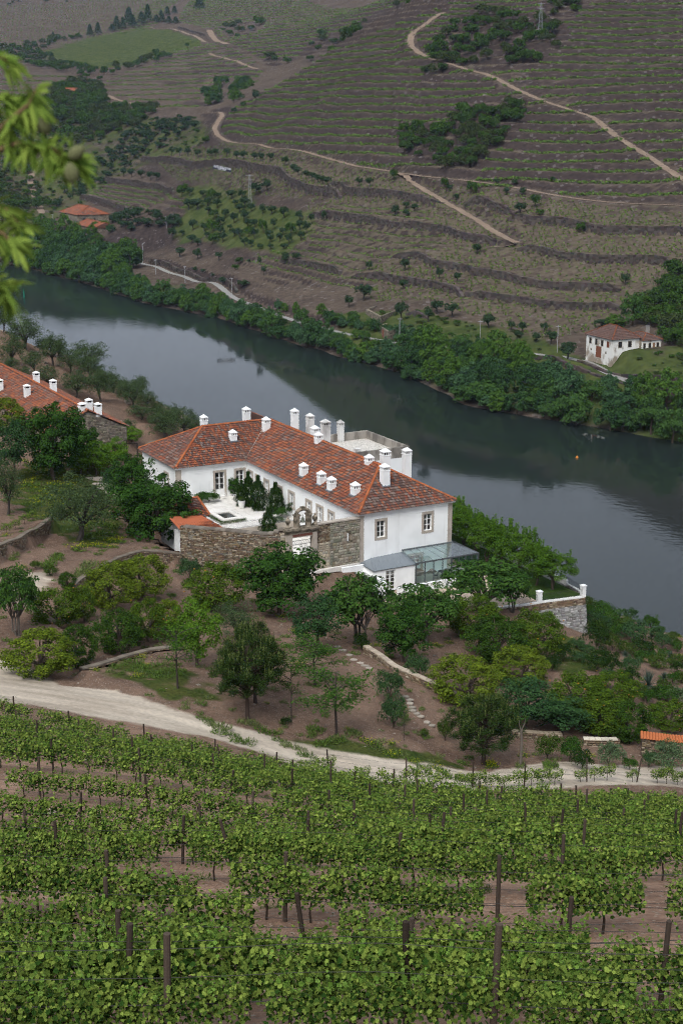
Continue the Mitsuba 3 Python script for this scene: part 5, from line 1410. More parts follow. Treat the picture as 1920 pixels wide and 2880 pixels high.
# loose stones
for k in range(3):
    r = RND(210 + k)
    s = trimesh.creation.icosphere(1, 1.0)
    v = np.array(s.vertices) * (1 + (meshkit.noise(np.array(s.vertices) * 2.3 + 9 * k) - .5)[:, None] * 1.5) * [1, .75, .5]
    c = np.array([(.20, .165, .135), (.135, .112, .095), (.27, .225, .185)][k])
    group(f'rock_kind_{k}', stone=((v, np.array(s.faces), np.tile(c, (len(v), 1))), 'vc'))
# far-side plants, a few hundred leaves each: bank trees, olives, scrub, firs
for k, (A_, B_, R_) in enumerate([((.034, .062, .028), (.100, .142, .054), (3.6, 3.6, 3.2)), ((.026, .050, .028), (.076, .112, .056), (4.0, 3.6, 2.8)), ((.052, .086, .026), (.125, .170, .046), (3.2, 3.4, 3.6)), ((.042, .072, .048), (.100, .140, .090), (3.8, 3.4, 2.7))]):
    r = RND(220 + k)
    lv, cc = crown(r, (0, 0, R_[2] * 1.0), R_, 2000, .56, A_, B_, clumps=80, cr=.20, shell=(.45, 1.0), low=-.7, aspect=.55)
    m = MB()
    wood(r, m, 2.4, .25, cc, limbs=6, lean=.4)
    group(f'bank_tree_kind_{k}', crown=(lv, 'leaf'), trunk=(m, 'vc'))
for k in range(3):
    r = RND(230 + k)
    lv, cc = crown(r, (0, 0, 2.7), (2.1, 2.1, 1.7), 700, .5, (.026, .040, .028), (.066, .086, .060), clumps=30, cr=.32, shell=(.35, .9), low=-.65, aspect=.5)
    m = MB()
    wood(r, m, 1.5, .22, cc, limbs=5, lean=.3, col=(.05, .045, .04))
    group(f'far_olive_kind_{k}', crown=(lv, 'leaf'), trunk=(m, 'vc'))
for k, (A_, B_) in enumerate([((.030, .048, .022), (.066, .088, .034)), ((.036, .060, .022), (.075, .105, .030)), ((.046, .052, .030), (.090, .088, .046))]):
    r = RND(240 + k)
    lv, cc = crown(r, (0, 0, 1.7), (2.4, 2.4, 1.8), 560, .55, A_, B_, clumps=26, cr=.34, shell=(.4, .9), low=-.3, aspect=.55)
    m = MB()
    wood(r, m, .8, .16, cc, limbs=4, lean=.2)
    group(f'scrub_kind_{k}', foliage=(lv, 'leaf'), stem=(m, 'vc'))
r = RND(250)
n = 900
z = r.uniform(0, 1, n)
a = r.uniform(0, 6.28, n)
w = 2.3 * (1 - z) ** .8 * (1 + .25 * np.sin(z * 30)) + .2
P = np.stack([np.cos(a) * w, np.sin(a) * w, 2 + z * 10], 1) + r.normal(size=(n, 3)) * .25
group('fir_kind_0', crown=(leaves(r, P, np.stack([np.cos(a), np.sin(a), a * 0 + .4], 1), .8 * np.ones(n), blend(r, n, (.024, .038, .024), (.05, .066, .038)), .5), 'leaf'), trunk=(MB().tube([[0, 0, -.3], [0, 0, 4]], [.3, .2], BARK, 6), 'vc'))
# ------------------------------------------------------------------ planting, near side: x, y, width, height, kind, label
NOMINAL = {'citrus': (4.35, 3.9), 'lawn_tree': (4.1, 4.7), 'broadleaf': (5.0, 4.9), 'olive': (3.9, 3.7), 'young_tree': (3.4, 3.7), 'pine': (4.5, 5.6), 'cypress': (1.25, 3.05), 'shrub': (2.3, 1.28), 'yucca': (2.3, 1.85), 'weed': (1.1, .55), 'rock': (2, .7)}
NAMES = {'citrus': ('orange_tree', 'orange tree'), 'lawn_tree': ('lawn_tree', 'tree'), 'broadleaf': ('garden_tree', 'tree'), 'olive': ('olive_tree', 'olive tree'), 'young_tree': ('young_tree', 'tree'), 'pine': ('pine_tree', 'pine'), 'cypress': ('cypress', 'cypress'), 'shrub': ('shrub', 'shrub'), 'yucca': ('yucca', 'yucca'), 'weed': ('weed_tuft', 'weed'), 'rock': ('loose_rock', 'rock')}
rng = RND(70)


def plant(x, y, w, h, kind, label, grp=None, z=None, cat=None, name=None):
    base, k = kind.rsplit('_', 1)
    W, Hh = NOMINAL[base]
    z = float(NEAR_H(x, y)) if z is None else z
    nm, ct = NAMES[base]
    w, h = (w * 1.75, h * 1.5) if name == 'slope_shrub' else (w * 1.5, h * 1.4) if grp and 'olive' in grp else (w * 1.17, h * 1.1)
    return inst(name or nm, f'{base}_kind_{k}', x, y, z - .05, w / W, rng.uniform(0, 360), label, cat or ct, grp, None, h / Hh)


GARDEN = [(np.float64(-21.95),np.float64(128.25),np.float64(5.07),np.float64(4.46),'citrus_0','yellow green domed orange tree,front one of the big pair below the schist wall'),(np.float64(-19.69),np.float64(134.25),np.float64(4.8),np.float64(4.32),'citrus_0','yellow green domed orange tree just behind its twin below the schist wall'),(np.float64(-12.34),np.float64(134.0),np.float64(5.81),np.float64(4.62),'citrus_1','large dark domed orange tree directly under the curved schist wall'),(np.float64(-25.78),np.float64(121.25),np.float64(4.26),np.float64(3.67),'citrus_1','round olive green orange tree right of the pale trunked fig'),(np.float64(-23.54),np.float64(122.75),np.float64(2.07),np.float64(3.4),'citrus_1','narrow orange tree squeezed behind the round one near the fig'),(np.float64(-26.34),np.float64(130.0),np.float64(1.56),np.float64(1.72),'citrus_2','smallest orange tree,half hidden at the back of the left terrace'),(np.float64(-21.29),np.float64(107.75),np.float64(3.16),np.float64(3.55),'citrus_2','deep green orange tree touching the yellowish one by the dirt road'),(np.float64(-23.47),np.float64(103.25),np.float64(5.21),np.float64(3.56),'citrus_0','broad yellowish orange tree closest to the pale dirt road at left'),(np.float64(-18.99),np.float64(113.5),np.float64(4.26),np.float64(3.71),'citrus_2','glossy green orange tree alone above the rubble terrace wall'),(np.float64(-16.96),np.float64(117.0),np.float64(3.24),np.float64(3.94),'citrus_1','ragged orange tree left of the bright green round tree'),(np.float64(-15.37),np.float64(118.75),np.float64(2.85),np.float64(3.42),'citrus_0','small lime orange tree behind the bare twiggy tree'),(np.float64(-11.82),np.float64(109.0),np.float64(4.22),np.float64(5.4),'broadleaf_3','bright green round headed tree on a thin trunk'),(np.float64(-12.64),np.float64(102.25),np.float64(3.24),np.float64(4.98),'young_tree_2','nearly leafless twiggy tree with forked pale branches'),(np.float64(-27.96),np.float64(116.0),np.float64(3.54),np.float64(6.09),'broadleaf_1','fig tree with pale grey trunk at left edge'),(np.float64(-9.58),np.float64(120.25),np.float64(3.6),np.float64(3.31),'olive_1','loose grey green bush tree above the tall pines'),(np.float64(-29.34),np.float64(151.25),np.float64(7.71),np.float64(6.99),'olive_0','large round grey olive tree above the left terraces'),(np.float64(-16.15),np.float64(143.25),np.float64(2.54),np.float64(2.54),'shrub_2','pale wispy shrub at the foot of the schist wall'),(np.float64(-30.73),np.float64(136.25),np.float64(1.14),np.float64(0.98),'shrub_1','small bright bush on the bare left terrace'),(np.float64(-28.79),np.float64(134.0),np.float64(1.61),np.float64(1.13),'shrub_1','low bright bush beside the gravel patch')]
GARDEN += [(np.float64(-38.73),np.float64(159.0),np.float64(3.48),np.float64(6.51),'olive_1','tall grey olive tree cut by the left edge'),(np.float64(-25.79),np.float64(171.0),np.float64(5.28),np.float64(7.68),'broadleaf_0','dark walnut tree left of the white wing wall'),(np.float64(-22.01),np.float64(159.5),np.float64(8.99),np.float64(8.39),'broadleaf_0','huge dark green walnut tree hiding the courtyard corner'),(np.float64(-37.54),np.float64(179.75),np.float64(8.11),np.float64(9.46),'broadleaf_0','very dark dense tree in front of the long stone house'),(np.float64(-35.21),np.float64(188.25),np.float64(4.39),np.float64(4.92),'broadleaf_0','dark tree spreading over the stone gable'),(np.float64(-47.77),np.float64(199.0),np.float64(5.23),np.float64(4.86),'citrus_0','yellow green bush tree below the long red roof at left'),(np.float64(-41.9),np.float64(176.5),np.float64(4.67),np.float64(7.34),'broadleaf_2','blue green tree at far left below the long house'),(np.float64(-32.77),np.float64(184.75),np.float64(4.83),np.float64(4.31),'broadleaf_3','lime green pergola vine nearest the stone gable'),(np.float64(-31.0),np.float64(188.75),np.float64(4.04),np.float64(3.86),'broadleaf_3','lime green pergola vine right of the gable corner'),(np.float64(-33.65),np.float64(223.25),np.float64(3.51),np.float64(2.69),'broadleaf_3','lime green climbing vine behind the white wing roof'),(np.float64(-34.66),np.float64(184.0),np.float64(2.93),np.float64(3.1),'broadleaf_3','light green young tree by the white steps'),(np.float64(-28.82),np.float64(173.25),np.float64(2.92),np.float64(4.38),'broadleaf_2','slim green tree beside the white steps'),(np.float64(-37.35),np.float64(180.5),np.float64(2.2),np.float64(3.39),'broadleaf_2','small blue green tree in the yellow flower meadow')]
GARDEN += [(np.float64(-6.1),np.float64(133.5),np.float64(7.92),np.float64(6.81),'broadleaf_0','big dark spreading walnut tree before the stone gateway'),(np.float64(-2.3),np.float64(119.75),np.float64(4.3),np.float64(4.87),'broadleaf_2','medium walnut tree right below the big walnut'),(np.float64(1.4),np.float64(125.5),np.float64(5.84),np.float64(6.44),'broadleaf_1','many stemmed fig tree in front of the white garden wall'),(np.float64(8.39),np.float64(131.0),np.float64(5.8),np.float64(5.8),'broadleaf_1','fig tree with bare grey stems under the conservatory'),(np.float64(5.54),np.float64(121.0),np.float64(4.8),np.float64(5.09),'broadleaf_0','compact dark tree beside the diagonal schist wall'),(np.float64(6.56),np.float64(115.75),np.float64(2.37),np.float64(2.1),'shrub_2','small fig bush leaning on the diagonal schist wall'),(np.float64(-7.01),np.float64(98.25),np.float64(4.8),np.float64(6.01),'pine_0','left tall pine with pale upright candles by the road'),(np.float64(-6.63),np.float64(101.75),np.float64(4.09),np.float64(5.94),'pine_1','second pine merging behind the tall left one'),(np.float64(-3.81),np.float64(99.75),np.float64(2.07),np.float64(4.88),'young_tree_2','thin almost bare sapling right of the pines'),(np.float64(-2.16),np.float64(108.0),np.float64(4.31),np.float64(3.78),'young_tree_0','flat topped young tree on the middle slope'),(np.float64(-0.37),np.float64(98.5),np.float64(4.83),np.float64(5.07),'young_tree_1','open layered young tree standing nearest the road'),(np.float64(3.83),np.float64(108.5),np.float64(2.5),np.float64(2.77),'shrub_2','upper of the two leafy bush trees by the stepping stones'),(np.float64(4.05),np.float64(103.5),np.float64(2.41),np.float64(2.53),'shrub_2','lower leafy bush tree with white roses by the stepping stones'),(np.float64(4.8),np.float64(101.0),np.float64(1.12),np.float64(2.61),'young_tree_2','slender sapling in front of the rose bush'),(np.float64(8.36),np.float64(105.5),np.float64(1.43),np.float64(1.82),'shrub_1','rose bush at the lower end of the stepping stones'),(np.float64(6.61),np.float64(104.25),np.float64(0.9),np.float64(0.77),'shrub_1','low rose shrub beside the small stake'),(np.float64(-4.21),np.float64(99.25),np.float64(0.97),np.float64(0.61),'shrub_3','dark low shrub under the thin sapling'),(np.float64(1.81),np.float64(123.0),np.float64(1.62),np.float64(1.62),'shrub_3','dark green shoots around the foot of the fig')]
GARDEN += [(np.float64(15.37),np.float64(142.5),np.float64(7.47),np.float64(5.77),'broadleaf_1','broad fig tree covering the right end of the conservatory'),(np.float64(18.45),np.float64(144.25),np.float64(3.44),np.float64(4.65),'broadleaf_1','darker fig tree beside the middle terrace pillar'),(np.float64(13.36),np.float64(135.25),np.float64(4.86),np.float64(4.21),'citrus_1','olive green orange tree under the broad fig'),(np.float64(14.8),np.float64(128.25),np.float64(5.72),np.float64(4.49),'citrus_2','bright rounded orange tree below the terrace wall'),(np.float64(19.09),np.float64(130.5),np.float64(5.05),np.float64(4.73),'citrus_1','orange tree with ripe fruit against the grey retaining wall'),(np.float64(10.73),np.float64(114.0),np.float64(5.56),np.float64(4.17),'citrus_0','yellow domed orange tree left,above the right hand pine'),(np.float64(16.5),np.float64(121.5),np.float64(4.88),np.float64(3.7),'citrus_0','yellow green orange tree right of the yellow domed one'),(np.float64(21.58),np.float64(129.0),np.float64(2.19),np.float64(1.8),'shrub_3','clipped dark round shrub below the terrace wall corner'),(np.float64(19.84),np.float64(125.5),np.float64(1.83),np.float64(1.6),'shrub_3','second clipped dark round shrub,lower left of the first'),(np.float64(15.48),np.float64(112.0),np.float64(5.53),np.float64(4.14),'broadleaf_2','blue green tree behind the bare trunk'),(np.float64(18.87),np.float64(112.75),np.float64(4.89),np.float64(2.93),'broadleaf_2','low blue green tree behind the short garden wall'),(np.float64(20.75),np.float64(116.0),np.float64(5.16),np.float64(4.16),'citrus_1','large fruiting orange tree at the head of the lower grove'),(np.float64(24.58),np.float64(119.25),np.float64(4.13),np.float64(3.1),'citrus_1','fruiting orange tree at the back right of the lower grove'),(np.float64(24.69),np.float64(113.0),np.float64(3.96),np.float64(3.54),'citrus_2','orange tree just left of the tile topped wall'),(np.float64(22.57),np.float64(114.25),np.float64(4.69),np.float64(3.7),'citrus_1','orange tree in the middle of the lower grove'),(np.float64(29.37),np.float64(117.75),np.float64(3.55),np.float64(2.66),'citrus_1','orange tree behind the tile topped wall'),(np.float64(11.07),np.float64(102.0),np.float64(5.07),np.float64(5.2),'pine_1','short bushy pine beside the dirt road at right'),(np.float64(16.28),np.float64(103.5),np.float64(2.2),np.float64(2.07),'shrub_1','flowering shrub left of the two before the short garden wall'),(np.float64(18.09),np.float64(103.0),np.float64(2.32),np.float64(2.13),'shrub_0','flowering shrub in the middle before the short garden wall'),(np.float64(18.58),np.float64(100.75),np.float64(1.9),np.float64(1.52),'shrub_3','dark shrub at the edge of the road'),(np.float64(21.4),np.float64(103.75),np.float64(2.35),np.float64(2.03),'shrub_4','greyish shrub before the end of the white coped wall'),(np.float64(22.88),np.float64(103.5),np.float64(1.44),np.float64(1.11),'shrub_0','small bright shrub at the road edge'),(np.float64(26.41),np.float64(105.5),np.float64(3.08),np.float64(2.41),'shrub_4','large grey shrub in front of the tile topped wall'),(np.float64(24.85),np.float64(105.5),np.float64(1.34),np.float64(1.47),'shrub_2','shrub at the left end of the tile topped wall')]
for q in GARDEN:
    plant(*q)
# bare trunk by the road
tr = thing('bare_tree', 'tall bare grey trunk with a few leaves beside the road', 'tree')
x, y = [(13.87,101.0)][0]
z = float(NEAR_H(x, y))
m = MB().tube([[x, y, z - .2], [x + .02, y, z + 2], [x - .05, y, z + 3.1]], [.13, .11, .085], (.13, .11, .095), 8)
m.tube([[x - .05, y, z + 3], [x - .2, y, z + 3.5], [x - .25, y, z + 3.9]], [.06, .04, .02], (.13, .11, .095), 5)
m.tube([[x - .05, y, z + 3], [x + .2, y, z + 3.6], [x + .25, y, z + 4.3]], [.06, .035, .015], (.13, .11, .095), 5)
obj('trunk', m, 'vc', tr)
r = RND(77)
P = np.array([x, y, z]) + np.concatenate([r.normal(size=(30, 3)) * [.15, .15, .15] + [.2, 0, 4.1], r.normal(size=(26, 3)) * [.1, .1, .4] + [.2, 0, 1.4]])
obj('leaf', MB().add(*leaves(r, P, unit(r, 56), .16 * np.ones(56), blend(r, 56, (.04, .08, .02), (.1, .14, .03)))), 'leaf', tr, kind='stuff')

LAWN_TREES = [(19.4, 7.7, 4.6, 4.4), (18.3, 1.4, 4.2, 5.0), (18.2, -1.8, 4.4, 5.2), (18.0, -5.5, 4.6, 5.4), (18.1, -8.8, 3.6, 4.6), (18.95, -10.9, 4.5, 4.2), (18.6, 4.5, 4.0, 4.8), (19.6, 11.5, 4.6, 4.8)]
LT = ['leafy tree at the back of the lawn beside the house corner', 'lawn tree with twin stems, third from the back', 'lawn tree with upright shoots in the middle of the row', 'tallest lawn tree with a forked trunk', 'lawn tree half hidden behind the front one', 'front lawn tree nearest the corner pillar', 'lawn tree second from the back, above the white kerb', 'lawn tree partly hidden by the house corner']
for i, (a, b, w, h) in enumerate(LAWN_TREES):
    p = hw(a, b)
    plant(p[0], p[1], w, h, f'lawn_tree_{i % 2}', LT[i], z=19.05)

YARD = [(np.float64(-12.49),np.float64(172.31),np.float64(1.39),np.float64(3.08),'cypress_0','dark cypress at the back beside the corner window'),(np.float64(-11.63),np.float64(172.02),np.float64(1.46),np.float64(4.15),'cypress_1','dark cypress second from the courtyard corner'),(np.float64(-10.3),np.float64(170.29),np.float64(1.6),np.float64(4.11),'cypress_0','broad dark cypress in the middle of the courtyard row'),(np.float64(-8.12),np.float64(169.15),np.float64(1.74),np.float64(3.56),'cypress_1','dark cypress at the right end of the courtyard row'),(np.float64(-18.81),np.float64(177.11),np.float64(1.51),np.float64(2.22),'broadleaf_0','small dark tree against the white wing wall'),(np.float64(-16.8),np.float64(174.08),np.float64(3.12),np.float64(1.48),'shrub_0','glossy green bush bed along the white wing wall'),(np.float64(-17.73),np.float64(174.08),np.float64(2.34),np.float64(1.25),'shrub_0','lower left bush of the bed along the white wing wall'),(np.float64(-13.76),np.float64(177.11),np.float64(1.58),np.float64(2.37),'broadleaf_0','dark bush between the door and the corner cypress'),(np.float64(-10.72),np.float64(170.86),np.float64(1.38),np.float64(0.92),'shrub_0','low green shrub at the foot of the middle cypress'),(np.float64(-7.35),np.float64(166.92),np.float64(2.24),np.float64(1.34),'shrub_0','green shrub right of the last cypress'),(np.float64(-7.57),np.float64(165.02),np.float64(1.63),np.float64(0.74),'shrub_4','white flowering shrub behind the courtyard railing'),(np.float64(-6.04),np.float64(167.75),np.float64(1.65),np.float64(1.8),'shrub_3','dark shrub left of the bell frame'),(np.float64(-19.6),np.float64(177.11),np.float64(1.11),np.float64(1.59),'cypress_0','small dark conifer against the white wing wall')]
for q in YARD:
    plant(*q, z=22.98)
for a, b, w, h, kind, text in ((-4.1, 14.6, 1.5, 3.2, 'cypress_1', 'single cypress in front of the courtyard railing'), (-1.0, 4.5, 1.0, 1.6, 'cypress_0', 'small dark cypress behind the slit wall'), (-.35, 9.5, .9, 1.2, 'shrub_0', 'green shrub under the courtyard windows'), (-3.3, 23.9, .9, .7, 'shrub_1', 'yellow leaved plant growing in the white planter'), (-.5, 12.2, 1.0, 1.4, 'shrub_0', 'green bush under the middle courtyard window'), (-1.4, 2.2, 1.3, 1.6, 'broadleaf_0', 'dark bush seen through the open gateway'),
                           (-.6, -2.0, 1.7, 1.0, 'shrub_3', 'rounded dark bush at the back of the white walled bed'), (-.2, -3.8, 1.9, .9, 'shrub_0', 'bright bush at the front of the white walled bed'), (1.5, -3.6, .9, .8, 'shrub_0', 'small bush beside the porch door')):
    p = hw(a, b)
    zz_ = 23.85 if 'planter' in text else 22.98 if b > 15.6 else 21.9 if b > 0 else 20.2 if a < 1 else 19.15
    plant(p[0], p[1], w, h, kind, text, z=zz_)
hedge = MB()
r = RND(79)
for a0, a1, b0, b1 in ((-1.75, 1.75, -2.3, -1.8), (-1.75, 1.75, 1.8, 2.3), (-1.75, -1.25, -1.8, 1.8), (1.25, 1.75, -1.8, 1.8)):
    n = 500
    P = hp(np.stack([ax + r.uniform(a0, a1, n), bx_ + r.uniform(b0, b1, n), 23.02 + r.uniform(0, .3, n)], 1))
    hedge.add(*leaves(r, P, unit(r, n) + [0, 0, .5], .12 * np.ones(n), blend(r, n, (.03, .06, .015), (.07, .1, .03))))
obj('box_hedge', hedge, 'leaf', None, 'low clipped hedge around the square stone basin', 'hedge')

SLOPE = [(np.float64(26.87),np.float64(141.0),np.float64(2.11),np.float64(2.2),'shrub_3'),(np.float64(29.5),np.float64(145.0),np.float64(1.36),np.float64(1.36),'shrub_1'),(np.float64(30.8),np.float64(144.75),np.float64(1.64),np.float64(1.09),'shrub_1'),(np.float64(32.86),np.float64(146.0),np.float64(2.2),np.float64(1.38),'shrub_3'),(np.float64(30.76),np.float64(150.25),np.float64(1.78),np.float64(1.22),'shrub_0'),(np.float64(32.71),np.float64(149.75),np.float64(2.72),np.float64(1.69),'shrub_2'),(np.float64(29.69),np.float64(150.5),np.float64(1.31),np.float64(1.31),'shrub_2'),(np.float64(28.58),np.float64(150.0),np.float64(1.4),np.float64(1.12),'shrub_1'),(np.float64(30.22),np.float64(153.5),np.float64(2.86),np.float64(1.43),'shrub_0'),(np.float64(28.46),np.float64(151.5),np.float64(1.5),np.float64(1.22),'shrub_2'),(np.float64(29.89),np.float64(156.0),np.float64(2.32),np.float64(1.16),'shrub_0'),(np.float64(32.84),np.float64(154.25),np.float64(1.73),np.float64(0.96),'shrub_1'),(np.float64(33.94),np.float64(158.25),np.float64(1.38),np.float64(1.18),'shrub_2'),(np.float64(36.33),np.float64(157.5),np.float64(1.58),np.float64(1.38),'shrub_0'),(np.float64(35.9),np.float64(152.5),np.float64(1.34),np.float64(1.25),'shrub_2'),(np.float64(36.05),np.float64(149.75),np.float64(1.42),np.float64(1.23),'shrub_2'),(np.float64(35.35),np.float64(146.25),np.float64(1.29),np.float64(0.79),'shrub_0'),(np.float64(31.84),np.float64(141.25),np.float64(1.34),np.float64(0.98),'shrub_0'),(np.float64(28.06),np.float64(128.75),np.float64(1.54),np.float64(1.3),'shrub_2'),(np.float64(25.42),np.float64(125.5),np.float64(1.5),np.float64(1.5),'shrub_3'),(np.float64(23.97),np.float64(125.25),np.float64(1.81),np.float64(1.34),'shrub_3'),(np.float64(26.06),np.float64(133.0),np.float64(1.0),np.float64(1.17),'shrub_3'),(np.float64(26.75),np.float64(123.5),np.float64(1.56),np.float64(1.33),'shrub_3'),(np.float64(32.97),np.float64(139.25),np.float64(1.76),np.float64(1.15),'shrub_1'),(np.float64(32.61),np.float64(130.5),np.float64(1.0),np.float64(1.0),'shrub_0'),(np.float64(27.8),np.float64(122.5),np.float64(1.01),np.float64(0.86),'shrub_1'),(np.float64(28.14),np.float64(121.5),np.float64(1.16),np.float64(1.09),'shrub_0'),(np.float64(29.18),np.float64(123.5),np.float64(0.71),np.float64(0.79),'shrub_3'),(np.float64(30.62),np.float64(125.75),np.float64(0.96),np.float64(1.12),'shrub_1'),(np.float64(37.63),np.float64(149.75),np.float64(1.23),np.float64(1.04),'shrub_0'),(np.float64(36.3),np.float64(143.75),np.float64(1.37),np.float64(1.0),'shrub_1'),(np.float64(35.13),np.float64(138.5),np.float64(1.23),np.float64(0.97),'shrub_3'),(np.float64(33.85),np.float64(132.25),np.float64(1.01),np.float64(1.01),'shrub_1'),(np.float64(39.0),np.float64(156.75),np.float64(0.89),np.float64(0.69),'shrub_1'),(np.float64(30.33),np.float64(123.75),np.float64(1.98),np.float64(1.11),'shrub_0'),(np.float64(31.51),np.float64(123.75),np.float64(1.67),np.float64(1.27),'shrub_4'),(np.float64(28.83),np.float64(120.75),np.float64(1.08),np.float64(0.54),'shrub_3'),(np.float64(28.54),np.float64(156.0),np.float64(1.16),np.float64(1.06),'shrub_1'),(np.float64(40.35),np.float64(219.5),np.float64(1.49),np.float64(1.35),'shrub_1'),(np.float64(30.8),np.float64(152.5),np.float64(1.61),np.float64(1.04),'shrub_1'),(np.float64(31.46),np.float64(151.0),np.float64(1.23),np.float64(0.85),'shrub_0'),(np.float64(28.08),np.float64(153.25),np.float64(1.23),np.float64(1.14),'shrub_0'),(np.float64(37.49),np.float64(152.0),np.float64(1.15),np.float64(0.96),'shrub_1'),(np.float64(37.01),np.float64(155.75),np.float64(1.08),np.float64(0.88),'shrub_0'),(np.float64(23.14),np.float64(128.5),np.float64(1.05),np.float64(0.72),'shrub_2'),(np.float64(24.22),np.float64(137.75),np.float64(1.29),np.float64(0.77),'shrub_2'),(np.float64(25.29),np.float64(137.0),np.float64(1.11),np.float64(0.68),'shrub_2'),(np.float64(23.11),np.float64(129.75),np.float64(1.22),np.float64(0.65),'shrub_2'),(np.float64(28.15),np.float64(145.0),np.float64(1.0),np.float64(0.81),'shrub_1'),(np.float64(33.67),np.float64(144.75),np.float64(0.91),np.float64(0.82),'shrub_0'),(np.float64(35.36),np.float64(142.75),np.float64(0.81),np.float64(0.63),'shrub_1'),(np.float64(24.74),np.float64(123.5),np.float64(1.01),np.float64(0.7),'shrub_2')]
TONE = {'shrub_0': 'rounded mid green shrub on the steep slope above the river', 'shrub_1': 'yellowish green shrub on the steep slope above the river', 'shrub_2': 'blue green shrub on the steep slope above the river', 'shrub_3': 'dense dark green shrub on the steep slope above the river', 'shrub_4': 'silver grey shrub on the steep slope above the river'}
for q in SLOPE:
    plant(*q, TONE[q[4]], TONE[q[4]].split(' shrub')[0] + ' shrubs of the river slope', name='slope_shrub')
YUCCA = [(np.float64(28.84),np.float64(124.5),np.float64(1.82),np.float64(2.46),'yucca_0','largest spiky yucca in the middle of the river slope'),(np.float64(35.67),np.float64(144.5),np.float64(1.19),np.float64(1.56),'yucca_1','spiky yucca on a short trunk at the right edge'),(np.float64(34.33),np.float64(154.5),np.float64(1.45),np.float64(1.83),'yucca_0','spiky yucca at the waterline edge of the slope'),(np.float64(32.71),np.float64(158.0),np.float64(0.98),np.float64(1.18),'yucca_1','small dark yucca at the top of the slope'),(np.float64(31.88),np.float64(131.25),np.float64(1.08),np.float64(1.08),'yucca_1','low grey agave right of the largest yucca'),(np.float64(30.55),np.float64(143.5),np.float64(0.99),np.float64(0.81),'yucca_0','low agave under a rounded shrub'),(np.float64(35.39),np.float64(152.75),np.float64(1.05),np.float64(1.05),'yucca_1','low agave in the upper right of the slope'),(np.float64(30.22),np.float64(153.5),np.float64(0.95),np.float64(0.86),'yucca_0','low bluish agave near the retaining wall corner')]
for q in YUCCA:
    plant(*q)
OLIVES = [(np.float64(-57.42),np.float64(257.0),np.float64(4.76),np.float64(4.76),'olive_0'),(np.float64(-62.45),np.float64(262.25),np.float64(2.68),np.float64(3.16),'olive_2'),(np.float64(-56.74),np.float64(243.5),np.float64(3.17),np.float64(4.07),'olive_1'),(np.float64(-51.3),np.float64(250.5),np.float64(3.47),np.float64(4.63),'olive_0'),(np.float64(-55.05),np.float64(261.5),np.float64(2.66),np.float64(2.17),'olive_2'),(np.float64(-52.54),np.float64(239.75),np.float64(2.67),np.float64(3.11),'olive_3'),(np.float64(-48.35),np.float64(250.75),np.float64(3.01),np.float64(3.01),'olive_1'),(np.float64(-46.8),np.float64(259.75),np.float64(5.5),np.float64(4.06),'olive_0'),(np.float64(-44.9),np.float64(250.0),np.float64(3.69),np.float64(3.45),'olive_2'),(np.float64(-49.23),np.float64(234.75),np.float64(2.61),np.float64(3.26),'olive_3'),(np.float64(-44.81),np.float64(235.75),np.float64(3.71),np.float64(3.49),'olive_0'),(np.float64(-40.73),np.float64(236.5),np.float64(3.49),np.float64(3.93),'olive_2'),(np.float64(-41.77),np.float64(248.5),np.float64(3.43),np.float64(3.43),'olive_1'),(np.float64(-37.87),np.float64(246.0),np.float64(3.17),np.float64(3.17),'olive_0'),(np.float64(-35.46),np.float64(239.75),np.float64(3.97),np.float64(3.53),'olive_2'),(np.float64(-35.89),np.float64(250.75),np.float64(2.3),np.float64(2.99),'olive_3'),(np.float64(-33.96),np.float64(236.5),np.float64(3.05),np.float64(1.96),'olive_1'),(np.float64(-32.22),np.float64(243.0),np.float64(2.23),np.float64(2.23),'olive_0'),(np.float64(-29.53),np.float64(231.25),np.float64(4.48),np.float64(3.62),'olive_2'),(np.float64(-30.23),np.float64(237.25),np.float64(3.27),np.float64(2.84),'olive_1'),(np.float64(-29.5),np.float64(244.0),np.float64(2.24),np.float64(2.69),'olive_0'),(np.float64(-26.85),np.float64(235.5),np.float64(3.25),np.float64(3.68),'olive_3'),(np.float64(-26.11),np.float64(243.0),np.float64(2.68),np.float64(2.46),'olive_1'),(np.float64(-55.54),np.float64(236.0),np.float64(2.42),np.float64(1.98),'olive_2'),(np.float64(-53.29),np.float64(236.25),np.float64(2.2),np.float64(1.32),'olive_1'),(np.float64(-34.83),np.float64(227.5),np.float64(2.1),np.float64(1.68),'olive_2'),(np.float64(-34.24),np.float64(246.75),np.float64(2.49),np.float64(2.49),'olive_1'),(np.float64(-40.38),np.float64(249.5),np.float64(2.75),np.float64(2.75),'olive_3'),(np.float64(-52.22),np.float64(261.75),np.float64(2.66),np.float64(2.66),'olive_2'),(np.float64(-24.44),np.float64(241.5),np.float64(2.66),np.float64(2.44),'olive_0')]
for q in OLIVES:
    plant(*q, 'grey green olive tree on the rocky river bank', 'olive trees on the rocky river bank')
STEPS = [(-0.38,122.5),(0.12,121.25),(0.69,119.25),(1.1,117.5),(1.65,116.5),(2.05,115.5),(2.38,114.75),(5.28,110.25),(5.6,110.0),(5.65,109.5),(5.76,109.0),(5.8,108.5),(6.12,108.25),(6.43,108.0),(6.93,107.5),(7.31,107.25)]
r = RND(81)
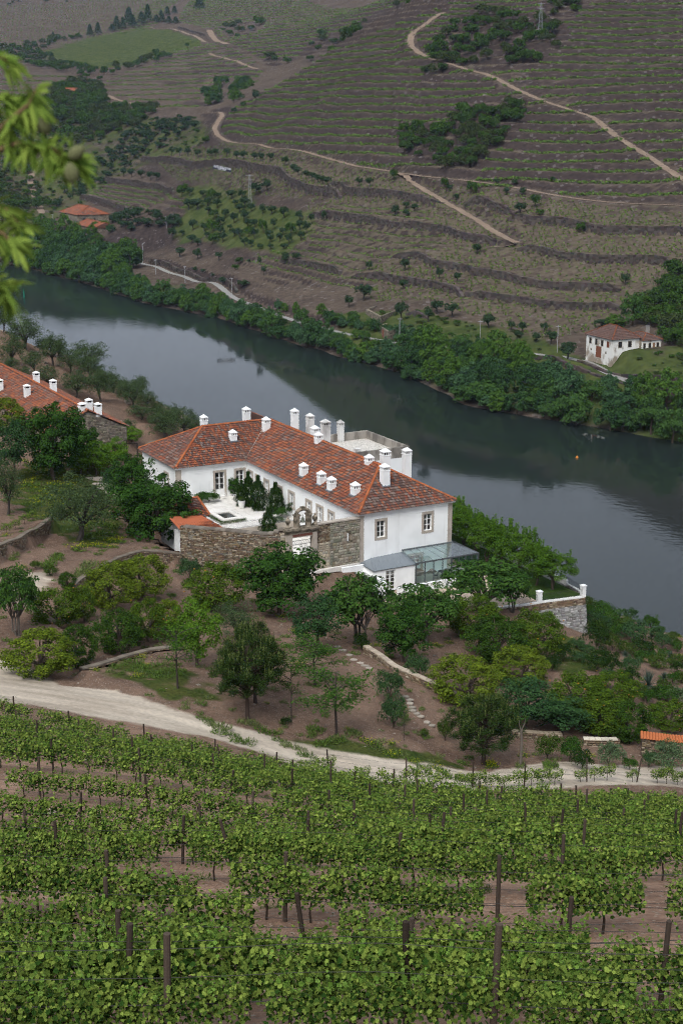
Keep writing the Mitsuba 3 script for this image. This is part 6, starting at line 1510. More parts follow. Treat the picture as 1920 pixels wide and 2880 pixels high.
for i, (x, y) in enumerate(STEPS):
    p = np.array([[np.cos(a) * r.uniform(.3, .45), np.sin(a) * r.uniform(.2, .3)] for a in np.linspace(0, 6.28, 8)[:-1]])
    mm = trimesh.creation.extrude_polygon(Polygon(p), .12, engine='earcut')
    key = obj('stepping_stone', MB().add(np.array(mm.vertices) + [x, y, float(NEAR_H(x, y)) - .02], np.array(mm.faces), np.array((.31, .27, .225)) * r.uniform(.8, 1.15)), 'vc', None, 'flat pale stone of the upper run of stepping stones' if i < 7 else 'flat pale stone of the lower run of stepping stones', 'stepping stone', 'stepping stones, upper run' if i < 7 else 'stepping stones, lower run')
    POS[key] = (x, y)
# pale steps and a vine pergola behind the walnut trees
st = thing('stone_steps', 'pale stone steps half hidden behind the walnut trees left of the white wing', 'steps')
for i, (x, y) in enumerate([(-32.83,183.0),(-31.75,181.5),(-30.9,180.25),(-29.84,178.75)]):
    obj('step', MB().box((x - 1.1, y - .4, float(NEAR_H(x, y)) - .2), (x + 1.1, y + .4, float(NEAR_H(x, y)) + .22), (.45, .42, .38)), 'ashlar', st)
pg = thing('pergola', 'dark timber vine pergola at the corner of the stone gable', 'pergola')
PG = [(-30.07,192.5),(-30.02,194.0),(-28.7,195.25),(-30.99,189.25),(-34.12,185.75)]
for x, y in PG:
    z = float(NEAR_H(x, y))
    obj('post', MB().box((x - .08, y - .08, z - .2), (x + .08, y + .08, z + 2.6), (.05, .04, .035)), 'vc', pg)
for (x, y), (x2, y2) in ((PG[0], PG[2]), (PG[1], PG[3]), (PG[3], PG[4])):
    obj('beam', MB().tube([[x, y, float(NEAR_H(x, y)) + 2.62], [x2, y2, float(NEAR_H(x2, y2)) + 2.62]], .08, (.05, .04, .035), 4), 'vc', pg)
# flowers, weeds and rocks
r = RND(83)
WEEDS = [[[1.6,98.5,0],[2.03,98.25,1],[2.45,97.75,0],[2.87,97.5,2],[3.27,97.0,0],[3.69,96.75,1],[4.14,97.5,0],[4.56,97.25,2],[4.96,96.75,0],[5.37,96.5,1],[5.77,96.0,0],[6.17,95.75,2],[6.66,96.75,0],[7.07,96.5,1],[7.43,95.75,0],[7.82,95.25,2],[8.17,94.5,0],[8.72,96.0,1],[9.05,95.0,0],[9.37,94.0,2],[9.66,92.75,0],[9.94,91.5,1],[-2.15,99.0,0],[-0.71,97.5,2],[0.7,99.25,0],[-1.6,96.5,0],[-0.21,98.0,2],[1.21,99.5,0],[-1.11,97.0,0],[0.29,98.25,2],[-2.03,98.5,0],[-0.61,97.25,0],[0.8,98.75,2],[-1.53,99.0,0],[-0.11,97.5,0],[1.32,99.25,2],[-10.48,97.0,0],[-8.47,95.0,2],[-6.56,93.5,0],[-4.92,97.0,0],[-3.0,95.0,2],[-9.71,95.75,0],[-7.75,94.0,0],[-6.15,97.5,2],[-4.22,96.0,0],[-2.33,94.0,0],[-9.01,95.0,2],[-7.07,93.25,0],[-5.46,96.75,0],[-3.55,95.25,2],[-10.28,96.0,0],[-8.29,94.0,0],[-6.7,97.5,2],[-4.77,96.0,0],[-2.87,94.0,0],[-9.54,95.0,2],[-7.58,93.0,0],[-6.01,96.75,0],[-4.09,95.25,2],[-2.31,97.75,0],[-8.8,93.75,0],[-7.24,97.25,2],[-18.98,107.5,0],[-16.77,105.5,0],[-15.21,108.0,0],[-13.04,106.0,0],[-17.5,106.75,0],[-15.31,104.75,0],[-13.73,107.25,0],[-18.19,107.75,0],[-15.99,105.75,0],[-14.4,108.25,0],[-18.17,104.25,0],[-16.67,106.75,0],[-14.5,104.75,0],[-12.9,107.25,0],[-17.4,108.0,0],[-15.2,106.0,0],[-13.59,108.5,0],[-17.4,104.5,0],[-15.88,107.0,0],[-13.72,105.0,0],[-18.09,105.5,0],[-16.56,108.0,0],[-14.38,106.0,0],[-18.79,106.5,0],[9.37,101.0,0],[11.67,101.0,1],[13.89,100.5,2],[16.08,100.0,0],[11.7,101.5,1],[13.89,100.75,2],[16.13,100.5,0],[11.69,101.75,1],[13.93,101.25,2],[16.14,100.75,0],[11.72,102.25,1],[13.93,101.5,2],[16.19,101.25,0],[11.72,102.5,1]],[[-42.63,186.5,1],[-38.95,182.0,0],[-35.43,177.75,1],[-37.58,168.25,1],[-38.3,185.25,0],[-34.91,181.75,1],[-37.33,172.75,1],[-33.73,167.5,0],[-40.45,181.0,1],[-36.91,176.75,1],[-33.43,172.25,0],[-39.96,184.75,1],[-36.44,180.75,1],[-38.75,171.75,0],[-35.12,166.5,1],[-35.82,184.25,1],[-38.38,175.75,0],[-34.83,171.0,1],[-41.6,184.25,1],[-37.95,179.75,0],[-34.47,175.5,1],[-36.55,165.75,1],[-37.37,183.25,0],[-39.83,174.75,1],[-36.25,170.0,1],[-36.68,186.5,0],[-39.44,178.75,1],[-35.94,174.5,1],[-37.9,164.75,0],[-38.95,182.5,1],[-35.47,178.5,1],[-37.71,169.25,0],[-38.35,186.0,1],[-34.9,182.25,1],[-37.39,173.5,0],[-33.78,168.25,1],[-40.52,181.75,1],[-36.97,177.5,0],[-33.48,173.0,1],[-40.01,185.5,1],[-30.64,159.25,0],[-28.08,155.5,0],[-25.68,152.25,1],[-29.77,159.25,0],[-27.23,155.5,0],[-24.89,152.5,1],[-28.91,159.25,0],[-26.43,155.75,0],[-28.23,149.25,1],[-28.05,159.25,0],[-25.58,155.75,0],[-27.46,149.5,1],[-27.22,159.5,0],[-29.08,153.0,0],[-26.64,149.5,1],[-26.36,159.5,0],[-28.25,153.0,0],[-25.87,149.75,1],[-29.9,156.5,0],[-27.42,153.0,0],[-25.1,150.0,1],[-29.05,156.5,0],[-26.63,153.25,0],[-28.36,146.75,1],[-33.82,140.5,2],[-29.92,137.25,0],[-26.26,134.5,2],[-30.72,127.5,2],[-29.87,138.25,0],[-26.19,135.5,2],[-30.65,128.25,2],[-29.82,139.25,0],[-26.12,136.5,2],[-30.57,129.0,2],[-29.81,140.5,0],[-26.05,137.5,2],[-30.5,129.75,2],[-29.81,141.75,0],[-26.02,138.75,2],[-30.47,130.75,2],[-29.79,143.0,0],[-25.93,139.75,2],[-30.39,131.5,2],[-26.77,128.5,0]]]
for L, text, grp in ((WEEDS[0], 'grassy weed tuft on the bank beside the pale dirt road', 'weed tufts along the dirt road'), (WEEDS[1], 'flowering weed tuft in the meadow left of the manor house', 'weeds of the left meadow')):
    for j, (x, y, k) in enumerate(L):
        s = r.uniform(.8, 1.7) * (1.5 if 'meadow' in grp else 1)
        inst(None, f'weed_kind_{k}', x, y, float(NEAR_H(x, y)) - .05, .75 * s, r.uniform(0, 360), sz=.6 * s, key=('meadow_weeds' if 'meadow' in grp else 'roadside_weeds') + f'__{j:03d}')
    tag('meadow_weeds' if 'meadow' in grp else 'roadside_weeds', text.replace('tuft', 'tufts'), 'weeds', kind='stuff')
n = 1150
X, Y = r.uniform(-45, 45, n), r.uniform(95, 180, n)
ok = (np.abs(X) < .27 * Y) & ~shapely.contains_xy(shapely.union_all([Polygon(ROAD_AREA).buffer(.5), HOUSE_AREA.buffer(2), LAWN.buffer(2), PATIO.buffer(2)]), X, Y)
for j, (x, y) in enumerate(zip(X[ok], Y[ok])):
    s = r.uniform(.5, 1.3)
    inst(None, f'weed_kind_{r.choice([0, 2, 2, 0, 1])}', x, y, float(NEAR_H(x, y)) - .05, .9 * s, r.uniform(0, 360), sz=.6 * s, key=f'garden_weeds__{j:03d}')
tag('garden_weeds', 'dry grass and weeds scattered over the garden slope', 'weeds', kind='stuff')
n = 420
X, Y = r.uniform(-25, 25, n), r.uniform(17, 92, n)
ok = (np.abs(X) < .27 * Y) & ~shapely.contains_xy(Polygon(ROAD_AREA).buffer(.5), X, Y)
for j, (x, y) in enumerate(zip(X[ok], Y[ok])):
    s = r.uniform(.3, .8)
    inst(None, f'weed_kind_{r.choice([0, 2, 0])}', x, y, float(NEAR_H(x, y)) - .04, .8 * s, r.uniform(0, 360), sz=.55 * s, key=f'vineyard_weeds__{j:03d}')
tag('vineyard_weeds', 'small weeds and dry grass between the vine rows', 'weeds', kind='stuff')
n = 1500
X, Y = r.uniform(-60, 60, n), np.concatenate([r.uniform(18, 180, n // 2), r.uniform(70, 130, n - n // 2)])
ok = (np.interp(Y, [18, 180], [.28, .28]) * Y > np.abs(X)) & (NEAR_H(X, Y) < 60)
onroad = shapely.contains_xy(Polygon(ROAD_AREA).buffer(1.0), X, Y) | shapely.contains_xy(HOUSE_AREA.buffer(2), X, Y) | shapely.contains_xy(LAWN.buffer(2), X, Y) | shapely.contains_xy(PATIO.buffer(2), X, Y)
k = 0
for x, y in zip(X[ok & ~onroad], Y[ok & ~onroad]):
    s = r.uniform(.04, .12) if r.rand() < .93 else r.uniform(.12, .25)
    inst(None, f'rock_kind_{r.randint(3)}', x, y, float(NEAR_H(x, y)) + s * .1, s, r.uniform(0, 360), key=f'loose_stones__{k:03d}')
    k += 1
tag('loose_stones', 'loose stones scattered over the bare garden ground', 'stone', kind='stuff')
RB = [(x, y) for x, y in zip(r.uniform(-75, -12, 700), r.uniform(195, 300, 700)) if 5 < NEAR_H(x, y) and x < -.28 * y + 62 and x > -.28 * y]
for i, (x, y) in enumerate(RB[:130]):
    s = r.uniform(.35, 1.2)
    inst(None, f'rock_kind_{r.randint(3)}', x, y, float(NEAR_H(x, y)) + s * .12, s, r.uniform(0, 360), key=f'bank_rocks__{i:03d}')
tag('bank_rocks', 'broken schist rocks among the olive trees on the river bank', 'rocks', kind='stuff')
# ------------------------------------------------------------------ planting and buildings, far side
FN = {'bank_tree': (8.0, 7.0), 'far_olive': (4.6, 4.8), 'scrub': (5.2, 3.6), 'fir': (5.0, 12.0)}
rng = RND(90)


def far_plant(name, kind, x, y, w, h, label, cat, grp):
    base = kind.rsplit('_', 1)[0]
    W, Hh = FN[base]
    inst(name, f'{base}_kind_{kind[-1]}', x, y, float(FAR_H(x, y)) - .15, w / W, rng.uniform(0, 360), label, cat, grp, None, h / Hh)


SHORE = [(-173.2,730.0),(-154.9,700.3),(-135.9,669.7),(-117.6,640.0),(-103.3,612.3),(-88.7,583.7),(-74.4,556.0),(-64.7,543.5),(-54.8,530.5),(-45.1,518.0),(-36.5,500.5),(-27.7,482.5),(-19.1,465.0),(-6.7,443.2),(6.1,420.8),(18.5,399.0),(23.3,383.5),(28.1,367.5),(32.8,352.0),(37.7,347.4),(42.6,342.6),(47.4,338.0),(52.0,334.0),(56.6,330.0),(61.2,326.0),(65.7,321.4),(70.5,316.6),(75.0,312.0)]
# the belt of trees along the far bank
sh = smooth_line(SHORE, 3.4)
sn = side(sh)
sn = sn if (sn @ np.array([.82, .57])).mean() > 0 else -sn
rp = roads[-1][1]
spots = []
for i in range(len(sh)):
    t = i / len(sh)
    depth = np.interp(t, [0, .22, .3, .42, .5, .62, .75, 1], [40, 30, 15, 12, 15, 24, 25, 26])
    for row in range(4 if depth > 28 else 3 if depth > 17 else 2):
        d = (1.0 + row * depth / 3.6) + rng.uniform(-2.6, 1.0)
        p = sh[i] + sn[i] * d + rng.uniform(-1, 1, 2)
        dr_ = np.abs(rp - p).sum(1).min()
        if (dr_ < 3.6 and t > .2) or rng.rand() > (.9 if row == 0 else .7):
            continue
        w = rng.uniform(5.5, 9.5) * (1.35 if t < .25 else 1.0)
        h = w * rng.uniform(.65, 1.35) * (.85 if .25 < t < .5 else 1)
        q = .62 if dr_ < 9 and t > .3 else 1
        spots.append((d, p[0], p[1], w * q, h * q, min(3, int(t * 4))))
spots.sort()
SECT = ['at left below the red roofed farmhouse', 'below the turn of the river road', 'across the water from the manor house', 'below the white farmhouse']
for k, (d, x, y, w, h, sec) in enumerate(spots):
    kind = f'bank_tree_{rng.randint(4)}'
    if k < 290:
        far_plant('riverside_tree', kind, x, y, w, h, f'leafy bank tree {SECT[sec]}', 'tree', f'bank trees {SECT[sec]}')
    else:
        inst(None, f'bank_tree_kind_{kind[-1]}', x, y, float(FAR_H(x, y)) - .15, w / 8, rng.uniform(0, 360), sz=h / 7, key=f'bank_thicket__{k:03d}')
tag('bank_thicket', 'dense green thicket behind the first trees of the far river bank', 'thicket', kind='stuff')
OL1 = [(np.float64(-102.3),np.float64(884.8),np.float64(5.2),np.float64(6.3),'far_olive_0'),(np.float64(-96.1),np.float64(870.4),np.float64(5.1),np.float64(6.2),'far_olive_0'),(np.float64(-89.9),np.float64(856.8),np.float64(5.0),np.float64(6.1),'far_olive_0'),(np.float64(-82.1),np.float64(839.2),np.float64(4.9),np.float64(5.9),'far_olive_0'),(np.float64(-73.2),np.float64(816.8),np.float64(4.8),np.float64(5.8),'far_olive_0'),(np.float64(-69.2),np.float64(805.6),np.float64(4.7),np.float64(5.7),'far_olive_0'),(np.float64(-61.0),np.float64(780.8),np.float64(4.6),np.float64(5.5),'far_olive_0'),(np.float64(-53.9),np.float64(755.2),np.float64(4.6),np.float64(5.3),'far_olive_1'),(np.float64(-49.7),np.float64(746.4),np.float64(4.6),np.float64(5.3),'far_olive_1'),(np.float64(-43.6),np.float64(732.8),np.float64(4.5),np.float64(5.2),'far_olive_1'),(np.float64(-40.2),np.float64(726.4),np.float64(4.5),np.float64(5.1),'far_olive_1'),(np.float64(-35.0),np.float64(718.4),np.float64(4.4),np.float64(5.1),'far_olive_1'),(np.float64(-22.1),np.float64(681.6),np.float64(4.2),np.float64(4.8),'far_olive_1'),(np.float64(-19.8),np.float64(672.8),np.float64(4.1),np.float64(4.7),'far_olive_1'),(np.float64(-16.1),np.float64(660.8),np.float64(4.1),np.float64(4.7),'far_olive_1'),(np.float64(-13.2),np.float64(653.6),np.float64(4.0),np.float64(4.6),'far_olive_1'),(np.float64(-10.4),np.float64(645.6),np.float64(4.0),np.float64(4.6),'far_olive_1'),(np.float64(-8.2),np.float64(640.0),np.float64(3.9),np.float64(4.5),'far_olive_1'),(np.float64(-6.0),np.float64(635.2),np.float64(3.9),np.float64(4.5),'far_olive_1'),(np.float64(-136.6),np.float64(917.6),np.float64(5.7),np.float64(6.5),'far_olive_1'),(np.float64(-129.6),np.float64(903.2),np.float64(5.6),np.float64(6.4),'far_olive_1'),(np.float64(-120.7),np.float64(881.6),np.float64(5.5),np.float64(6.3),'far_olive_1'),(np.float64(-113.0),np.float64(864.8),np.float64(5.3),np.float64(6.1),'far_olive_1'),(np.float64(-108.0),np.float64(853.6),np.float64(5.3),np.float64(6.1),'far_olive_1'),(np.float64(-26.8),np.float64(697.6),np.float64(4.9),np.float64(5.3),'far_olive_0'),(np.float64(-34.7),np.float64(682.4),np.float64(4.8),np.float64(6.5),'far_olive_2'),(np.float64(-40.0),np.float64(685.6),np.float64(7.6),np.float64(6.9),'far_olive_0'),(np.float64(-160.9),np.float64(1564.8),np.float64(6.3),np.float64(5.8),'scrub_0'),(np.float64(-51.3),np.float64(888.0),np.float64(5.7),np.float64(8.2),'far_olive_2'),(np.float64(-65.0),np.float64(896.0),np.float64(5.0),np.float64(5.5),'far_olive_0'),(np.float64(-59.3),np.float64(900.0),np.float64(4.7),np.float64(5.0),'scrub_0'),(np.float64(-80.0),np.float64(866.4),np.float64(5.3),np.float64(4.8),'scrub_1')]
OL2 = [(np.float64(-81.6),np.float64(748.0),np.float64(7.8),np.float64(7.2),'scrub_1'),(np.float64(-77.2),np.float64(742.4),np.float64(4.8),np.float64(5.4),'far_olive_0'),(np.float64(-69.2),np.float64(730.4),np.float64(4.7),np.float64(4.7),'far_olive_1'),(np.float64(-64.4),np.float64(720.8),np.float64(5.2),np.float64(6.4),'scrub_1'),(np.float64(-60.7),np.float64(716.8),np.float64(4.0),np.float64(4.0),'far_olive_0'),(np.float64(-76.2),np.float64(724.8),np.float64(6.4),np.float64(6.4),'far_olive_0'),(np.float64(-71.1),np.float64(719.2),np.float64(7.5),np.float64(6.3),'far_olive_1'),(np.float64(-66.0),np.float64(716.0),np.float64(5.2),np.float64(5.2),'far_olive_2'),(np.float64(-60.3),np.float64(704.8),np.float64(5.1),np.float64(5.6),'far_olive_0'),(np.float64(-53.1),np.float64(705.6),np.float64(6.2),np.float64(5.1),'far_olive_1'),(np.float64(-47.4),np.float64(695.2),np.float64(5.0),np.float64(5.0),'far_olive_2'),(np.float64(-45.2),np.float64(676.8),np.float64(6.0),np.float64(6.0),'far_olive_0'),(np.float64(-64.8),np.float64(705.6),np.float64(4.5),np.float64(4.0),'far_olive_1'),(np.float64(-60.3),np.float64(691.2),np.float64(6.1),np.float64(5.0),'scrub_0'),(np.float64(-54.6),np.float64(680.8),np.float64(4.9),np.float64(4.9),'far_olive_2'),(np.float64(-50.4),np.float64(690.4),np.float64(3.9),np.float64(3.9),'far_olive_0'),(np.float64(-47.1),np.float64(673.6),np.float64(5.4),np.float64(4.9),'far_olive_1'),(np.float64(-41.1),np.float64(660.8),np.float64(4.8),np.float64(4.2),'far_olive_2'),(np.float64(-48.8),np.float64(659.2),np.float64(4.8),np.float64(5.8),'far_olive_0'),(np.float64(-43.8),np.float64(653.6),np.float64(5.2),np.float64(5.8),'far_olive_1'),(np.float64(-35.2),np.float64(648.0),np.float64(3.6),np.float64(5.2),'far_olive_2'),(np.float64(-30.8),np.float64(640.8),np.float64(5.6),np.float64(4.6),'far_olive_0'),(np.float64(-24.7),np.float64(624.8),np.float64(5.0),np.float64(6.0),'far_olive_1'),(np.float64(-17.7),np.float64(609.6),np.float64(3.9),np.float64(4.9),'far_olive_2'),(np.float64(-12.4),np.float64(598.4),np.float64(2.9),np.float64(5.3),'far_olive_0'),(np.float64(-7.2),np.float64(594.4),np.float64(2.9),np.float64(5.2),'far_olive_1'),(np.float64(-56.0),np.float64(670.4),np.float64(5.9),np.float64(5.4),'far_olive_0'),(np.float64(-59.6),np.float64(668.8),np.float64(7.0),np.float64(6.4),'scrub_1'),(np.float64(-54.8),np.float64(655.2),np.float64(4.7),np.float64(4.7),'far_olive_2'),(np.float64(-50.4),np.float64(652.8),np.float64(3.1),np.float64(3.1),'far_olive_0'),(np.float64(-71.1),np.float64(694.4),np.float64(5.0),np.float64(6.1),'far_olive_1'),(np.float64(-79.9),np.float64(710.4),np.float64(5.1),np.float64(5.7),'far_olive_2'),(np.float64(-81.6),np.float64(696.8),np.float64(5.6),np.float64(7.3),'far_olive_0'),(np.float64(-76.6),np.float64(694.4),np.float64(3.4),np.float64(3.9),'far_olive_1'),(np.float64(-64.2),np.float64(679.2),np.float64(4.9),np.float64(4.4),'far_olive_2'),(np.float64(-61.7),np.float64(663.2),np.float64(3.7),np.float64(3.7),'far_olive_0'),(np.float64(-69.2),np.float64(669.6),np.float64(5.9),np.float64(4.8),'far_olive_1'),(np.float64(-65.3),np.float64(656.0),np.float64(4.7),np.float64(4.2),'far_olive_2'),(np.float64(-57.0),np.float64(644.0),np.float64(6.2),np.float64(5.7),'scrub_1'),(np.float64(-52.5),np.float64(639.2),np.float64(4.6),np.float64(5.1),'far_olive_0'),(np.float64(-47.4),np.float64(638.4),np.float64(5.1),np.float64(4.6),'far_olive_1'),(np.float64(-44.5),np.float64(632.8),np.float64(4.1),np.float64(4.6),'far_olive_2'),(np.float64(-41.5),np.float64(641.6),np.float64(4.6),np.float64(4.6),'far_olive_0'),(np.float64(-38.1),np.float64(635.2),np.float64(4.6),np.float64(4.6),'far_olive_1'),(np.float64(-40.0),np.float64(625.6),np.float64(5.5),np.float64(5.0),'scrub_1'),(np.float64(-36.9),np.float64(614.4),np.float64(4.4),np.float64(5.4),'far_olive_2'),(np.float64(-33.4),np.float64(616.0),np.float64(4.9),np.float64(6.9),'scrub_1'),(np.float64(-28.8),np.float64(612.8),np.float64(3.4),np.float64(5.9),'far_olive_0'),(np.float64(-30.1),np.float64(602.4),np.float64(3.9),np.float64(4.3),'far_olive_1'),(np.float64(-29.3),np.float64(596.0),np.float64(3.8),np.float64(3.8),'far_olive_2'),(np.float64(-41.0),np.float64(609.6),np.float64(4.4),np.float64(4.9),'far_olive_0'),(np.float64(-37.6),np.float64(601.6),np.float64(3.9),np.float64(3.9),'far_olive_1'),(np.float64(-33.3),np.float64(592.0),np.float64(3.3),np.float64(2.8),'far_olive_2'),(np.float64(-28.8),np.float64(585.6),np.float64(3.3),np.float64(2.8),'far_olive_0'),(np.float64(-25.3),np.float64(589.6),np.float64(3.3),np.float64(4.7),'far_olive_1'),(np.float64(-21.3),np.float64(582.4),np.float64(3.7),np.float64(5.1),'far_olive_2'),(np.float64(-24.2),np.float64(598.4),np.float64(3.8),np.float64(3.8),'far_olive_0'),(np.float64(-20.7),np.float64(592.8),np.float64(5.7),np.float64(6.2),'scrub_1'),(np.float64(-17.1),np.float64(596.8),np.float64(4.3),np.float64(4.8),'far_olive_1'),(np.float64(-14.1),np.float64(587.2),np.float64(3.8),np.float64(5.6),'far_olive_2'),(np.float64(-16.2),np.float64(580.8),np.float64(4.2),np.float64(4.6),'far_olive_0'),(np.float64(-23.0),np.float64(579.2),np.float64(4.2),np.float64(2.8),'far_olive_1'),(np.float64(-21.8),np.float64(556.8),np.float64(4.0),np.float64(5.4),'far_olive_2'),(np.float64(-17.3),np.float64(553.6),np.float64(4.0),np.float64(4.4),'far_olive_0'),(np.float64(-72.8),np.float64(648.0),np.float64(5.7),np.float64(5.2),'far_olive_1'),(np.float64(-63.2),np.float64(631.2),np.float64(4.6),np.float64(5.6),'far_olive_2'),(np.float64(-51.9),np.float64(608.8),np.float64(3.9),np.float64(4.4),'far_olive_0'),(np.float64(-41.4),np.float64(585.6),np.float64(4.2),np.float64(3.3),'scrub_0'),(np.float64(-37.1),np.float64(576.8),np.float64(1.9),np.float64(2.3),'far_olive_1'),(np.float64(-32.3),np.float64(568.0),np.float64(2.3),np.float64(3.6),'far_olive_2'),(np.float64(-29.8),np.float64(550.4),np.float64(2.7),np.float64(4.0),'far_olive_0'),(np.float64(-42.2),np.float64(571.2),np.float64(3.7),np.float64(2.8),'scrub_0'),(np.float64(-46.0),np.float64(556.0),np.float64(3.1),np.float64(4.0),'far_olive_1'),(np.float64(-52.2),np.float64(581.6),np.float64(1.9),np.float64(2.3),'far_olive_2'),(np.float64(-37.3),np.float64(544.0),np.float64(5.3),np.float64(3.9),'far_olive_0'),(np.float64(-57.4),np.float64(596.8),np.float64(2.4),np.float64(2.4),'far_olive_1'),(np.float64(-61.8),np.float64(605.6),np.float64(2.4),np.float64(2.9),'far_olive_2')]
OL3 = [(np.float64(7.3),np.float64(613.6),np.float64(3.8),np.float64(4.5),'far_olive_0'),(np.float64(11.8),np.float64(606.4),np.float64(3.7),np.float64(4.5),'far_olive_1'),(np.float64(21.6),np.float64(604.0),np.float64(3.9),np.float64(5.1),'scrub_0'),(np.float64(20.8),np.float64(565.6),np.float64(4.3),np.float64(5.0),'far_olive_2'),(np.float64(25.4),np.float64(569.6),np.float64(3.5),np.float64(3.5),'far_olive_0'),(np.float64(28.3),np.float64(562.4),np.float64(3.6),np.float64(3.8),'far_olive_1'),(np.float64(25.0),np.float64(559.2),np.float64(3.4),np.float64(3.4),'far_olive_2'),(np.float64(40.4),np.float64(575.2),np.float64(4.1),np.float64(5.5),'scrub_0'),(np.float64(50.5),np.float64(563.2),np.float64(5.4),np.float64(5.7),'scrub_1'),(np.float64(42.3),np.float64(571.2),np.float64(3.0),np.float64(3.2),'far_olive_0'),(np.float64(44.3),np.float64(563.2),np.float64(2.9),np.float64(3.1),'far_olive_1'),(np.float64(62.4),np.float64(552.0),np.float64(3.4),np.float64(3.4),'far_olive_1'),(np.float64(68.1),np.float64(548.0),np.float64(3.4),np.float64(3.7),'far_olive_2'),(np.float64(71.1),np.float64(532.8),np.float64(4.9),np.float64(5.4),'scrub_0'),(np.float64(65.1),np.float64(528.8),np.float64(5.9),np.float64(4.9),'far_olive_0'),(np.float64(71.3),np.float64(521.6),np.float64(3.7),np.float64(2.7),'scrub_1'),(np.float64(82.4),np.float64(499.2),np.float64(4.4),np.float64(4.0),'scrub_1'),(np.float64(47.4),np.float64(503.2),np.float64(3.9),np.float64(4.5),'far_olive_1'),(np.float64(9.8),np.float64(514.4),np.float64(3.6),np.float64(3.6),'far_olive_2'),(np.float64(22.3),np.float64(504.0),np.float64(4.3),np.float64(5.0),'far_olive_0'),(np.float64(21.1),np.float64(486.4),np.float64(3.9),np.float64(3.9),'far_olive_1'),(np.float64(33.1),np.float64(483.2),np.float64(3.4),np.float64(4.3),'far_olive_2'),(np.float64(38.5),np.float64(476.8),np.float64(3.1),np.float64(4.0),'far_olive_0'),(np.float64(7.4),np.float64(482.4),np.float64(6.8),np.float64(6.5),'far_olive_1'),(np.float64(2.6),np.float64(477.6),np.float64(3.8),np.float64(4.6),'far_olive_2'),(np.float64(29.9),np.float64(448.0),np.float64(5.0),np.float64(5.1),'far_olive_0'),(np.float64(18.8),np.float64(445.6),np.float64(5.0),np.float64(6.9),'far_olive_1'),(np.float64(26.9),np.float64(439.2),np.float64(3.4),np.float64(5.3),'far_olive_2'),(np.float64(34.3),np.float64(443.2),np.float64(5.6),np.float64(5.2),'far_olive_0'),(np.float64(44.1),np.float64(426.4),np.float64(5.0),np.float64(5.0),'far_olive_1'),(np.float64(50.6),np.float64(422.4),np.float64(2.8),np.float64(3.3),'far_olive_2'),(np.float64(53.3),np.float64(418.4),np.float64(3.4),np.float64(3.8),'far_olive_0'),(np.float64(51.3),np.float64(412.0),np.float64(2.7),np.float64(3.0),'far_olive_1'),(np.float64(55.9),np.float64(406.4),np.float64(3.3),np.float64(3.3),'far_olive_2'),(np.float64(59.4),np.float64(416.0),np.float64(3.2),np.float64(3.2),'far_olive_0'),(np.float64(59.4),np.float64(402.4),np.float64(4.2),np.float64(4.7),'far_olive_1'),(np.float64(59.9),np.float64(375.2),np.float64(5.7),np.float64(5.4),'far_olive_2'),(np.float64(87.5),np.float64(441.6),np.float64(3.6),np.float64(4.2),'far_olive_0'),(np.float64(82.2),np.float64(402.4),np.float64(7.9),np.float64(11.1),'bank_tree_0'),(np.float64(74.6),np.float64(408.8),np.float64(5.1),np.float64(3.2),'far_olive_1'),(np.float64(78.1),np.float64(405.6),np.float64(7.0),np.float64(4.0),'bank_tree_2'),(np.float64(93.4),np.float64(422.4),np.float64(3.3),np.float64(3.3),'scrub_0'),(np.float64(60.2),np.float64(568.0),np.float64(3.2),np.float64(2.6),'far_olive_0'),(np.float64(66.8),np.float64(562.4),np.float64(3.1),np.float64(3.0),'far_olive_2'),(np.float64(80.5),np.float64(556.0),np.float64(2.6),np.float64(2.6),'far_olive_1')]
OLG = [len(OL1), len(OL1) + len(OL2)]
for qi, q in enumerate(OL1 + OL2 + OL3):
    part = 'in the planted lines along the high wall' if qi < OLG[0] else 'in the mossy grove of the far slope' if qi < OLG[1] else 'in the right hand far vineyards'
    nm = 'riverside_tree' if q[4].startswith('bank') else 'slope_olive_tree' if q[4].startswith('far') else 'scrub_bush'
    far_plant(nm, q[4], *q[:4], f'grey olive tree {part}' if nm == 'slope_olive_tree' else f'dark bush {part}' if nm == 'scrub_bush' else 'tall green tree behind the white farmhouse', 'olive tree' if nm == 'slope_olive_tree' else 'tree' if nm == 'riverside_tree' else 'bush', f'olive trees {part}' if nm == 'slope_olive_tree' else f'bushes {part}' if nm == 'scrub_bush' else 'tall trees behind the white farmhouse')
